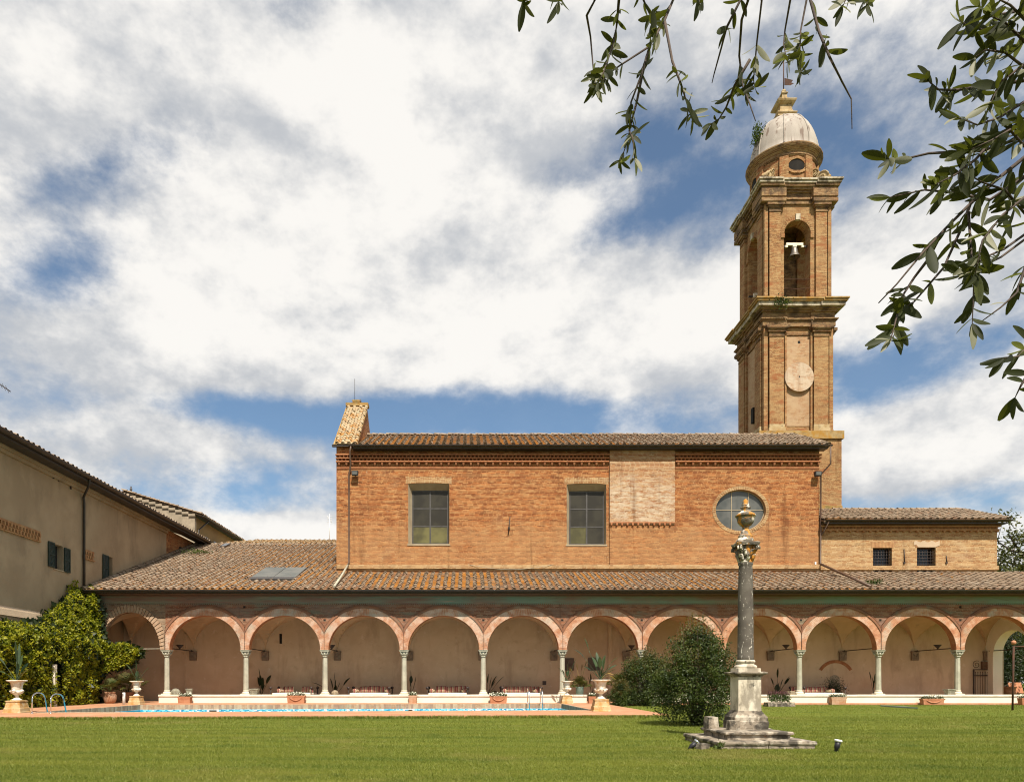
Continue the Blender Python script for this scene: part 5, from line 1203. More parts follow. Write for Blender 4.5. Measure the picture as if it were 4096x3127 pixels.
mb = MB(); mb.box(XH-0.5, XH+0.0, HY1+0.002, HY2, 6, HZ); mb.obj('brick_end', 'church', house)
mb = MB(); mb.box(XH-0.01, XH+0.02, 51.3, 52.9, 9.2, 10.6); mb.obj('blocked_window', 'dark', house)
for i, (a, b, z0_, z1_) in enumerate(hw):
    m_ = MB(); m_.box(XH-0.34, XH-0.30, a-0.02, b+0.02, z0_-0.02, z1_+0.02); w_ = m_.obj('window', 'glass_black', house)
    m_ = MB(); m_.box(XH-0.30, XH-0.24, a, a+(b-a)*0.38, z0_, z1_); m_.obj('casement', 'wood', w_)
    m_ = MB(); m_.add([(XH+0.002, a, z0_), (XH-0.3, a, z0_), (XH-0.3, a, z1_), (XH+0.002, a, z1_)], [(0, 1, 2, 3)]); m_.box(XH-0.3, XH+0.04, a-0.05, b+0.05, z0_-0.06, z0_-0.001); m_.obj('window_sill', 'reveal', w_)
def shutter(y0, y1, z0_, z1_, label_):
    m_ = MB(); m_.box(XH+0.03, XH+0.075, y0, y0+0.06, z0_, z1_); m_.box(XH+0.03, XH+0.075, y1-0.06, y1, z0_, z1_); m_.box(XH+0.03, XH+0.075, y0+0.06, y1-0.06, z0_, z0_+0.07); m_.box(XH+0.03, XH+0.075, y0+0.06, y1-0.06, z1_-0.07, z1_)
    m_.box(XH+0.03, XH+0.075, y0+0.06, y1-0.06, (z0_+z1_)/2-0.03, (z0_+z1_)/2+0.03)
    s_ = m_.obj('shutter', 'shutter', house)
    l_ = MB(); z = z0_+0.08
    while z < z1_-0.1:
        l_.hexa([(XH+0.06, y0+0.06, z), (XH+0.07, y0+0.06, z+0.005), (XH+0.07, y1-0.06, z+0.005), (XH+0.06, y1-0.06, z), (XH+0.035, y0+0.06, z+0.05), (XH+0.045, y0+0.06, z+0.055), (XH+0.045, y1-0.06, z+0.055), (XH+0.035, y1-0.06, z+0.05)]); z += 0.06
    stuff(l_.obj('louvres', 'shutter', s_))
shutter(hy(190), hy(215), 6.72, 7.92, ''); shutter(hy(254), hy(277), 6.66, 7.86, ''); shutter(hy(408), hy(432), 6.75, 8.20, '')
# remains of an older brick cornice left in the plaster
for y0_, y1_, z_ in ((hy(-40), hy(158), 7.72), (hy(333), hy(374), 7.62)):
    m_ = MB(); m_.box(XH, XH+0.05, y0_, y1_, z_+0.42, z_+0.52); m_.box(XH, XH+0.09, y0_, y1_, z_+0.0, z_+0.06); m_.box(XH, XH+0.07, y0_, y1_, z_+0.22, z_+0.26)
    y = y0_
    while y < y1_-0.1: m_.box(XH, XH+0.12, y, y+0.10, z_+0.062, z_+0.218); m_.box(XH, XH+0.10, y+0.1, y+0.19, z_+0.262, z_+0.418); y += 0.24
    m_.obj('cornice_remnant', 'cornice_pale', house)
m_ = MB(); m_.hexa([(XH, HY0, 4.15), (XH+0.16, HY0, 4.15), (XH+0.16, 38.5, 4.05), (XH, 38.5, 4.05), (XH, HY0, 4.62), (XH+0.10, HY0, 4.45), (XH+0.10, 38.5, 4.32), (XH, 38.5, 4.45)]); m_.obj('plaster_ledge', 'ledge', house)
m_ = MB(); m_.box(XH, XH+0.10, HY0, 38.5, -0.1, 4.1); m_.obj('lower_wall', 'house', house)
# eave
m_ = MB(); m_.box(XH+0.001, XH+0.12, HY0, HY1, HZ-0.30, HZ-0.15); m_.box(XH+0.001, XH+0.22, HY0, HY1, HZ-0.148, HZ); m_.obj('eave_moulding', 'house', house)
xe = XH+0.85; zh = 11.62
m_ = MB(); m_.hexa([(xe, HY0, zh-0.12), (xe, HY2+0.9, zh-0.12), (XH-8, HY2+0.9, zh-0.12+8.85*0.3), (XH-8, HY0, zh-0.12+8.85*0.3), (xe, HY0, zh-0.04), (xe, HY2+0.9, zh-0.04), (XH-8, HY2+0.9, zh-0.04+8.85*0.3), (XH-8, HY0, zh-0.04+8.85*0.3)]); hr = m_.obj('roof', 'roof_bed', house)
tile_field(house, hr, (xe, 27.0, zh), (0, 1, 0), Vector((-1, 0, 0.3)).normalized(), 28.2, 2.2, n_ind=300, seed=14, pitch=0.40)
m_ = MB(); gutter(m_, (xe+0.07, HY0, zh-0.02), (xe+0.07, HY2+0.9, zh-0.04), 0.15); m_.obj('gutter', 'gutter', house)
m_ = MB(); m_.box(XH+0.20, xe-0.03, HY0, HY2+0.85, zh-0.27, zh-0.14); m_.obj('eave_board', 'gutter', house)
yp_ = hy(329)
pipe([(xe+0.06, yp_-1.0, zh-0.1), (xe-0.1, yp_-0.8, zh-0.45), (XH+0.12, yp_-0.1, zh-0.85), (XH+0.10, yp_, zh-1.1), (XH+0.10, yp_, 5.6)], 'downpipe', 'gutter', house, 0.065)
m_ = MB(); y = hy(276); m_.tube([(XH+0.06, hy(275), PZ(1902, hy(275))), (XH+0.05, hy(280), PZ(1956, hy(280)))], 0.04, 5); m_.obj('iron_stake', 'iron', house)
m_ = MB(); yq, zq = hy(222), PZ(1913, hy(222)); m_.tube([(XH+0.02, yq-0.26, zq-0.06), (XH+0.06, yq-0.1, zq+0.02), (XH+0.07, yq, zq+0.03), (XH+0.06, yq+0.1, zq+0.02), (XH+0.02, yq+0.26, zq-0.06)], 0.035, 5); m_.obj('bracket_lamp', 'iron', house)

# ================================================================== HOUSE behind
XB_, YB_ = -20.7, 56.0
bh = thing('ochre_house', 'ochre house with a stepped gable wall behind the tan plastered house', 'house', (-26, 66, 0))
zb_ = 13.75
m_ = MB(); m_.box(XB_-0.5, XB_, YB_+0.3, 80, 0, zb_); m_.obj('side_wall', 'house2', bh)
m_ = MB(); m_.add([(XB_-11, YB_, 0), (XB_+0.05, YB_, 0), (XB_+0.05, YB_, zb_+0.1), (XB_-5.4, YB_, zb_+1.75), (XB_-11, YB_, zb_+0.1), (XB_-11, YB_+0.32, 0), (XB_+0.05, YB_+0.32, 0), (XB_+0.05, YB_+0.32, zb_+0.1), (XB_-5.4, YB_+0.32, zb_+1.75), (XB_-11, YB_+0.32, zb_+0.1)], [(0, 1, 2, 3, 4), (9, 8, 7, 6, 5), (1, 6, 7, 2), (2, 7, 8, 3), (3, 8, 9, 4)]); m_.obj('gable_wall', 'oldstone', bh)
m_ = MB(); n = 11
for i in range(n):
    t0, t1 = i/n, (i+1)/n; xa, xb = XB_+0.1-5.5*t0, XB_+0.1-5.5*t1; za = zb_+0.1+1.65*t0
    m_.box(xb, xa, YB_-0.12, YB_+0.1, za-0.12, za+0.06)
m_.obj('gable_steps', 'oldstone', bh)
m_ = MB(); sl2 = 0.3
m_.hexa([(XB_+0.6, YB_-0.1, zb_+0.0), (XB_+0.6, 80, zb_), (XB_-5.4, 80, zb_+1.8), (XB_-5.4, YB_-0.1, zb_+1.8), (XB_+0.6, YB_-0.1, zb_+0.1), (XB_+0.6, 80, zb_+0.1), (XB_-5.4, 80, zb_+1.9), (XB_-5.4, YB_-0.1, zb_+1.9)]); br_ = m_.obj('roof', 'roof_bed', bh)
tile_field(bh, br_, (XB_+0.6, YB_-0.1, zb_+0.12), (0, 1, 0), Vector((-1, 0, 0.3)).normalized(), 24, 6.2, n_ind=120, seed=15, keep=lambda p: p.x > XB_-1.5 or p.y < YB_+1.2)
m_ = MB(); gutter(m_, (XB_+0.68, YB_, zb_+0.05), (XB_+0.68, 80, zb_+0.05), 0.09); m_.obj('gutter', 'gutter', bh)
for (u, v0, v1) in ((826, 2148, 2176), (860, 2166, 2178)):
    Y_ = XB_*F/(u-CU); m_ = MB(); m_.box(XB_-0.02, XB_+0.015, Y_-0.35, Y_+0.35, PZ(v1+6, Y_), PZ(v0, Y_)); m_.obj('window', 'glass_black', bh)
pipe([(XB_+0.62, 57.6, zb_), (XB_+0.1, 56.7, zb_-0.9), (XB_+0.1, 56.6, 10.2)], 'downpipe', 'gutter', bh, 0.06)
# far wing between that house and the church
fw = thing('far_wing', 'low building with an orange tiled roof glimpsed between the church and the ochre house', 'building', (-14, 60, 0))
m_ = MB(); m_.box(-19.9, -7.9, 59.0, 66, 0, 12.2); m_.obj('wing_wall', 'house', fw)
m_ = MB(); Y1_ = 58.4; m_.hexa([(-19.9, Y1_, 11.95), (-7.8, Y1_, 11.95), (-7.8, 62, 12.9), (-17.5, 62, 12.9), (-19.9, Y1_, 12.05), (-7.8, Y1_, 12.05), (-7.8, 62, 13.0), (-17.5, 62, 13.0)]); fr2 = m_.obj('roof', 'roof_bed', fw)
tile_field(fw, fr2, (-19.5, Y1_, 12.08), (1, 0, 0), Vector((0, 3.6, 0.95)).normalized(), 11.6, 3.7, n_ind=60, seed=16, keep=lambda p: p.x > -19.6+(p.y-Y1_)*0.6, cover='tile_bright')
# aerials, birds
m_ = MB(); xa, ya = PX(1318, 60), 60.0; m_.tube([(xa, ya, 12.4), (xa, ya, PZ(2056, ya))], 0.025, 5)
for k in range(5): z = PZ(2066, ya)-k*0.14; m_.tube([(xa-0.22, ya, z), (xa+0.22, ya, z+0.02)], 0.012, 4)
m_.tube([(xa-0.2, ya-0.02, PZ(2062, ya)), (xa+0.2, ya-0.02, PZ(2090, ya))], 0.012, 4)
tag(m_.obj('television_aerial', 'plastic'), 'pale television aerial on the far tiled roof beside the church', 'aerial')
m_ = MB(); Y_ = 33.0; pA, pB = PT(-60, 1495, Y_), PT(42, 1566, Y_); zro = 11.62+0.3*4.5
m_.tube([pA, pB], 0.022, 5)
for k in range(5): c_ = pA+(pB-pA)*(0.35+0.13*k); m_.tube([c_+Vector((-0.14, 0.1, 0.2)), c_+Vector((0.14, -0.1, -0.2))], 0.012, 4)
mid = (pA+pB)/2-Vector((0.6, 0, 0)); m_.tube([pA, mid+Vector((-1.0, 0, 0)), (mid.x-1.0, Y_, zro-1.4)], 0.02, 5)
tag(m_.obj('roof_aerial', 'iron'), 'dark aerial boom sticking out above the tan plastered house roof', 'aerial')
def bird(p, label, s=1.0, rz=0.0):
    b_ = MB(); b_.lathe([(0.01, 0.0), (0.05, 0.03), (0.075, 0.09), (0.07, 0.16), (0.045, 0.21), (0.045, 0.25), (0.035, 0.285), (0.008, 0.30)], 10, 0, 0); b_.tube([(0, -0.03, 0.265), (0, -0.075, 0.255)], [0.014, 0.003], 5); b_.tube([(0, 0.04, 0.08), (0, 0.13, -0.04)], [0.04, 0.02], 6)
    b_.tube([(0.02, 0, 0.02), (0.02, 0, -0.06)], 0.007, 4); b_.tube([(-0.02, 0, 0.02), (-0.02, 0, -0.06)], 0.007, 4)
    o = b_.obj('pigeon', 'bird', None, p); o.rotation_euler = (0, 0, rz); o.scale = (s,)*3; tag(o, label, 'bird')
p_ = PT(524, 1960, YB_+0.1); bird((p_.x, YB_+0.1, zb_+1.75+0.16), 'grey pigeon perched on the stepped gable of the ochre house', 1.3, 1.2)
bird((PX(1442, gy), gy, gz+0.16), 'small bird perched on the tiled gable of the church', 0.8, -1.2)

# ================================================================== COLUMN MONUMENT on the lawn
mx_, my_ = 5.70, 15.08
mon = thing('column_monument', 'weathered stone column with an urn finial on a stepped pedestal on the lawn', 'monument', (mx_, my_, 0))
def slab(mb, x0, x1, y0, y1, prof):   # prof [(overhang, z)] on a rectangle
    vs = []
    for h, z in prof: vs += [(x0-h, y0-h, z), (x1+h, y0-h, z), (x1+h, y1+h, z), (x0-h, y1+h, z)]
    fs = [(i*4+k, i*4+(k+1) % 4, i*4+4+(k+1) % 4, i*4+4+k) for i in range(len(prof)-1) for k in range(4)]
    n = len(prof)*4; mb.add(vs, fs+[(3, 2, 1, 0), (n-4, n-3, n-2, n-1)])
def rough(o, amt, cuts=4, seed=0):
    import bmesh
    bm = bmesh.new(); bm.from_mesh(o.data); bmesh.ops.subdivide_edges(bm, edges=[e for e in bm.edges if e.calc_length() > 0.12], cuts=cuts, use_grid_fill=True)
    from mathutils import noise as mn
    for v in bm.verts:
        q = v.co*5+Vector((seed, seed, 0)); v.co += Vector((mn.noise(q), mn.noise(q+Vector((9, 0, 0))), mn.noise(q+Vector((0, 9, 0)))))*amt
    bm.to_mesh(o.data); bm.free(); o.data.update()
# lower step made of separate slabs
S1 = (4.66, 6.44, 13.64, 15.75); S2 = (4.95, 6.18, 14.03, 15.5)
for (a, b) in ((0, 0.52), (0.52, 1.0)):
    for (c, d_) in ((0, 0.5), (0.5, 1.0)):
        x0_, x1_ = S1[0]+(S1[1]-S1[0])*a, S1[0]+(S1[1]-S1[0])*b; y0_, y1_ = S1[2]+(S1[3]-S1[2])*c, S1[2]+(S1[3]-S1[2])*d_
        q = MB(); g = 0.008; e0_, e1_ = (0.03 if a == 0 else -g), (0.03 if b == 1 else -g); f0, f1 = (0.03 if c == 0 else -g), (0.03 if d_ == 1 else -g)
        dz = random.uniform(-0.008, 0.008)
        vs = []
        for k, z in ((0.0, -0.06), (0.0, 0.05), (0.6, 0.06), (1.0, 0.085), (0.9, 0.118+dz), (0.6, 0.13+dz)):
            h = lambda e_: e_*k if e_ > 0 else e_
            vs += [(x0_-h(e0_), y0_-h(f0), z), (x1_+h(e1_), y0_-h(f0), z), (x1_+h(e1_), y1_+h(f1), z), (x0_-h(e0_), y1_+h(f1), z)]
        q.add(vs, [(i*4+k, i*4+(k+1) % 4, i*4+4+(k+1) % 4, i*4+4+k) for i in range(5) for k in range(4)]+[(20, 21, 22, 23)])
        rough(q.obj('step_slab', 'step', mon), 0.012, 5, 1)
q = MB(); slab(q, *S2, [(-0.02, 0.10), (-0.02, 0.21), (0.0, 0.215), (0.035, 0.235), (0.035, 0.262), (0.01, 0.28)]); rough(q.obj('upper_step', 'step', mon), 0.012, 6, 4)
q = MB(); q.sqprofile(mx_, my_, [(0.335, 0.27), (0.34, 0.44), (0.325, 0.45), (0.325, 0.52), (0.30, 0.56), (0.25, 0.625), (0.238, 0.65)]); rough(q.obj('plinth', 'step', mon), 0.008, 4, 2)
q = MB(); q.sqprofile(mx_, my_, [(0.232, 0.64), (0.228, 1.34)]); q.obj('pedestal', 'marble', mon)
q = MB(); q.sqprofile(mx_, my_, [(0.23, 1.33), (0.25, 1.345), (0.25, 1.36), (0.29, 1.375), (0.315, 1.39), (0.325, 1.405), (0.325, 1.425), (0.28, 1.435)]); rough(q.obj('pedestal_cornice', 'step', mon), 0.006, 3, 5)
q = MB(); q.sqprofile(mx_, my_, [(0.225, 1.43), (0.225, 1.50), (0.215, 1.505)]); q.lathe([(0.215, 1.505), (0.225, 1.53), (0.215, 1.56), (0.185, 1.575), (0.165, 1.59), (0.165, 1.61), (0.185, 1.625), (0.192, 1.645), (0.18, 1.668), (0.163, 1.68)], 24, mx_, my_); q.obj('column_base', 'marble', mon)
q = MB(); q.lathe([(0.165, 1.675), (0.158, 1.72), (0.155, 2.2), (0.148, 2.9), (0.137, 3.50), (0.132, 3.60), (0.146, 3.625), (0.146, 3.65), (0.134, 3.66)], 28, mx_, my_); q.obj('column_shaft', 'shaft', mon)
# leafy capital with volutes
c = MB(); c.lathe([(0.135, 3.65), (0.15, 3.67), (0.128, 3.69), (0.13, 3.78), (0.145, 3.90), (0.175, 4.0)], 20, mx_, my_)
for row_, (n, z0_, h, r0) in enumerate(((8, 3.685, 0.12, 0.13), (8, 3.77, 0.13, 0.135))):
    for k in range(n):
        a = 2*math.pi*(k+0.5*row_)/n; d_ = Vector((math.cos(a), math.sin(a), 0)); o_ = Vector((mx_, my_, 0))
        c.tube([o_+d_*r0+Vector((0, 0, z0_)), o_+d_*(r0+0.02)+Vector((0, 0, z0_+h*0.6)), o_+d_*(r0+0.05)+Vector((0, 0, z0_+h)), o_+d_*(r0+0.075)+Vector((0, 0, z0_+h*0.97)), o_+d_*(r0+0.07)+Vector((0, 0, z0_+h*0.86))], [0.032, 0.036, 0.03, 0.02, 0.01], 6)
for k in range(4):
    a = math.pi/4+k*math.pi/2; d_ = Vector((math.cos(a), math.sin(a), 0)); s_ = Vector((-d_.y, d_.x, 0)); o_ = Vector((mx_, my_, 0))
    for sg in (-1, 1):
        pts = []
        for i in range(22):
            t_ = i*0.5; r_ = 0.062*(1-i/26); pts.append(o_+d_*(0.225+r_*math.cos(t_-0.6))+s_*sg*(0.028)+Vector((0, 0, 3.945+r_*math.sin(t_-0.6))))
        c.tube(pts, [0.017-0.0004*i for i in range(22)], 5)
    c.tube([o_+d_*0.14+Vector((0, 0, 3.80)), o_+d_*0.17+Vector((0, 0, 3.90)), o_+d_*0.22+Vector((0, 0, 3.99))], [0.03, 0.03, 0.025], 6)
vs = []; n = 8
for z, sc_ in ((4.0, 0.98), (4.02, 1.02), (4.05, 1.06), (4.065, 1.0)):
    for k in range(32):
        a = 2*math.pi*k/32; r_ = 0.205+0.085*abs(math.cos(2*(a-math.pi/4)))**3; vs.append((mx_+r_*sc_*math.cos(a), my_+r_*sc_*math.sin(a), z))
c.add(vs, [(j*32+k, j*32+(k+1) % 32, j*32+32+(k+1) % 32, j*32+32+k) for j in range(3) for k in range(32)]+[tuple(range(96, 128)), tuple(reversed(range(32)))])
c.obj('capital', 'capital', mon)
u_ = MB(); u_.lathe([(0.20, 4.065), (0.18, 4.12), (0.155, 4.16), (0.13, 4.175), (0.145, 4.19), (0.148, 4.205), (0.12, 4.225), (0.10, 4.25), (0.085, 4.30), (0.062, 4.345), (0.06, 4.375), (0.075, 4.385), (0.07, 4.40)], 24, mx_, my_)
u_.lathe([(0.06, 4.398), (0.12, 4.43), (0.155, 4.48), (0.172, 4.55), (0.178, 4.60), (0.20, 4.605), (0.203, 4.625), (0.18, 4.65), (0.12, 4.69), (0.085, 4.72), (0.075, 4.76), (0.10, 4.775), (0.102, 4.795), (0.07, 4.81)], 28, mx_, my_)
u_.lathe([(0.066, 4.805), (0.07, 4.84), (0.058, 4.89), (0.04, 4.94), (0.012, 4.965)], 16, mx_, my_, wob=lambda a, j: 0.12*math.sin(7*a+j))
u_.obj('urn_finial', 'capital', mon)
def stone(name, p, size, label, m_='fragment', rz=0.0, cat='stone', seed=0, amt=0.03, kind='box'):
    q = MB()
    if kind == 'box': q.frustum(0, 0, 0, size[2], size[0]/2, size[1]/2, size[0]/2*0.94, size[1]/2*0.94)
    elif kind == 'flare': q.sqprofile(0, 0, [(0.36, 0), (0.38, size[2]*0.25), (0.42, size[2]*0.55), (0.5, size[2]*0.72), (0.5, size[2]*0.86), (0.46, size[2]*0.88), (0.46, size[2]*0.8)], size[0], size[1])
    else: q.lathe([(0.42, 0), (0.5, size[2]*0.3), (0.42, size[2]*0.65), (0.25, size[2]*0.9), (0.05, size[2])], 9, 0, 0, smooth=False, sx=size[0], sy=size[1])
    o = q.obj(name, m_, None, p); rough(o, amt, 3, seed); o.rotation_euler = (0, 0, rz); return tag(o, label, cat)
stone('stone_block', (5.27, 14.60, 0.272), (0.22, 0.17, 0.20), 'broken square stone block leaning against the monument plinth', 'step', 0.1, seed=3, amt=0.012)
stone('stone_stump', (5.02, 15.15, 0.272), (0.23, 0.21, 0.24), 'dark lichened stone stump on the corner of the upper monument step', 'step', 0.2, seed=5, amt=0.012)
stone('stone_shard', (4.35, 13.62, -0.01), (0.22, 0.16, 0.10), 'small broken stone shard in the grass before the monument steps', 'step', 0.5, seed=6, amt=0.02)
weeds('weeds', (4.62, 13.52, 0.05), (0.05, 0.03, 0.04), 60, 'tuft of green weeds at the corner of the lower monument step', 0.07)
def lawnspot(p, rz, label, tilt):
    t = thing('lawn_spotlight', label, 'spotlight', p, rz, 'spotlights in the lawn')
    d_ = Vector((math.sin(tilt), 0, math.cos(tilt))); o_ = Vector((0, 0, 0))
    b = MB(); b.tube([o_-Vector((0, 0, 0.03)), o_+d_*0.05, o_+d_*0.06, o_+d_*0.17], [0.035, 0.035, 0.045, 0.05], 10); b.obj('body', 'black_plastic', t, LOCAL)
    b = MB(); b.tube([o_+d_*0.165, o_+d_*0.18, o_+d_*0.205, o_+d_*0.21], [0.05, 0.066, 0.066, 0.05], 12); b.obj('rim', 'chrome' if tilt > 0.6 else 'plastic', t, LOCAL)
lawnspot(tuple(PT(2756, 2992, 13.65).xy)+(0.0,), 0.1, 'tilted lawn spotlight with a shiny rim near the monument steps', 0.9)
lawnspot(tuple(PT(3344, 3003, 13.15).xy)+(0.0,), 0.0, 'upright black lawn spotlight with a pale rim beside the monument', 0.22)

# ================================================================== URNS with bird-of-paradise plants
def urn(p, label, h=1.19, scallop=False):
    t = thing('garden_urn', label, 'urn', p, 0, 'urns around the pool'); k = h/1.19
    b = MB(); b.sqprofile(0, 0, [(0.33*k, 0), (0.33*k, 0.03), (0.31*k, 0.05), (0.30*k, 0.17*k), (0.28*k, 0.19*k), (0.25*k, 0.36*k), (0.23*k, 0.38*k), (0.26*k, 0.395*k), (0.26*k, 0.44*k), (0.20*k, 0.45*k)]); b.obj('pedestal', 'urnbase', t, LOCAL)
    z = 0.45*k
    w = (lambda a, j: (0.05*math.sin(13*a) if j >= 16 else 0.0)) if scallop else None
    b = MB(); b.lathe([(0.17*k, z), (0.17*k, z+0.03), (0.12*k, z+0.06), (0.06*k, z+0.12), (0.055*k, z+0.15), (0.075*k, z+0.165), (0.06*k, z+0.18), (0.10*k, z+0.20), (0.17*k, z+0.26), (0.195*k, z+0.31), (0.185*k, z+0.35), (0.165*k, z+0.375), (0.175*k, z+0.39), (0.185*k, z+0.50), (0.205*k, z+0.60), (0.225*k, z+0.66), (0.30*k, z+0.695), (0.345*k, z+0.705), (0.345*k, z+0.735), (0.30*k, z+0.74), (0.20*k, z+0.70)], 32, wob=w)
    for a in range(4):
        t_ = a*math.pi/2-math.pi/2; d_ = Vector((math.cos(t_), math.sin(t_), 0)); b.ball((d_.x*0.175*k, d_.y*0.175*k, z+0.33*k), 0.07*k, 9, 6, 1.25)
        b.tube([d_*0.20*k+Vector((d_.y*0.09, -d_.x*0.09, z+0.33*k)), d_*0.24*k+Vector((0, 0, z+0.36*k)), d_*0.20*k+Vector((-d_.y*0.09, d_.x*0.09, z+0.33*k))], 0.022, 5)
    b.obj('bowl', 'urn', t, LOCAL)
    b = MB(); b.lathe([(0.01, z+0.695*k), (0.22*k, z+0.70*k)], 20); b.obj('soil', 'bark', t, LOCAL)
    return z+0.70*k
URN = [((-16.47, 27.0), 1.19, False, 'white urn on a rust stained pedestal beside the ivy and the curved steel rails'), ((-16.30, 36.4), 1.12, False, 'white urn on a rust stained pedestal in front of the ivy arch'),
       ((5.14, 37.9), 1.12, False, 'pale urn on a rust stained pedestal in front of the loggia column'), ((5.16, 28.4), 1.25, True, 'scallop rimmed urn with mask reliefs on the brick paving by the pool corner')]
def paddle(mb, base, d_, pet, L, W, droop=0.4, fold=0.25, pr=0.012, rnd=random):
    """a long petiole and a paddle shaped blade, folded along the midrib"""
    base = Vector(base); d_ = Vector(d_).normalized(); side = d_.cross(Vector((0, 0, 1)));
    side = side.normalized() if side.length > 1e-3 else Vector((1, 0, 0))
    out = Vector((d_.x, d_.y, 0)); out = out.normalized() if out.length > 1e-3 else Vector((1, 0, 0))
    pts = []; p = base.copy(); dd = d_.copy(); n = 5
    for i in range(n+1):
        pts.append(p.copy()); p = p+dd*(pet/n); dd = (dd+out*0.03*droop-Vector((0, 0, 0.03*droop))).normalized()
    mb.tube(pts, [pr*(1.3-0.7*i/n) for i in range(n+1)], 5)
    p = pts[-1]; tw = rnd.uniform(-0.45, 0.45); m = 8; W = W*1.25; vs = []
    side = (Matrix.Rotation(tw, 3, dd) @ side)
    for i in range(m+1):
        t_ = i/m; w = W*0.5*math.sin(math.pi*min(1, (t_*0.93+0.05)))**0.75; up = side.cross(dd).normalized()
        vs += [p+side*w+up*w*fold, p.copy(), p-side*w+up*w*fold]
        p = p+dd*(L/m); dd = (dd+(out*0.5-Vector((0, 0, 1)))*0.10*droop).normalized(); side = (side-dd*side.dot(dd)).normalized()
    fs = []
    for i in range(m): a = 3*i; fs += [(a, a+1, a+4, a+3), (a+1, a+2, a+5, a+4)]
    mb.add(vs, fs, True)
def strelitzia(name, p, specs, label, group, m_='strel', dry=()):
    t = thing(name, label, 'plant', p, 0, group)
    for i, (ax, ay, pet, L, W, dr) in enumerate(specs):
        q = MB(); paddle(q, (random.uniform(-0.05, 0.05), random.uniform(-0.05, 0.05), 0), (ax, ay, 1.0), pet, L, W, dr)
        q.obj('leaf', 'strel_dry' if i in dry else m_, t, LOCAL)
    return t
def rspec(n, h, spread=0.5, seed=0, L=0.42, W=0.13):
    r = random.Random(seed); out = []
    for i in range(n): a = r.uniform(0, 6.28); s_ = spread*r.uniform(0.1, 1.0); k = r.uniform(0.45, 1.0); out.append((math.cos(a)*s_, math.sin(a)*s_, h*k*0.62, L*r.uniform(0.7, 1.15), W*r.uniform(0.8, 1.2), r.uniform(0.2, 0.9)))
    return out
GU = 'bird of paradise plants in the urns'
for i, ((x, y), h, scl, lab) in enumerate(URN):
    zt = urn((x, y, ZD), lab, h, scl)
    pz = (x, y, ZD+zt)
    if i == 0: strelitzia('bird_of_paradise', pz, [(-0.05, 0, 0.75, 0.75, 0.10, 0.05), (-0.02, 0.1, 0.6, 0.8, 0.09, 0.05), (-0.6, 0, 0.7, 0.7, 0.13, 0.5), (-1.2, 0.2, 0.5, 0.4, 0.06, 0.9), (0.55, 0, 0.35, 0.45, 0.14, 0.2), (0.75, 0.1, 0.28, 0.4, 0.13, 0.3), (0.3, -0.2, 0.3, 0.4, 0.12, 0.1), (-0.25, -0.2, 0.2, 0.35, 0.12, 0.1), (0.1, 0.2, 0.5, 0.5, 0.10, 0.05)], 'tall bird of paradise plant in the urn beside the steel rails', GU)
    if i == 1: strelitzia('bird_of_paradise', pz, [(-0.55, 0, 0.62, 0.5, 0.12, 0.25), (-0.02, 0, 0.62, 0.42, 0.11, 0.05), (0.6, 0, 0.45, 0.5, 0.15, 0.35), (0.12, -0.1, 0.28, 0.3, 0.16, 0.1), (0.35, 0, 0.15, 0.3, 0.12, 0.1), (-0.2, 0.1, 0.12, 0.3, 0.1, 0.1), (0.3, 0.2, 0.3, 0.3, 0.1, 0.1)], 'sparse bird of paradise plant in the urn before the ivy arch', GU)
    if i == 2: strelitzia('bird_of_paradise', pz, [(0.35, 0, 0.75, 0.55, 0.10, 0.1), (0.08, 0, 0.6, 0.5, 0.14, 0.1), (-0.5, 0, 0.55, 0.4, 0.08, 0.4), (-0.3, 0, 0.4, 0.3, 0.1, 0.2), (0.2, 0.1, 0.3, 0.35, 0.12, 0.1), (-0.1, 0.1, 0.3, 0.35, 0.12, 0.1), (0.3, -0.1, 0.2, 0.3, 0.12, 0.2), (0.5, 0, 0.15, 0.25, 0.1, 0.5)], 'upright bird of paradise plant in the urn before the loggia column', GU)
    if i == 3: strelitzia('bird_of_paradise', pz, [(-0.42, 0, 1.25, 0.50, 0.16, -0.1), (-0.65, 0, 1.05, 0.50, 0.12, 0.5), (0.12, -0.1, 0.42, 0.5, 0.14, 0.0), (0.62, 0, 0.72, 0.42, 0.12, 0.45), (0.75, 0, 0.45, 0.42, 0.11, 0.6), (0.95, 0, 0.30, 0.40, 0.11, 0.5), (-0.3, 0.2, 0.5, 0.45, 0.14, 0.2), (-0.1, -0.2, 0.45, 0.45, 0.13, 0.1), (-1.0, 0, 0.5, 0.35, 0.10, 0.4), (0.2, 0.2, 0.5, 0.5, 0.14, 0.1), (-0.1, 0.2, 0.7, 0.4, 0.1, 0.1), (0.35, -0.2, 0.12, 0.35, 0.1, 0.8), (1.3, -0.1, 0.35, 0.34, 0.06, 2.6), (0.5, -0.3, 0.2, 0.4, 0.06, 1.6), (-0.2, 0, 0.1, 0.3, 0.14, 0.1), (0.1, 0, 0.15, 0.3, 0.14, 0.1)], 'big bird of paradise plant with a few yellowed leaves in the scalloped urn', GU, dry=(12, 13))
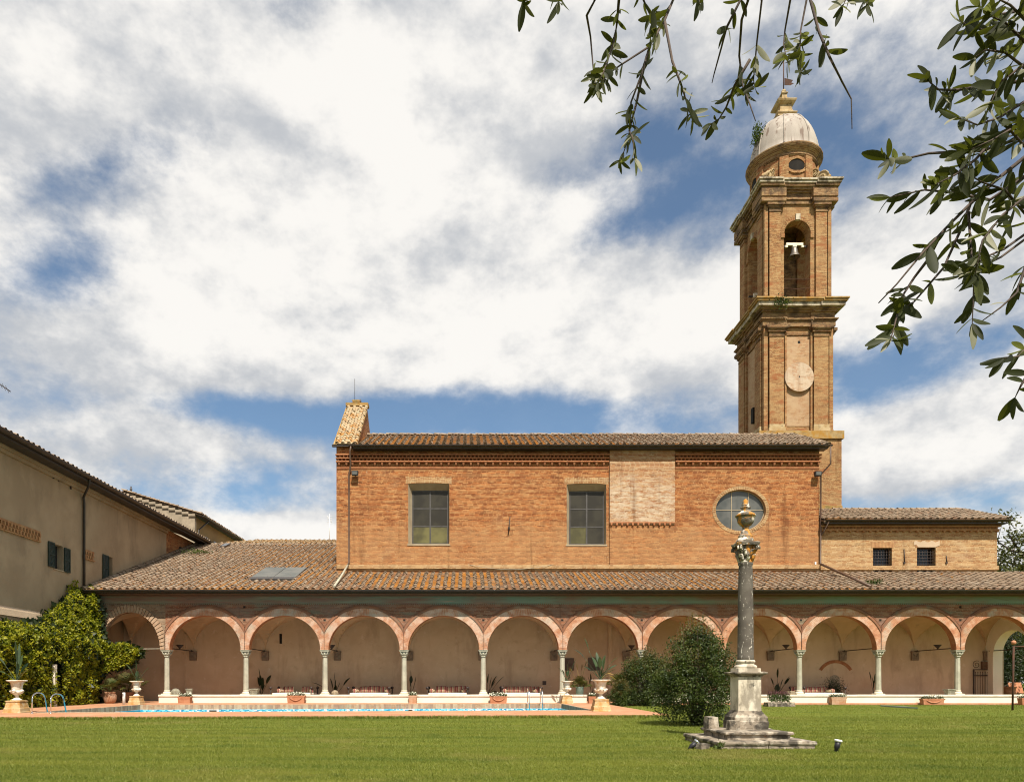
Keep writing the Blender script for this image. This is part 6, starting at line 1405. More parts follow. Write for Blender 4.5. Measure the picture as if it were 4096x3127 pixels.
# plants standing in the loggia
GL = 'bird of paradise plants in the loggia shade'
POTN = ['near the wide carved capital', 'near the tan boulder', 'near the narrow flower pot', 'near the garland flower box', 'near the purple flower trough', 'near a loggia column', 'near the square flower pot']
def potplant(u, Y, specs, label, tagword=''):
    Y = 42.4; x = PX(u, Y); strelitzia('loggia_plant', (x, Y, 0.36), [(a, b, pe*1.08, L*1.1, W*1.5, dr) for a, b, pe, L, W, dr in specs], label, GL, 'darkleaf')  # near-black leaf colour paints in the loggia shade
    q = MB(); q.lathe([(0.16, ZD-0.36), (0.22, -0.02), (0.235, -0.02), (0.235, 0.02), (0.2, 0.02), (0.19, -0.03)], 16); tag(q.obj('plant_pot', 'terra', None, (x, Y, 0.36)), 'terracotta plant pot behind the low wall '+POTN.pop(0), 'pot', 'plant pots behind the low wall')
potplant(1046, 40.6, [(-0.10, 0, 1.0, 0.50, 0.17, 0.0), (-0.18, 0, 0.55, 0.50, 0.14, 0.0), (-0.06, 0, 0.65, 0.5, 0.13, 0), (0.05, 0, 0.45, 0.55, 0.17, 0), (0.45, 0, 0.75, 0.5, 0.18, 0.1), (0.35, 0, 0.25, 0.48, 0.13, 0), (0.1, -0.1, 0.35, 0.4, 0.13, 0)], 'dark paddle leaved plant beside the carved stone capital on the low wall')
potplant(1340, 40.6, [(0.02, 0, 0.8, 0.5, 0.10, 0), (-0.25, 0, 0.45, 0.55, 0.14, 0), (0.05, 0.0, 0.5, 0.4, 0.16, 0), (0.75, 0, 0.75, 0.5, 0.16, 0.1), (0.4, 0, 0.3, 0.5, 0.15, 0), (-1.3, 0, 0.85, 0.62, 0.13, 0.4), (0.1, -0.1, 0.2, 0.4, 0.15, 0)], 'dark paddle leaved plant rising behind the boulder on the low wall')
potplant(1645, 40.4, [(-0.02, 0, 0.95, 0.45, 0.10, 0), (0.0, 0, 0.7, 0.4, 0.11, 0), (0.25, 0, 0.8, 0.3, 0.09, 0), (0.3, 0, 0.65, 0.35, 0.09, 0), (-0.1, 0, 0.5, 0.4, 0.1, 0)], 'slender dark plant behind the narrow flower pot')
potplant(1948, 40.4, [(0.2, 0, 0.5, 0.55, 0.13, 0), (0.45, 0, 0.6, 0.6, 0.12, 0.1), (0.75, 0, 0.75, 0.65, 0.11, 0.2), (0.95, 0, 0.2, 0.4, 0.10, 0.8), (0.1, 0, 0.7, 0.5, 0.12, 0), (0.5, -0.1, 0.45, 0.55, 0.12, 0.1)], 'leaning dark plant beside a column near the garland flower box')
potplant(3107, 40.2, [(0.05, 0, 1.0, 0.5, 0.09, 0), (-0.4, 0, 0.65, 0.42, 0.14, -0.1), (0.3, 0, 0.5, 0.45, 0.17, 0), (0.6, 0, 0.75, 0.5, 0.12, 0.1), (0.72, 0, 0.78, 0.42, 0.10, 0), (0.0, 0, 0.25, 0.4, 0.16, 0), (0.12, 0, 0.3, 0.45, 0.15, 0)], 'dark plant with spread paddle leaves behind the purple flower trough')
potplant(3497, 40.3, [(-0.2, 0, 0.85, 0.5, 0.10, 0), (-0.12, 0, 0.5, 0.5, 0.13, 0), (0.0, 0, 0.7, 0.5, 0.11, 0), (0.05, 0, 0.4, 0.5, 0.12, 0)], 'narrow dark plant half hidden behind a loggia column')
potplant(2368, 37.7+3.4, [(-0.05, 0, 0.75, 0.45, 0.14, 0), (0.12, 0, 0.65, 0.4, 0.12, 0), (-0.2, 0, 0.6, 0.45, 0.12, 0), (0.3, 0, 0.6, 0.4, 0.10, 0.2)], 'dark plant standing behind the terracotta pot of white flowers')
# palms: fans of thin blades
def fan(mb, base, d_, pet, n, L, spread=2.6, droop=0.3, w=0.022):
    base = Vector(base); d_ = Vector(d_).normalized(); p = base+d_*pet; mb.tube([base, base+d_*pet*0.5+Vector((0, 0, 0.02)), p], 0.008, 4)
    side = d_.cross(Vector((0, 0, 1))); side = side.normalized() if side.length > 1e-3 else Vector((1, 0, 0)); up = side.cross(d_)
    for i in range(n):
        a = spread*(i/(n-1)-0.5); e_ = (d_*math.cos(a)+side*math.sin(a)+up*random.uniform(-0.12, 0.12)).normalized(); s2 = (side*math.cos(a)-d_*math.sin(a))*w
        q = p+e_*L*0.55; r_ = p+e_*L-Vector((0, 0, L*droop)); mb.add([p-s2*0.3, p+s2*0.3, q+s2, q-s2, r_], [(0, 1, 2, 3), (3, 2, 4)])
def palm(name, p, n, pet, L, label, seed, pot=None, stretch=1.0):
    random.seed(seed); t = thing(name, label, 'palm', p)
    for i in range(n):
        a = 2.4*i; el_ = random.uniform(0.15, 1.4); q = MB(); fan(q, (0, 0, 0), (math.cos(a)*math.cos(el_), math.sin(a)*math.cos(el_), math.sin(el_)), pet*random.uniform(0.6, 1.2), 13, L*random.uniform(0.8, 1.1)); q.obj('frond', 'palm', t, LOCAL)
    return t
Y_ = YF+0.2; x = PX(2319, Y_)
q = MB(); q.lathe([(0.175, 0), (0.20, 0.02), (0.212, 0.38), (0.215, 0.42), (0.19, 0.42), (0.18, 0.36)], 24, smooth=True); tag(q.obj('glazed_pot', 'teal', None, (x, Y_, ZW)), 'teal glazed cylinder pot standing on the low wall', 'pot')
pt_ = palm('potted_palm', (x, Y_, ZW+0.36), 17, 0.36, 0.42, 'fan palm with tall yellow new fronds in the teal pot', 21)
for (dx, hh) in ((-0.12, 0.95), (-0.5, 0.85), (0.25, 1.1), (0.1, 0.9)):
    q = MB(); fan(q, (0, 0, 0), (dx, 0, 1), hh, 9, 0.42, 0.9, 0.02); q.obj('frond', 'strel_dry' if dx < 0 else 'palm', pt_, LOCAL)
def bigpot(p, label, r=0.32, h=0.5, m_='terra_pale'):
    q = MB(); q.lathe([(r*0.62, 0), (r*0.85, h*0.2), (r, h*0.5), (r*0.92, h*0.75), (r*0.7, h*0.9), (r*0.82, h*0.95), (r*0.82, h), (r*0.7, h), (r*0.66, h*0.9)], 24); tag(q.obj('terracotta_jar', m_, None, p), label, 'jar')
bigpot((PX(440, 38.1), 38.1, ZD), 'bulging terracotta jar in the passage arch beside the ivy', 0.33, 0.60)
palm('potted_palm', (PX(440, 38.1), 38.1, ZD+0.55), 14, 0.55, 0.45, 'fan palm growing from the bulging terracotta jar', 22)
bigpot((PX(512, 40.2), 40.2, ZD), 'straight terracotta jar in the shade of the passage arch', 0.38, 0.55, 'terra')
palm('shade_palm', (PX(512, 40.2), 40.2, ZD+0.5), 22, 0.8, 0.7, 'dark fan palm in the shade of the passage arch', 23)
# small grey-green shrub by the niche
random.seed(77)
# ------------------------------------------------------------------ flower boxes
def flowerbox(u0, u1, v0, v1, Y, label, m_='terra', garland=False, square=False):
    x0_, x1_ = PX(u0, Y), PX(u1, Y); w = x1_-x0_; h = (v1-v0)*Y/F; dp = 0.36 if not square else w
    zb2 = ZD if Y < 38.95 and u0 < 2460 else 0.0
    t = thing('flower_box', label, 'flower box', ((x0_+x1_)/2, Y+dp/2, zb2), 0, 'terracotta flower boxes along the low wall')
    b = MB(); a = w/2; d_ = dp/2
    prof = [(0.88, 0), (0.90, h*0.08), (0.93, h*0.55), (0.95, h*0.78), (1.0, h*0.82), (1.0, h), (0.9, h), (0.88, h*0.85)]
    vs = []
    for k, z in prof: vs += [(-a*k, -d_*k, z), (a*k, -d_*k, z), (a*k, d_*k, z), (-a*k, d_*k, z)]
    b.add(vs, [(i*4+k, i*4+(k+1) % 4, i*4+4+(k+1) % 4, i*4+4+k) for i in range(len(prof)-1) for k in range(4)]+[(3, 2, 1, 0), (28, 29, 30, 31)]); b.obj('box', m_, t, LOCAL)
    if garland:
        g = MB(); g.tube([(a*0.62*s_, -d_*0.95-0.012, h*(0.34+0.34*s_*s_)) for s_ in [i/8-1 for i in range(17)]], [0.022+0.012*(1-abs(i/8-1)) for i in range(17)], 6); g.ball((-a*0.62, -d_*0.95, h*0.7), 0.03, 7, 5); g.ball((a*0.62, -d_*0.95, h*0.7), 0.03, 7, 5); g.obj('garland', m_, t, LOCAL)
    else:
        g = MB(); g.box(-a*0.965, a*0.965, -d_*0.965, d_*0.965, h*0.60, h*0.66); g.obj('band', m_, t, LOCAL)
    n = int(420*max(w, 0.4)); P = np.stack([RNG.uniform(-a*0.95, a*0.95, n), RNG.uniform(-d_*1.0, d_*0.9, n), h+np.abs(RNG.normal(0.04, 0.06, n))], 1)
    P[:, 2] *= 1-0.06*np.abs(P[:, 0]/a)**3
    leaves('foliage', P, rand_dirs(n)+np.array((0, -0.2, 0.6)), RNG.uniform(0.05, 0.10, n), 0.035, 'flowerleaf', t, LOCAL)
    nf = int(60*max(w, 0.4)); bl = MB()
    for i in range(nf):
        p = Vector((random.uniform(-a, a)*0.98, random.uniform(-d_*1.1, d_*0.5), h+random.uniform(0.05, 0.19))); r_ = random.uniform(0.03, 0.05); tl = Vector((random.uniform(-.4, .4), random.uniform(-1, 0.1), random.uniform(0.3, 1))).normalized()
        sx_ = tl.cross(Vector((1, 0.3, 0))).normalized(); sy_ = tl.cross(sx_)
        ring = [p+(sx_*math.cos(k*1.2566)+sy_*math.sin(k*1.2566))*r_*(1.0)+tl*0.01 for k in range(5)]; ring2 = [p+(sx_*math.cos(k*1.2566+0.63)+sy_*math.sin(k*1.2566+0.63))*r_*0.55 for k in range(5)]
        bl.add([p]+[q for pr_ in zip(ring, ring2) for q in pr_], [(0, 1+k, 1+(k+1) % 10) for k in range(10)])
    stuff(bl.obj('blossoms', 'flower', t, LOCAL))
flowerbox(709, 761, 2783, 2810, 38.45, 'plain banded terracotta flower box beside a rounded boulder', 'terra')
flowerbox(1146, 1219, 2779, 2810, 38.45, 'garlanded terracotta flower box with trailing white flowers before a striped daybed', 'terra', True)
flowerbox(1634, 1667, 2776, 2807, 38.45, 'narrow square terracotta flower pot below a loggia column', 'terra_pale', square=True)
flowerbox(1958, 2030, 2782, 2810, 38.45, 'garlanded terracotta flower box near the far steel pool rails', 'terra', True)
flowerbox(2355, 2384, 2778, 2806, 38.25, 'square terracotta flower pot at the open end of the low wall', 'terra', square=True)
flowerbox(3326, 3388, 2784, 2815, 38.55, 'bleached terracotta flower box below the wall niche', 'terra_pale')
flowerbox(3692, 3780, 2795, 2820, 38.45, 'wide garlanded terracotta flower box on the lawn edge before the low wall', 'terra', True)
flowerbox(4088, 4150, 2794, 2822, 38.2, 'terracotta flower box beside the rusty iron post', 'terra')
# purple flowers in a stone trough
xt0, xt1, Yt = PX(3070, 36.1), PX(3176, 36.1), 36.1
t = thing('stone_trough', 'rough stone trough of purple flowering spikes on the lawn', 'planter', ((xt0+xt1)/2, Yt+0.2, 0))
b = MB(); b.frustum(0, 0, -0.02, 0.20, 0.66, 0.32, 0.64, 0.30); o = b.obj('trough', 'step', t, LOCAL); rough(o, 0.035, 4, 8)
n = 900; P = np.stack([RNG.uniform(-0.5, 0.5, n), RNG.uniform(-0.25, 0.25, n), RNG.uniform(0.18, 0.55, n)], 1); leaves('foliage', P, rand_dirs(n)*0.5+np.array((0, 0, 1)), RNG.uniform(0.08, 0.16, n), 0.03, 'flowerleaf', t, LOCAL)
n = 260; P = np.stack([RNG.uniform(-0.5, 0.5, n), RNG.uniform(-0.25, 0.25, n), RNG.uniform(0.5, 0.68, n)], 1); leaves('flower_spikes', P, rand_dirs(n)*0.25+np.array((0, 0, 1)), RNG.uniform(0.08, 0.15, n), 0.035, 'lavender', t, LOCAL)
# ------------------------------------------------------------------ stones on the low wall
stone('carved_fragment', (PX(757, YF+0.2), YF+0.2, ZW), (0.34, 0.3, 0.36), 'square carved stone capital on the low wall beside the plain flower box', 'fragment', 0.1, 'stone', 2, 0.012, 'flare')
stone('boulder', (PX(702, YF+0.2), YF+0.22, ZW), (0.52, 0.36, 0.32), 'rounded pale boulder lying on the end of the low wall', 'fragment', 0.2, 'boulder', 12, 0.03, 'round')
stone('carved_fragment', (PX(1017, YF+0.2), YF+0.2, ZW), (0.48, 0.40, 0.36), 'wide carved stone capital on the low wall beside dark plant leaves', 'fragment', 0, 'stone', 4, 0.012, 'flare')
stone('boulder', (PX(1340, YF+0.2), YF+0.2, ZW), (0.40, 0.32, 0.24), 'tan pointed boulder on the low wall beside a column base', 'boulder', 0.3, 'boulder', 15, 0.03, 'round')
stone('carved_fragment', (PX(3798, YF+0.2), YF+0.2, ZW), (0.50, 0.36, 0.34), 'broken carved capital on the low wall near the iron gate', 'fragment', 0.1, 'stone', 21, 0.02, 'flare')
stone('stone_fragment', (PX(3160, YF+0.2), YF+0.2, ZW), (0.36, 0.3, 0.19), 'pale broken stone fragment on the low wall beside a striped daybed', 'boulder', 0.2, 'stone', 23, 0.03)
# ------------------------------------------------------------------ daybeds
def pillow(w, h, d_):
    q = MB(); n = 10; vs = []; fs = []
    for side in (1, -1):
        for j in range(n+1):
            for i in range(n+1):
                s_, t_ = 2*i/n-1, 2*j/n-1; k = ((1-abs(s_)**3.0)*(1-abs(t_)**3.0))**0.5; pin = 1-0.06*(1-abs(t_*s_)); vs.append((s_*w/2*(1-0.05*t_*t_), -side*d_/2*k, t_*h/2*(1-0.05*s_*s_)))
        for j in range(n):
            for i in range(n):
                o_ = (0 if side > 0 else (n+1)**2)+j*(n+1)+i; fs.append((o_, o_+1, o_+n+2, o_+n+1) if side > 0 else (o_, o_+n+1, o_+n+2, o_+1))
    q.add(vs, fs, True); return q.mesh('cushion')
PIL = pillow(0.56, 0.46, 0.20); PIL.materials.append(M['stripes'])
BOL = MB(); BOL.lathe([(0.02, -0.3), (0.11, -0.28), (0.13, -0.2), (0.135, 0.2), (0.11, 0.28), (0.02, 0.3)], 14); BOLM = BOL.mesh('bolster'); BOLM.materials.append(M['stripes'])
def daybed(u0, u1, label, cush, Y0=40.45, W=None):
    xa, xb = PX(u0, Y0), PX(u1, Y0); w = xb-xa; dp = 1.75
    t = thing('daybed', label, 'daybed', ((xa+xb)/2, Y0, ZD), 0, 'striped daybeds in the loggia')
    b = MB(); b.box(-w/2, w/2, 0, dp, 0.24, 0.30); b.obj('frame', 'iron', t, LOCAL)
    b = MB(); slab(b, -w/2+0.06, w/2-0.06, 0.04, dp-0.04, [(-0.02, 0.30), (0.0, 0.32), (0.0, 0.47), (-0.03, 0.50)]); b.obj('mattress', 'linen', t, LOCAL)
    for sx in (-1, 1):
        for sy in (0, dp):
            b = MB(); b.tube([(sx*w/2, sy, 0), (sx*w/2, sy, 0.72)], 0.022 if sy == 0 else 0.035, 8); pst = b.obj('post', 'iron', t, LOCAL)
            b = MB(); b.ball((sx*w/2, sy, 0.775), 0.085, 14, 9); b.obj('ball_finial', 'iron', pst, LOCAL)
    for cx_, sc_ in cush:
        o = link('cushion', PIL, None, t, (cx_*w/2, dp-0.28, 0.50+0.18*sc_)); o.rotation_euler = (R(-18), 0, random.uniform(-0.12, 0.12)); o.scale = (sc_*1.12, 1, sc_*0.80)
    for s_ in (-1, 1):
        o = link('bolster', BOLM, None, t, (s_*(w/2-0.22), dp-0.50, 0.60)); o.rotation_euler = (R(90), 0, 0.2*s_)
daybed(1083, 1245, 'daybed with two spread striped cushions behind the garlanded flower box', [(-0.45, 1.0), (0.5, 1.0)])
daybed(1394, 1556, 'daybed with three striped cushions behind the low wall between the tan boulder and a column', [(-0.38, 1.0), (0.12, 1.08), (0.58, 1.0)])
daybed(1709, 1871, 'daybed with three striped cushions behind the narrow flower pot', [(-0.35, 1.05), (0.15, 1.0), (0.65, 1.08)])
daybed(2009, 2166, 'daybed with a row of striped cushions near the far steel pool rails', [(-0.55, 1.0), (-0.1, 1.0), (0.35, 1.02), (0.75, 1.0)])
daybed(3217, 3381, 'daybed with striped cushions below the brick arch in the loggia wall', [(-0.8, 1.0), (-0.35, 0.95), (0.1, 0.95), (0.55, 0.95)])
# ------------------------------------------------------------------ pool furniture
def hoop(p0, p1, h, label):
    t = thing('pool_rail', label, 'handrail', (p0[0], p0[1], ZD), 0, 'steel rails at the pool')
    a, b = Vector((0, 0, 0)), Vector((p1[0]-p0[0], p1[1]-p0[1], -0.35)); pts = [a, a+Vector((0, 0, h*0.72))]
    for i in range(1, 8):
        s_ = math.pi*i/8; m_ = (a+b*0.72)*0.5; pts.append(Vector(((b.x*0.72)*(1-math.cos(s_))/2, (b.y*0.72)*(1-math.cos(s_))/2, h*0.72+h*0.28*math.sin(s_))))
    pts += [Vector((b.x*0.74, b.y*0.74, h*0.70)), b]
    q = MB(); q.tube(pts, 0.024, 10); q.obj('tube', 'chrome', t, LOCAL)
    q = MB(); q.lathe([(0.06, 0), (0.06, 0.012), (0.03, 0.02)], 14); q.obj('foot_flange', 'chrome', t, LOCAL)
hoop((-15.56, 26.4), (-15.80, 27.9), 0.74, 'curved steel handrail at the pool edge next to the white urn'); hoop((-14.92, 26.45), (-15.12, 27.95), 0.70, 'curved steel handrail at the pool edge by the ivy hedge')
yr2 = 37.85; hoop((3.12, yr2), (3.10, 36.4), 0.80, 'upright steel handrail on the far pool edge before the low wall'); hoop((3.78, yr2+0.05), (3.76, 36.45), 0.80, 'upright steel handrail on the far pool edge beside the pale urn')
t = thing('bollard_light', 'slim white bollard light on the paving in front of the passage arch', 'light', (-16.62, 35.75, ZD))
q = MB(); q.lathe([(0.07, 0), (0.07, 0.58), (0.062, 0.60)], 18); q.obj('tube', 'plastic', t, LOCAL); q = MB(); q.box(-0.03, 0.012, -0.076, -0.06, 0.42, 0.54); q.obj('lens', 'black_plastic', t, LOCAL)
# ------------------------------------------------------------------ loggia fittings
UPL = ['by the end bay next to the ivy arch', 'above the tan boulder', 'beside the large dark plaque', 'over the purple flower trough', 'near the iron gate', 'behind the big rose bush']
for k, fr_ in ((0, 0.45), (2, 0.5), (6, 0.62), (8, 0.42), (10, 0.42), (7, 0.45)):
    x = COLX[k]; y = YF+0.42+(YB-YF-0.6)*fr_
    q = MB(); q.lathe([(0.01, -0.02), (0.03, 0.0), (0.20, 0.21), (0.20, 0.225), (0.18, 0.215), (0.02, 0.03)], 18); q.tube([(0, 0, -0.04), (0, 0, 0.02)], 0.02, 6)
    tag(q.obj('uplight', 'iron', None, (x, y, 3.03)), 'black funnel uplight on the tie rod '+UPL.pop(0), 'lamp', 'funnel uplights on the tie rods')
def panel(name, u0, u1, v0, v1, m_, label, cat, Y=YB, th=0.05):
    q = MB(); q.box(PX(u0, Y), PX(u1, Y), Y-th, Y-0.002, PZ(v1, Y), PZ(v0, Y)); o = q.obj(name, m_); rough(o, 0.008, 3, u0); return tag(o, label, cat)
panel('wall_plaque', 2258, 2296, 2631, 2680, 'slate', 'dark stone plaque on the loggia wall behind the pale urn', 'plaque'); panel('wall_plaque', 2352, 2402, 2629, 2680, 'slate', 'large dark stone plaque on the loggia wall behind the tall bird of paradise', 'plaque')
panel('wall_slit', 1118, 1128, 2534, 2573, 'dark', 'narrow dark slit window high on the loggia wall', 'window', th=0.01)
panel('wall_slit', 413, 460, 2640, 2778, 'dark', 'dark doorway in the loggia wall behind the potted palm', 'doorway', th=0.012)
panel('wall_stain', 2170, 2185, 2722, 2738, 'slate', 'small dark stone disc on the loggia wall above a striped daybed', 'stone disc', th=0.03); panel('wall_stain', 2334, 2349, 2727, 2745, 'slate', 'dark stone disc on the loggia wall behind the teal pot', 'stone disc', th=0.03)
q = MB(); n = 26; uc, vc = 3342, 2696
for i in range(n):
    a0_, a1_ = math.pi*(0.17+0.66*(i+0.06)/n), math.pi*(0.17+0.66*(i+0.94)/n); r0, r1 = 0.94, 1.12
    def ap(r, a, y): return (PX(uc, YB)-r*math.cos(a), y, PZ(vc, YB)+r*math.sin(a)-0.28)
    q.hexa([ap(r0, a0_, YB-0.03), ap(r0, a1_, YB-0.03), ap(r0, a1_, YB), ap(r0, a0_, YB), ap(r1, a0_, YB-0.03), ap(r1, a1_, YB-0.03), ap(r1, a1_, YB), ap(r1, a0_, YB)])
o = q.obj('relieving_arch', 'cornice', log); stuff(o)
q = MB(); n = 16; vs = [(PX(3339, YB)+0.31*math.cos(math.pi*i/n), YB-0.006, PZ(2719, YB)+0.31*math.sin(math.pi*i/n)) for i in range(n+1)]+[(PX(3339, YB)-0.31, YB-0.006, 0.3), (PX(3339, YB)+0.31, YB-0.006, 0.3)]
q.add(vs, [tuple(range(n+3))]); q.obj('wall_niche', 'oldstone', log)
n = 1500; c_ = np.array((PX(3336, 42.0), 42.0, 0.75)); P = RNG.normal(size=(n, 3))*np.array((0.26, 0.2, 0.26)); tt = thing('loggia_shrub', 'dark feathery shrub in front of the wall niche', 'shrub', tuple(c_)); leaves('foliage', P, P+rand_dirs(n)*0.4+np.array((0, 0, 0.2)), RNG.uniform(0.06, 0.13, n), 0.03, 'darkleaf', tt, LOCAL)
q = MB(); q.lathe([(0.16, ZD-0.75), (0.2, -0.3), (0.02, -0.29)], 14); q.obj('pot', 'terra', tt, LOCAL)
# iron gate leaning on the wall, rusty box and scroll
gu0, gu1, Yg = 3893, 3979, 42.85
t = thing('iron_gate', 'black iron gate of upright bars leaning at the end of the loggia', 'gate', (PX((gu0+gu1)/2, Yg), Yg, ZD))
gw = (PX(gu1, Yg)-PX(gu0, Yg))/2; gh = PZ(2675, Yg)-ZD
q = MB(); q.box(-gw, -gw+0.06, -0.03, 0.03, 0, gh); q.box(gw-0.07, gw, -0.03, 0.03, 0, gh); q.box(-gw+0.06, gw-0.07, -0.025, 0.025, gh-0.05, gh); q.box(-gw+0.06, gw-0.07, -0.025, 0.025, gh-0.40, gh-0.34); q.box(-gw+0.06, gw-0.07, -0.025, 0.025, 0.06, 0.11); q.obj('gate_frame', 'iron', t, LOCAL)
for i in range(8):
    x = -gw+0.06+(2*gw-0.13)*(i+0.5)/8; q = MB(); q.tube([(x, 0, 0.11), (x, 0, gh-0.22)], 0.012, 6); q.tube([(x, 0, gh-0.24), (x, 0, gh-0.19), (x, 0, gh-0.12)], [0.008, 0.024, 0.003], 6); q.obj('bar', 'rust', t, LOCAL)
t = thing('iron_scroll', 'rusty iron scroll ornament on the wall above the gate', 'ornament', (PX(3906, 42.9), 42.9, PZ(2657, 42.9)))
q = MB(); q.tube([(0.24*(1-i/40)*math.cos(1.0+i*0.3), 0, 0.24*(1-i/40)*math.sin(1.0+i*0.3)) for i in range(34)], 0.016, 5); q.obj('scroll', 'rust', t, LOCAL)
panel('meter_box', 3923, 3957, 2645, 2675, 'wood', 'brown meter box on the wall above the iron gate', 'box', 42.98, 0.16)
t = thing('wall_lantern', 'small pale wall lamp beside the brown meter box', 'lamp', (PX(3970, 42.9), 42.9, PZ(2650, 42.9)))
q = MB(); q.lathe([(0.04, -0.1), (0.055, -0.08), (0.055, 0.1), (0.02, 0.12), (0.012, 0.26), (0.012, 0.3)], 10); q.obj('body', 'travertine_cap', t, LOCAL)
# rusty frame at the lawn's edge with a ball on top
t = thing('garden_gateway', 'thin rusty iron gateway with a ball on top standing on the lawn', 'gateway', (PX(4050, 31.8), 31.8, 0))
q = MB(); q.tube([(0, 0, -0.05), (0.05, 0, 2.75)], 0.04, 8); q.obj('post', 'rust', t, LOCAL); q = MB(); q.tube([(0.05, 0, 2.73), (3.2, 0.4, 2.73)], 0.035, 8); q.obj('crossbar', 'rust', t, LOCAL); q = MB(); q.tube([(3.2, 0.4, 2.73), (3.2, 0.4, -0.05)], 0.04, 8); q.obj('post', 'rust', t, LOCAL); q = MB(); q.ball((0.05, 0, 2.90), 0.10, 14, 9); q.obj('ball', 'terra', t, LOCAL)
# cover plate in the lawn
q = MB(); ya, yb_ = 33.0, 36.2; q.hexa([(PX(3536, yb_), yb_-1.9, 0.0), (PX(3682, ya), ya+0.2, 0.0), (PX(3682, ya), yb_, 0.0), (PX(3530, yb_), yb_, 0.0), (PX(3536, yb_), yb_-1.9, 0.06), (PX(3682, ya), ya+0.2, 0.06), (PX(3682, ya), yb_, 0.06), (PX(3530, yb_), yb_, 0.06)])
tag(q.obj('cover_plate', 'metalplate'), 'flat green metal cover plate set in the lawn', 'cover plate')
q = MB(); q.lathe([(0.30, 0), (0.34, 0.05), (0.36, 0.5), (0.38, 0.52), (0.38, 0.58), (0.34, 0.6), (0.36, 0.82), (0.40, 0.85), (0.40, 0.92), (0.33, 0.92), (0.3, 0.8)], 24); tag(q.obj('garden_pot', 'terra', None, (PX(4036, 44.2), 44.2, 0)), 'big ribbed terracotta pot in the garden behind the end arch', 'pot')
# folding chair beyond
t = thing('garden_chair', 'orange canvas garden chair on the grass behind the end arch', 'chair', (PX(4082, 50), 50, 0))
q = MB(); q.hexa([(-0.45, -0.35, 0.42), (0.45, -0.35, 0.42), (0.45, 0.35, 0.36), (-0.45, 0.35, 0.36), (-0.45, -0.35, 0.46), (0.45, -0.35, 0.46), (0.45, 0.35, 0.40), (-0.45, 0.35, 0.40)]); q.obj('seat', 'terra', t, LOCAL)
q = MB(); q.hexa([(-0.45, 0.30, 0.42), (0.45, 0.30, 0.42), (0.45, 0.35, 0.42), (-0.45, 0.35, 0.42), (-0.45, 0.55, 1.15), (0.45, 0.55, 1.15), (0.45, 0.6, 1.15), (-0.45, 0.6, 1.15)]); q.obj('backrest', 'terra', t, LOCAL)
for sx in (-0.43, 0.43):
    for sy in (-0.33, 0.4): q = MB(); q.tube([(sx, sy, 0), (sx, sy*0.9, 0.42)], 0.02, 6); q.obj('leg', 'iron', t, LOCAL)

# ================================================================== PLANTS
def inpoly(px_, py_, poly):
    ins = np.zeros(len(px_), bool); n = len(poly)
    for i in range(n):
        x0_, y0_ = poly[i]; x1_, y1_ = poly[(i+1) % n]
        c_ = ((y0_ > py_) != (y1_ > py_)) & (px_ < (x1_-x0_)*(py_-y0_)/(y1_-y0_+1e-12)+x0_); ins ^= c_
    return ins
def vnoise(P, s, seed=0):
    from mathutils import noise as mn
    return np.array([mn.noise(Vector((p[0]*s+seed, p[1]*s, p[2]*s))) for p in P])
# ------------------------------------------------------------------ ivy
XI = -18.75
side = [(24, -0.05), (24, 3.3), (29.5, 3.5), (31.0, 3.8), (33.6, 3.75), (34.2, 4.3), (35.2, 4.75), (36.4, 5.3), (36.9, 6.2), (37.4, 6.5), (38.0, 6.4), (38.4, 6.0), (38.4, -0.05)]
def ivy_points(n, depth0, depth1):
    Y_ = RNG.uniform(24, 38.5, n*2); Z_ = RNG.uniform(-0.05, 6.6, n*2); k = inpoly(Y_, Z_, side); Y_, Z_ = Y_[k][:n], Z_[k][:n]
    P = np.stack([np.zeros(len(Y_)), Y_, Z_], 1)
    lump = vnoise(P, 0.9, 3)*0.35+vnoise(P, 2.6, 9)*0.22
    top = np.interp(Y_, [p[0] for p in side[1:-1]], [p[1] for p in side[1:-1]])
    back = np.clip((Z_-3.2)/2.4, 0, 1)*0.75+np.clip((Z_-top+0.5)/0.5, 0, 1)*0.3        # thins out against the wall higher up
    P[:, 0] = XI+lump-back-RNG.uniform(depth0, depth1, len(Y_))
    P[:, 0] += np.clip((Y_-36.8)/1.6, 0, 1)*-0.35
    door = (Y_ > 33.7) & (Y_ < 34.35) & (Z_ < 2.15)
    return P[~door & (P[:, 0] > XH+0.06)]
front = [(-19.7, 6.2), (-19.35, 6.1), (-19.15, 5.2), (-19.1, 4.2), (-18.95, 3.5), (-18.6, 3.1), (-18.0, 3.2), (-17.6, 3.15), (-17.0, 2.9), (-16.95, 2.6), (-17.4, 2.15), (-18.2, 1.9), (-19.0, 1.7), (-19.2, 1.2), (-19.3, -0.05), (-19.7, -0.05)]
def ivy_front(n, a, b):
    X_ = RNG.uniform(-19.8, -16.8, n*4); Z_ = RNG.uniform(-0.05, 6.3, n*4); k = inpoly(X_, Z_, front); X_, Z_ = X_[k][:n], Z_[k][:n]
    P = np.stack([X_, np.zeros(len(X_)), Z_], 1); P[:, 1] = 38.35+vnoise(P, 1.2, 5)*0.3+RNG.uniform(a, b, len(X_)); return P
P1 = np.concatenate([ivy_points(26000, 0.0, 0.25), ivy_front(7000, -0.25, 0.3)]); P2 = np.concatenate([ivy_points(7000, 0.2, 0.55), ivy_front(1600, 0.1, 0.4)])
ivy = thing('ivy', 'dense yellow-green ivy climbing the plastered house and the loggia corner', 'ivy', (-19.2, 33, 0))
D1 = rand_dirs(len(P1))*0.75+np.array((0.35, -0.45, -0.10))
leaves('foliage', P1, D1, RNG.uniform(0.09, 0.19, len(P1)), RNG.uniform(0.07, 0.13, len(P1)), 'ivy', ivy, None, 0.2)
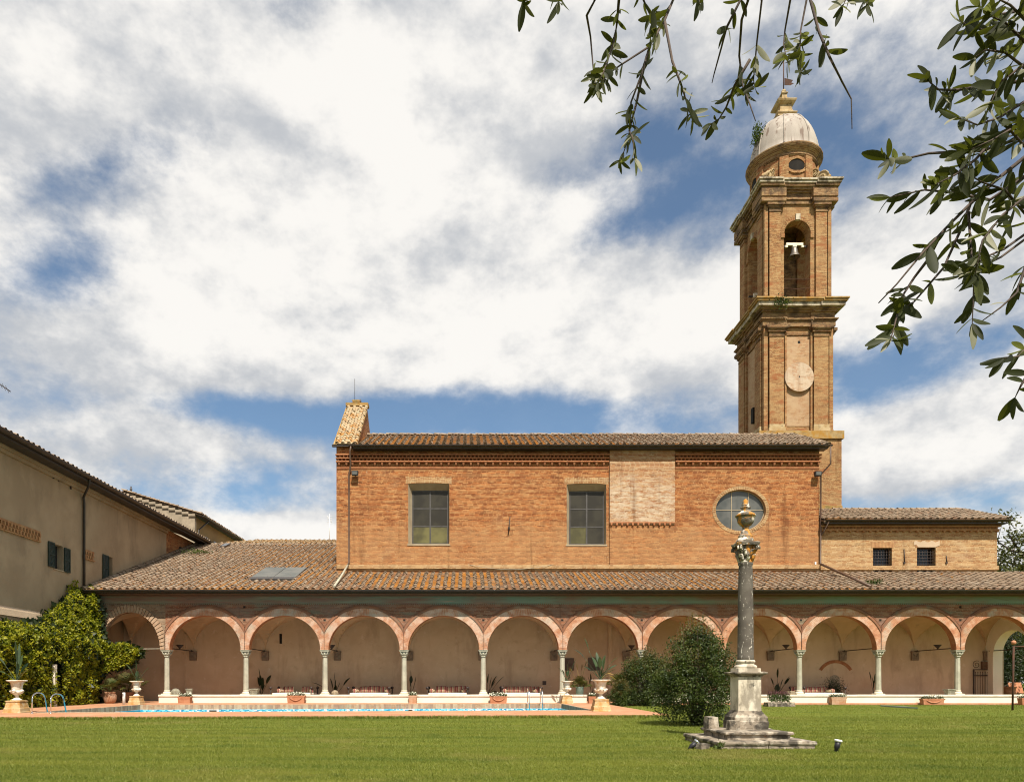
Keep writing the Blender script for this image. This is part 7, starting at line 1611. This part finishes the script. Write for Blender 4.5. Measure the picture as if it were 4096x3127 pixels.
leaves('inner_foliage', P2, rand_dirs(len(P2))+np.array((0.2, -0.2, 0)), RNG.uniform(0.25, 0.4, len(P2)), 0.26, 'darkleaf', ivy, None, 0.15)  # bigger backing leaves, coloured darker to paint the shade inside the ivy
q = MB()
for i in range(9):
    y = 29+i*1.1; q.tube([(XH+0.2, y, 0), (XH+0.35, y+0.2, 1.2), (XH+0.25, y-0.1, 2.6), (XH+0.1, y+0.3, 3.5)], [0.05, 0.04, 0.03, 0.015], 5)
q.tube([(-19.5, 38.3, 0), (-19.4, 38.4, 1.6), (-18.8, 38.35, 2.4), (-17.6, 38.4, 2.6)], [0.06, 0.05, 0.035, 0.015], 6); q.obj('stems', 'bark', ivy)
q = MB(); q.box(-19.35, -19.28, 33.72, 34.4, ZD, 2.15); tag(q.obj('garden_door', 'glass_black'), 'dark doorway almost hidden in the ivy', 'door')
q = MB(); q.box(-18.82, -18.72, 33.50, 33.70, ZD, 2.0); tag(q.obj('door_post', 'travertine_cap'), 'pale perforated post beside the doorway in the ivy', 'post')
# ------------------------------------------------------------------ rose bushes
def bush(name, c, rx_, ry_, h, n, label, L=0.06, seed=1, group='rose bushes', tips=True, flowers=14):
    rng = np.random.default_rng(seed); t = thing(name, label, 'bush', tuple(c), 0, group)
    a_ = rng.uniform(0, 6.2832, n); zf = rng.uniform(0.01, 1.0, n)
    d_ = np.stack([np.cos(a_), np.sin(a_), zf*1.6], 1)
    lump = 1+0.34*vnoise(d_, 1.9, seed)+0.28*vnoise(d_, 4.3, seed+5)+0.22*vnoise(d_, 9, seed+2)
    pr = np.interp(zf, [0, 0.08, 0.3, 0.6, 0.8, 0.93, 1.0], [0.55, 0.78, 1.0, 0.98, 0.80, 0.50, 0.22])
    rr = rng.uniform(0.05, 1.0, n)**0.40*lump*pr
    P = np.stack([d_[:, 0]*rr*rx_, d_[:, 1]*rr*ry_, zf*h*(0.93+0.12*vnoise(d_*np.array((1, 1, 0)), 2.4, seed+8))], 1)
    nc = 85; ci = rng.choice(len(P), nc, p=(lambda w: w/w.sum())(np.hypot(P[:, 0]/rx_, P[:, 1]/ry_)**2+0.15)); k = rng.random(len(P)) < 0.68
    P[k] = P[ci][rng.integers(0, nc, k.sum())]*np.array((1.06, 1.06, 1.03))+rng.normal(size=(k.sum(), 3))*np.array((0.13, 0.13, 0.11))*rx_; P = P[P[:, 2] > 0.02]
    m = len(P); leaves('foliage', P, rand_dirs(m, rng)*0.8+np.stack([d_[:m, 0], d_[:m, 1], np.full(m, 0.15)], 1)*0.5, rng.uniform(0.7, 1.5, m)*L, rng.uniform(0.5, 0.8, m)*L, 'rose', t, LOCAL)
    st = MB(); tp = []; td = []
    for i in range(95):
        a, r0 = rng.uniform(0, 6.28), rng.uniform(0.1, 1.0); ex, ey = math.cos(a)*rx_*r0*0.95, math.sin(a)*ry_*r0*0.95; zt_ = h*rng.uniform(0.74, 1.20)*(1-0.30*r0*r0)
        pts = [Vector((ex*0.15, ey*0.15, 0)), Vector((ex*0.5, ey*0.5, zt_*0.45)), Vector((ex*0.85, ey*0.85, zt_*0.8)), Vector((ex*1.08, ey*1.08, zt_))]
        st.tube(pts, [0.014, 0.010, 0.006, 0.003], 5)
        for k in range(34):
            f_ = rng.uniform(-0.2, 1.0); p = pts[2]+(pts[3]-pts[2])*f_; tp.append(np.array(p)+rng.normal(size=3)*0.045); td.append(rng.normal(size=3)+np.array((0, 0, 0.5)))
    st.obj('stems', 'bark', t, LOCAL)
    if tips: leaves('young_leaves', np.array(tp), np.array(td), rng.uniform(0.6, 1.2, len(tp))*L, L*0.55, 'rose_tip', t, LOCAL)
    return t
bush('rose_bush', (6.55, 20.9, 0), 1.05, 0.95, 2.72, 17000, 'big dark rose bush with thin new shoots beside the column monument', 0.065, 31)
bush('rose_bush', (PX(2588, 37.2), 37.2, 0), 1.35, 0.9, 2.6, 13000, 'broad dark rose bush growing against the low wall', 0.085, 32)
bush('rose_bush', (PX(2487, 36.6), 36.6, 0), 0.55, 0.45, 1.15, 4000, 'small round rose bush at the paving edge by the gap in the low wall', 0.07, 33)
q_ = thing('garden_palm', 'spiky palm rising between the rose bushes and the urn', 'palm', (PX(2495, 37.9), 37.9, 0))
for i in range(16):
    a = 2.4*i; e_ = 0.55+0.05*i; q = MB(); fan(q, (0, 0, 0.5), (math.cos(a)*math.cos(e_), math.sin(a)*math.cos(e_), math.sin(e_)), 0.9, 13, 0.55); q.obj('frond', 'palm', q_, LOCAL)
q = MB(); q.tube([(0, 0, 0), (0, 0, 0.55)], 0.07, 8); q.obj('stem', 'bark', q_, LOCAL)
# ------------------------------------------------------------------ trees
def tree(name, base, h, crown, label, m_, nleaf, L, seed, trunk_r=0.22, nb=9, group=None, clump=0.55):
    rng = np.random.default_rng(seed); t = thing(name, label, 'tree', tuple(base), 0, group)
    rx_, ry_, z0_, z1_ = crown; tr = MB(); tips = []
    tr.tube([(0, 0, -0.1), (0.06, 0.05, h*0.25), (-0.05, 0.1, h*0.55), (0.05, 0, h*0.85)], [trunk_r*1.3, trunk_r, trunk_r*0.6, trunk_r*0.15], 9)
    for i in range(nb):
        a = 2.4*i+rng.uniform(-0.4, 0.4); zs_ = z0_*0.8+(z1_-z0_)*0.75*i/nb; r_ = rng.uniform(0.6, 1.0)
        up = rng.uniform(0.1, 0.5)*(z1_-z0_)*0.4
        e_ = Vector((math.cos(a)*rx_*r_, math.sin(a)*ry_*r_, min(z1_, zs_+up+0.6))); s0 = Vector((0, 0, zs_)); mid = s0.lerp(e_, 0.5)+Vector(rng.normal(size=3))*0.15+Vector((0, 0, -0.1))
        tr.tube([s0, mid, e_], [trunk_r*0.42, trunk_r*0.25, 0.025], 6)
        for k in range(7):
            f_ = rng.uniform(0.35, 1.05); p = s0.lerp(mid, f_*2) if f_ < 0.5 else mid.lerp(e_, min(1, (f_-0.5)*2)); q2 = p+Vector(rng.normal(size=3))*Vector((rx_*0.22, ry_*0.22, (z1_-z0_)*0.12)).length*0.6
            tr.tube([p, q2], [0.03, 0.008], 4); tips.append(np.array(q2))
    tr.obj('trunk', 'bark', t, LOCAL)
    tips = np.array(tips); c_ = tips[rng.integers(0, len(tips), nleaf)]+rng.normal(size=(nleaf, 3))*clump*np.array((1, 1, 0.7))
    stuff_ = leaves('crown', c_, rand_dirs(nleaf, rng)+np.array((0, 0, 0.35)), rng.uniform(0.7, 1.3, nleaf)*L, L*0.45, m_, t, LOCAL); return t
tree('magnolia_tree', (36.3, 47.5, 0), 13.0, (3.6, 3.4, 6.0, 12.6), 'tall magnolia with glossy leaves rising beyond the annex roof', 'magnolia', 6500, 0.26, 41, 0.26, 15, clump=0.34)
tree('evergreen_tree', (39.4, 55, 0), 6.5, (1.8, 1.8, 0.6, 6.2), 'dark evergreen tree seen through the end arch of the loggia', 'darkleaf', 9000, 0.2, 42, 0.2, 14, clump=0.5)
tree('garden_tree', (42.6, 57, 0), 6.0, (1.9, 2.0, 1.4, 4.2), 'bright green leafy tree seen through the end arch of the loggia', 'treeleaf', 6000, 0.22, 43, 0.16, 12, clump=0.45)
tree('garden_tree', (48, 66, 0), 9.0, (3.5, 3.0, 1.5, 7.5), 'distant dark tree in the garden beyond the end arch', 'darkleaf', 7000, 0.3, 44, 0.2, 12, clump=0.7)
# ------------------------------------------------------------------ olive tree over the camera's shoulder
olive = thing('olive_tree', 'olive tree hanging leafy twigs over the courtyard from above', 'tree', (3.6, 1.6, 0))
q = MB(); q.tube([(3.6, 1.6, -0.1), (3.5, 1.65, 0.8), (3.3, 1.8, 1.7), (3.05, 1.9, 2.5), (2.7, 2.0, 3.3)], [0.26, 0.2, 0.17, 0.14, 0.10], 10); q.obj('trunk', 'bark', olive)
LIMB = [[(2.7, 2.0, 3.3), (2.3, 2.2, 3.9), (1.5, 2.5, 4.25), (0.6, 2.6, 4.3), (0.0, 2.7, 4.15)], [(3.05, 1.9, 2.5), (2.4, 2.0, 3.0), (2.0, 1.95, 3.2)], [(2.7, 2.0, 3.3), (2.2, 1.9, 3.35), (1.9, 1.95, 3.2)]]
for l in LIMB:
    q = MB(); q.tube(l, [0.09-0.065*i/(len(l)-1) for i in range(len(l))], 8); q.obj('limb', 'bark', olive)
BR = [ # (depth, points in the photograph, bare fraction at the start, bare end)
 (2.55, [(2476, 0), (2469, 86), (2457, 162), (2429, 248), (2414, 290), (2395, 330)], 0.10, 0, 1.3), (2.6, [(2381, 0), (2347, 62), (2362, 148), (2374, 290), (2380, 350)], 0.62, 0, 1.2),
 (2.6, [(2693, 0), (2657, 86), (2598, 186), (2571, 286), (2524, 410), (2519, 524), (2500, 595), (2480, 650)], 0.0, 0, 1.05), (2.55, [(2593, 190), (2481, 262), (2429, 300), (2405, 330)], 0.35, 0, 1.5),
 (2.5, [(2571, 290), (2548, 405), (2517, 524), (2531, 552), (2538, 633)], 0.3, 0, 1.2), (2.45, [(2660, 90), (2690, 248), (2724, 338), (2757, 443), (2771, 481)], 0.45, 0, 1.2),
 (2.6, [(2962, 0), (2905, 114), (2886, 190), (2857, 295), (2848, 333)], 0.0, 0.6, 0.9), (2.5, [(2993, 0), (2967, 81), (2957, 224), (2971, 343), (3000, 420), (3022, 484)], 0.35, 0.35, 1.2),
 (2.5, [(3000, 238), (2938, 343), (2905, 429), (2876, 476), (2840, 500)], 0.1, 0, 1.2), (2.45, [(3047, 0), (3028, 163), (3014, 321), (3020, 350)], 0.4, 0, 1.2),
 (2.4, [(3161, 0), (3140, 120), (3134, 179), (3150, 250)], 0.25, 0, 1.3), (2.4, [(3226, 0), (3202, 125), (3199, 228), (3205, 290)], 0.2, 0, 1.3),
 (2.3, [(3242, 0), (3275, 125), (3318, 228), (3367, 326), (3405, 397), (3408, 516)], 0.0, 0.55, 0.5), (2.3, [(3390, 0), (3400, -40), (3370, 30)], 0.0, 0, 0.8), (2.2, [(3460, -30), (3470, 20)], 0.0, 0, 0.8),
 (2.3, [(2090, -40), (2095, 20)], 0, 0, 1.4), (2.4, [(2240, -40), (2235, 5)], 0, 0, 0.7), (2.4, [(2560, -30), (2600, 60), (2620, 130)], 0.0, 0, 1.6), (2.4, [(2790, -30), (2800, 20)], 0, 0, 1.2),
 (1.95, [(4110, 321), (3933, 348), (3824, 361), (3753, 359), (3715, 326)], 0.2, 0, 1.4), (1.9, [(4110, 136), (3987, 130), (3878, 109), (3846, 87)], 0.0, 0, 1.3),
 (2.0, [(4110, 543), (3933, 603), (3715, 614), (3585, 644), (3552, 633)], 0.1, 0, 0.9), (1.9, [(4110, 620), (3973, 730), (3865, 831), (3776, 920), (3687, 1015), (3586, 1137), (3514, 1212)], 0.0, 0.22, 0.75),
 (1.9, [(3752, 956), (3711, 1039), (3657, 1111), (3615, 1176), (3586, 1271), (3562, 1361)], 0.35, 0, 1.3), (1.95, [(3895, 777), (3854, 896), (3776, 1069), (3657, 1206), (3598, 1242)], 0.1, 0, 0.7),
 (1.9, [(3874, 849), (3883, 986), (3895, 1146), (3889, 1295)], 0.0, 0.0, 1.1), (1.9, [(4110, 930), (4014, 998), (3931, 1033), (3880, 1080)], 0.5, 0, 1.2), (2.0, [(4110, 950), (4002, 1030), (3925, 1069), (3850, 1100)], 0.5, 0, 1.1),
 (1.9, [(4110, 1040), (4068, 1170), (4002, 1230), (3913, 1295)], 0.1, 0.25, 1.2), (1.9, [(4120, 1370), (4074, 1426), (4014, 1432)], 0.0, 0, 1.3), (1.8, [(4120, 1480), (4085, 1540), (4060, 1590)], 0.0, 0, 0.9),
 (1.85, [(4110, 480), (3990, 540), (3900, 640), (3820, 700), (3740, 740)], 0.0, 0, 1.4), (1.9, [(4110, 400), (4000, 470), (3910, 500), (3830, 470)], 0.0, 0, 1.3), (2.0, [(4110, 700), (3960, 800), (3800, 770), (3700, 760), (3560, 790)], 0.0, 0, 1.1),
 (1.85, [(4110, 780), (4010, 860), (3930, 960), (3900, 1100)], 0.0, 0, 1.4), (1.8, [(4110, 250), (4000, 330), (3960, 420)], 0.0, 0, 1.4), (1.9, [(4110, 40), (3990, 60), (3920, 30)], 0, 0, 1.4), (1.85, [(4110, 180), (4020, 90), (3950, 60)], 0, 0, 1.5), (1.8, [(4110, 90), (4040, 20), (3960, -20)], 0, 0, 1.5), (1.9, [(4110, 280), (4020, 210), (3940, 200), (3900, 230)], 0, 0, 1.3), (1.85, [(4110, 600), (4040, 520), (3970, 560), (3880, 600)], 0, 0, 1.6), (1.9, [(4120, 880), (4020, 760), (3930, 730), (3860, 690)], 0, 0, 1.5)]
def leafblade(L=1.0, W=0.27):
    q = MB(); n = 6; vs = []
    for i in range(n+1):
        t_ = i/n; w = W*0.5*(math.sin(math.pi*(0.02+0.95*t_)))**0.65; z = -0.10*t_*t_; vs += [(w, t_*L, z+w*0.35), (0, t_*L, z), (-w, t_*L, z+w*0.35)]
    for i in range(n): a = 3*i; q.f += [(a, a+1, a+4, a+3), (a+1, a+2, a+5, a+4)]; q.sm += [True, True]
    q.v = vs; return q
LB = leafblade(); LV = np.array(LB.v); lm = [LB.mesh('leaf'), LB.mesh('leaf')]; lm[0].materials.append(M['olive_top']); lm[1].materials.append(M['olive_pale'])
random.seed(5); LEAF = []
tw = MB()
for dep, pts, bare, barend, dens in BR:
    P = []
    for i, (u, v) in enumerate(pts): P.append(PT(u, v, dep+0.12*math.sin(i*1.3+u*0.01)))
    lim = min((Vector(p) for l in LIMB for p in l[1:]), key=lambda p: (p-P[0]).length)
    if (pts[0][1] <= 0 or pts[0][0] >= 4096): P0 = [lim, lim.lerp(P[0], 0.5)+Vector((0, 0, 0.08))]
    else: P0 = []
    r0 = 0.0052 if len(pts) > 4 else 0.0038
    m_ = len(P); tw = MB(); tw.tube(P0+P, [0.012, 0.008][:len(P0)]+[r0*(1-0.72*i/(m_-1)) for i in range(m_)], 5); tw.obj('twig', 'twig', olive)
    ln = [0]
    for a, b in zip(P[:-1], P[1:]): ln.append(ln[-1]+(b-a).length)
    T_ = ln[-1]; s_ = bare*T_; step = 0.033/dens/(1.15 if dep < 2.1 else 1.0)
    while s_ < T_*(1-barend)+0.001:
        k = max(i for i in range(m_) if ln[i] <= s_+1e-9); k = min(k, m_-2); f_ = (s_-ln[k])/(ln[k+1]-ln[k]); p = P[k].lerp(P[k+1], f_); ax = (P[k+1]-P[k]).normalized()
        ph = random.uniform(0, 6.28)
        for sg in (0, math.pi):
            if random.random() < 0.20: continue
            e_ = ax.orthogonal().normalized(); e_.rotate(Quaternion(ax, ph+sg)); d_ = (e_*random.uniform(0.5, 1.15)+ax*random.uniform(0.25, 1.0)+Vector((0, 0, -0.25))).normalized()
            LEAF.append((p, d_, random.uniform(0.040, 0.070)*(1.04 if dep < 2.1 else 1.0)*random.choice((0.75, 1, 1, 1.1))))
        s_ += step*random.uniform(0.6, 1.5)
    if barend == 0:
        for _ in range(3): LEAF.append((P[-1], ((P[-1]-P[-2]).normalized()+Vector((random.gauss(0, .5), random.gauss(0, .5), random.gauss(0, .5)))).normalized(), random.uniform(0.04, 0.065)))
random.shuffle(LEAF); rest = [MB(), MB()]
for i, (p, d_, L) in enumerate(LEAF):
    x_ = d_.cross(Vector((random.gauss(0, 1), random.gauss(0, 1), random.gauss(0, 1)))).normalized(); n_ = x_.cross(d_)
    m3 = Matrix((x_, d_, n_)).transposed() @ Matrix.Diagonal((L*random.uniform(0.85, 1.25), L, L)); wch = 1 if random.random() < 0.24 else 0
    if i < 300:
        o = bpy.data.objects.new('leaf', lm[wch]); COL.objects.link(o); o.parent = olive; o.matrix_basis = Matrix.Translation(p-Vector(olive['base'])) @ m3.to_4x4()
    else: rest[wch].add((LV @ np.array(m3).T+np.array(p)).tolist(), LB.f, True)
stuff(rest[0].obj('foliage', 'olive_top', olive)); stuff(rest[1].obj('pale_foliage', 'olive_pale', olive))
print('olive leaves', len(LEAF))
# ------------------------------------------------------------------ grass blades
def grass():
    rng = np.random.default_rng(99); X_ = []; Y_ = []; H_ = []
    # density falls and blade size grows with distance
    for (y0_, y1_, n, h) in ((6.5, 10.5, 330000, 0.022), (10.5, 14, 240000, 0.024), (14, 19, 180000, 0.029), (19, 26, 140000, 0.034), (26, 39, 90000, 0.040)):
        y = np.sqrt(rng.uniform(y0_**2, y1_**2, n)); x = y*rng.uniform(-1.0, 1.1, n)
        k = np.ones(n, bool)
        e_ = 24.0+(x+12.7)*0.0745
        k &= ~((x < 7.03) & (y > e_-0.01)) & (x < 40) & ~((y > 38.75)) & (x > -21.3)
        k &= ~((x > S1[0]) & (x < S1[1]) & (y > S1[2]) & (y < S1[3]))
        k &= ~((x > 19.6) & (x < 21.2) & (y > 33) & (y < 36.2))
        X_.append(x[k]); Y_.append(y[k]); H_.append(np.full(k.sum(), h))
    # a ragged fringe along the paving
    n = 9000; x = rng.uniform(-17, 7, n); X_.append(x); Y_.append(24.0+(x+12.7)*0.0745-rng.uniform(0.0, 0.18, n)); H_.append(np.full(n, 0.09))
    x = np.concatenate(X_); y = np.concatenate(Y_); h = np.concatenate(H_); n = len(x)
    h = h*rng.uniform(0.6, 1.4, n); w = h*0.22*rng.uniform(0.7, 1.3, n); a = rng.uniform(0, 6.283, n); lean = rng.uniform(0.0, 0.75, n); b = rng.uniform(0, 6.283, n)
    V = np.empty((n, 3, 3)); dx, dy = np.cos(a)*w, np.sin(a)*w
    V[:, 0] = np.stack([x-dx, y-dy, np.full(n, -0.012)], 1); V[:, 1] = np.stack([x+dx, y+dy, np.full(n, -0.012)], 1)
    V[:, 2] = np.stack([x+np.cos(b)*lean*h, y+np.sin(b)*lean*h, h-0.012], 1)
    o = npmesh('grass', V.reshape(-1, 3), np.arange(n*3).reshape(-1, 3), 'grass'); stuff(o); o['label'] = 'short mown green grass of the lawn'; o['category'] = 'grass'
grass()
weeds('weeds', (PX(735, 47)-0.2, 49.8, EZ+(49.8-EY)*SL+0.22), (0.5, 0.35, 0.06), 350, 'green weeds growing on the roof tiles below the house eave', 0.12)
weeds('weeds', (PX(3490, 39.5), 39.3, EZ+(39.3-EY)*SL+0.18), (0.22, 0.15, 0.06), 160, 'green weeds on the roof tiles beside the slanting drain pipe', 0.12)
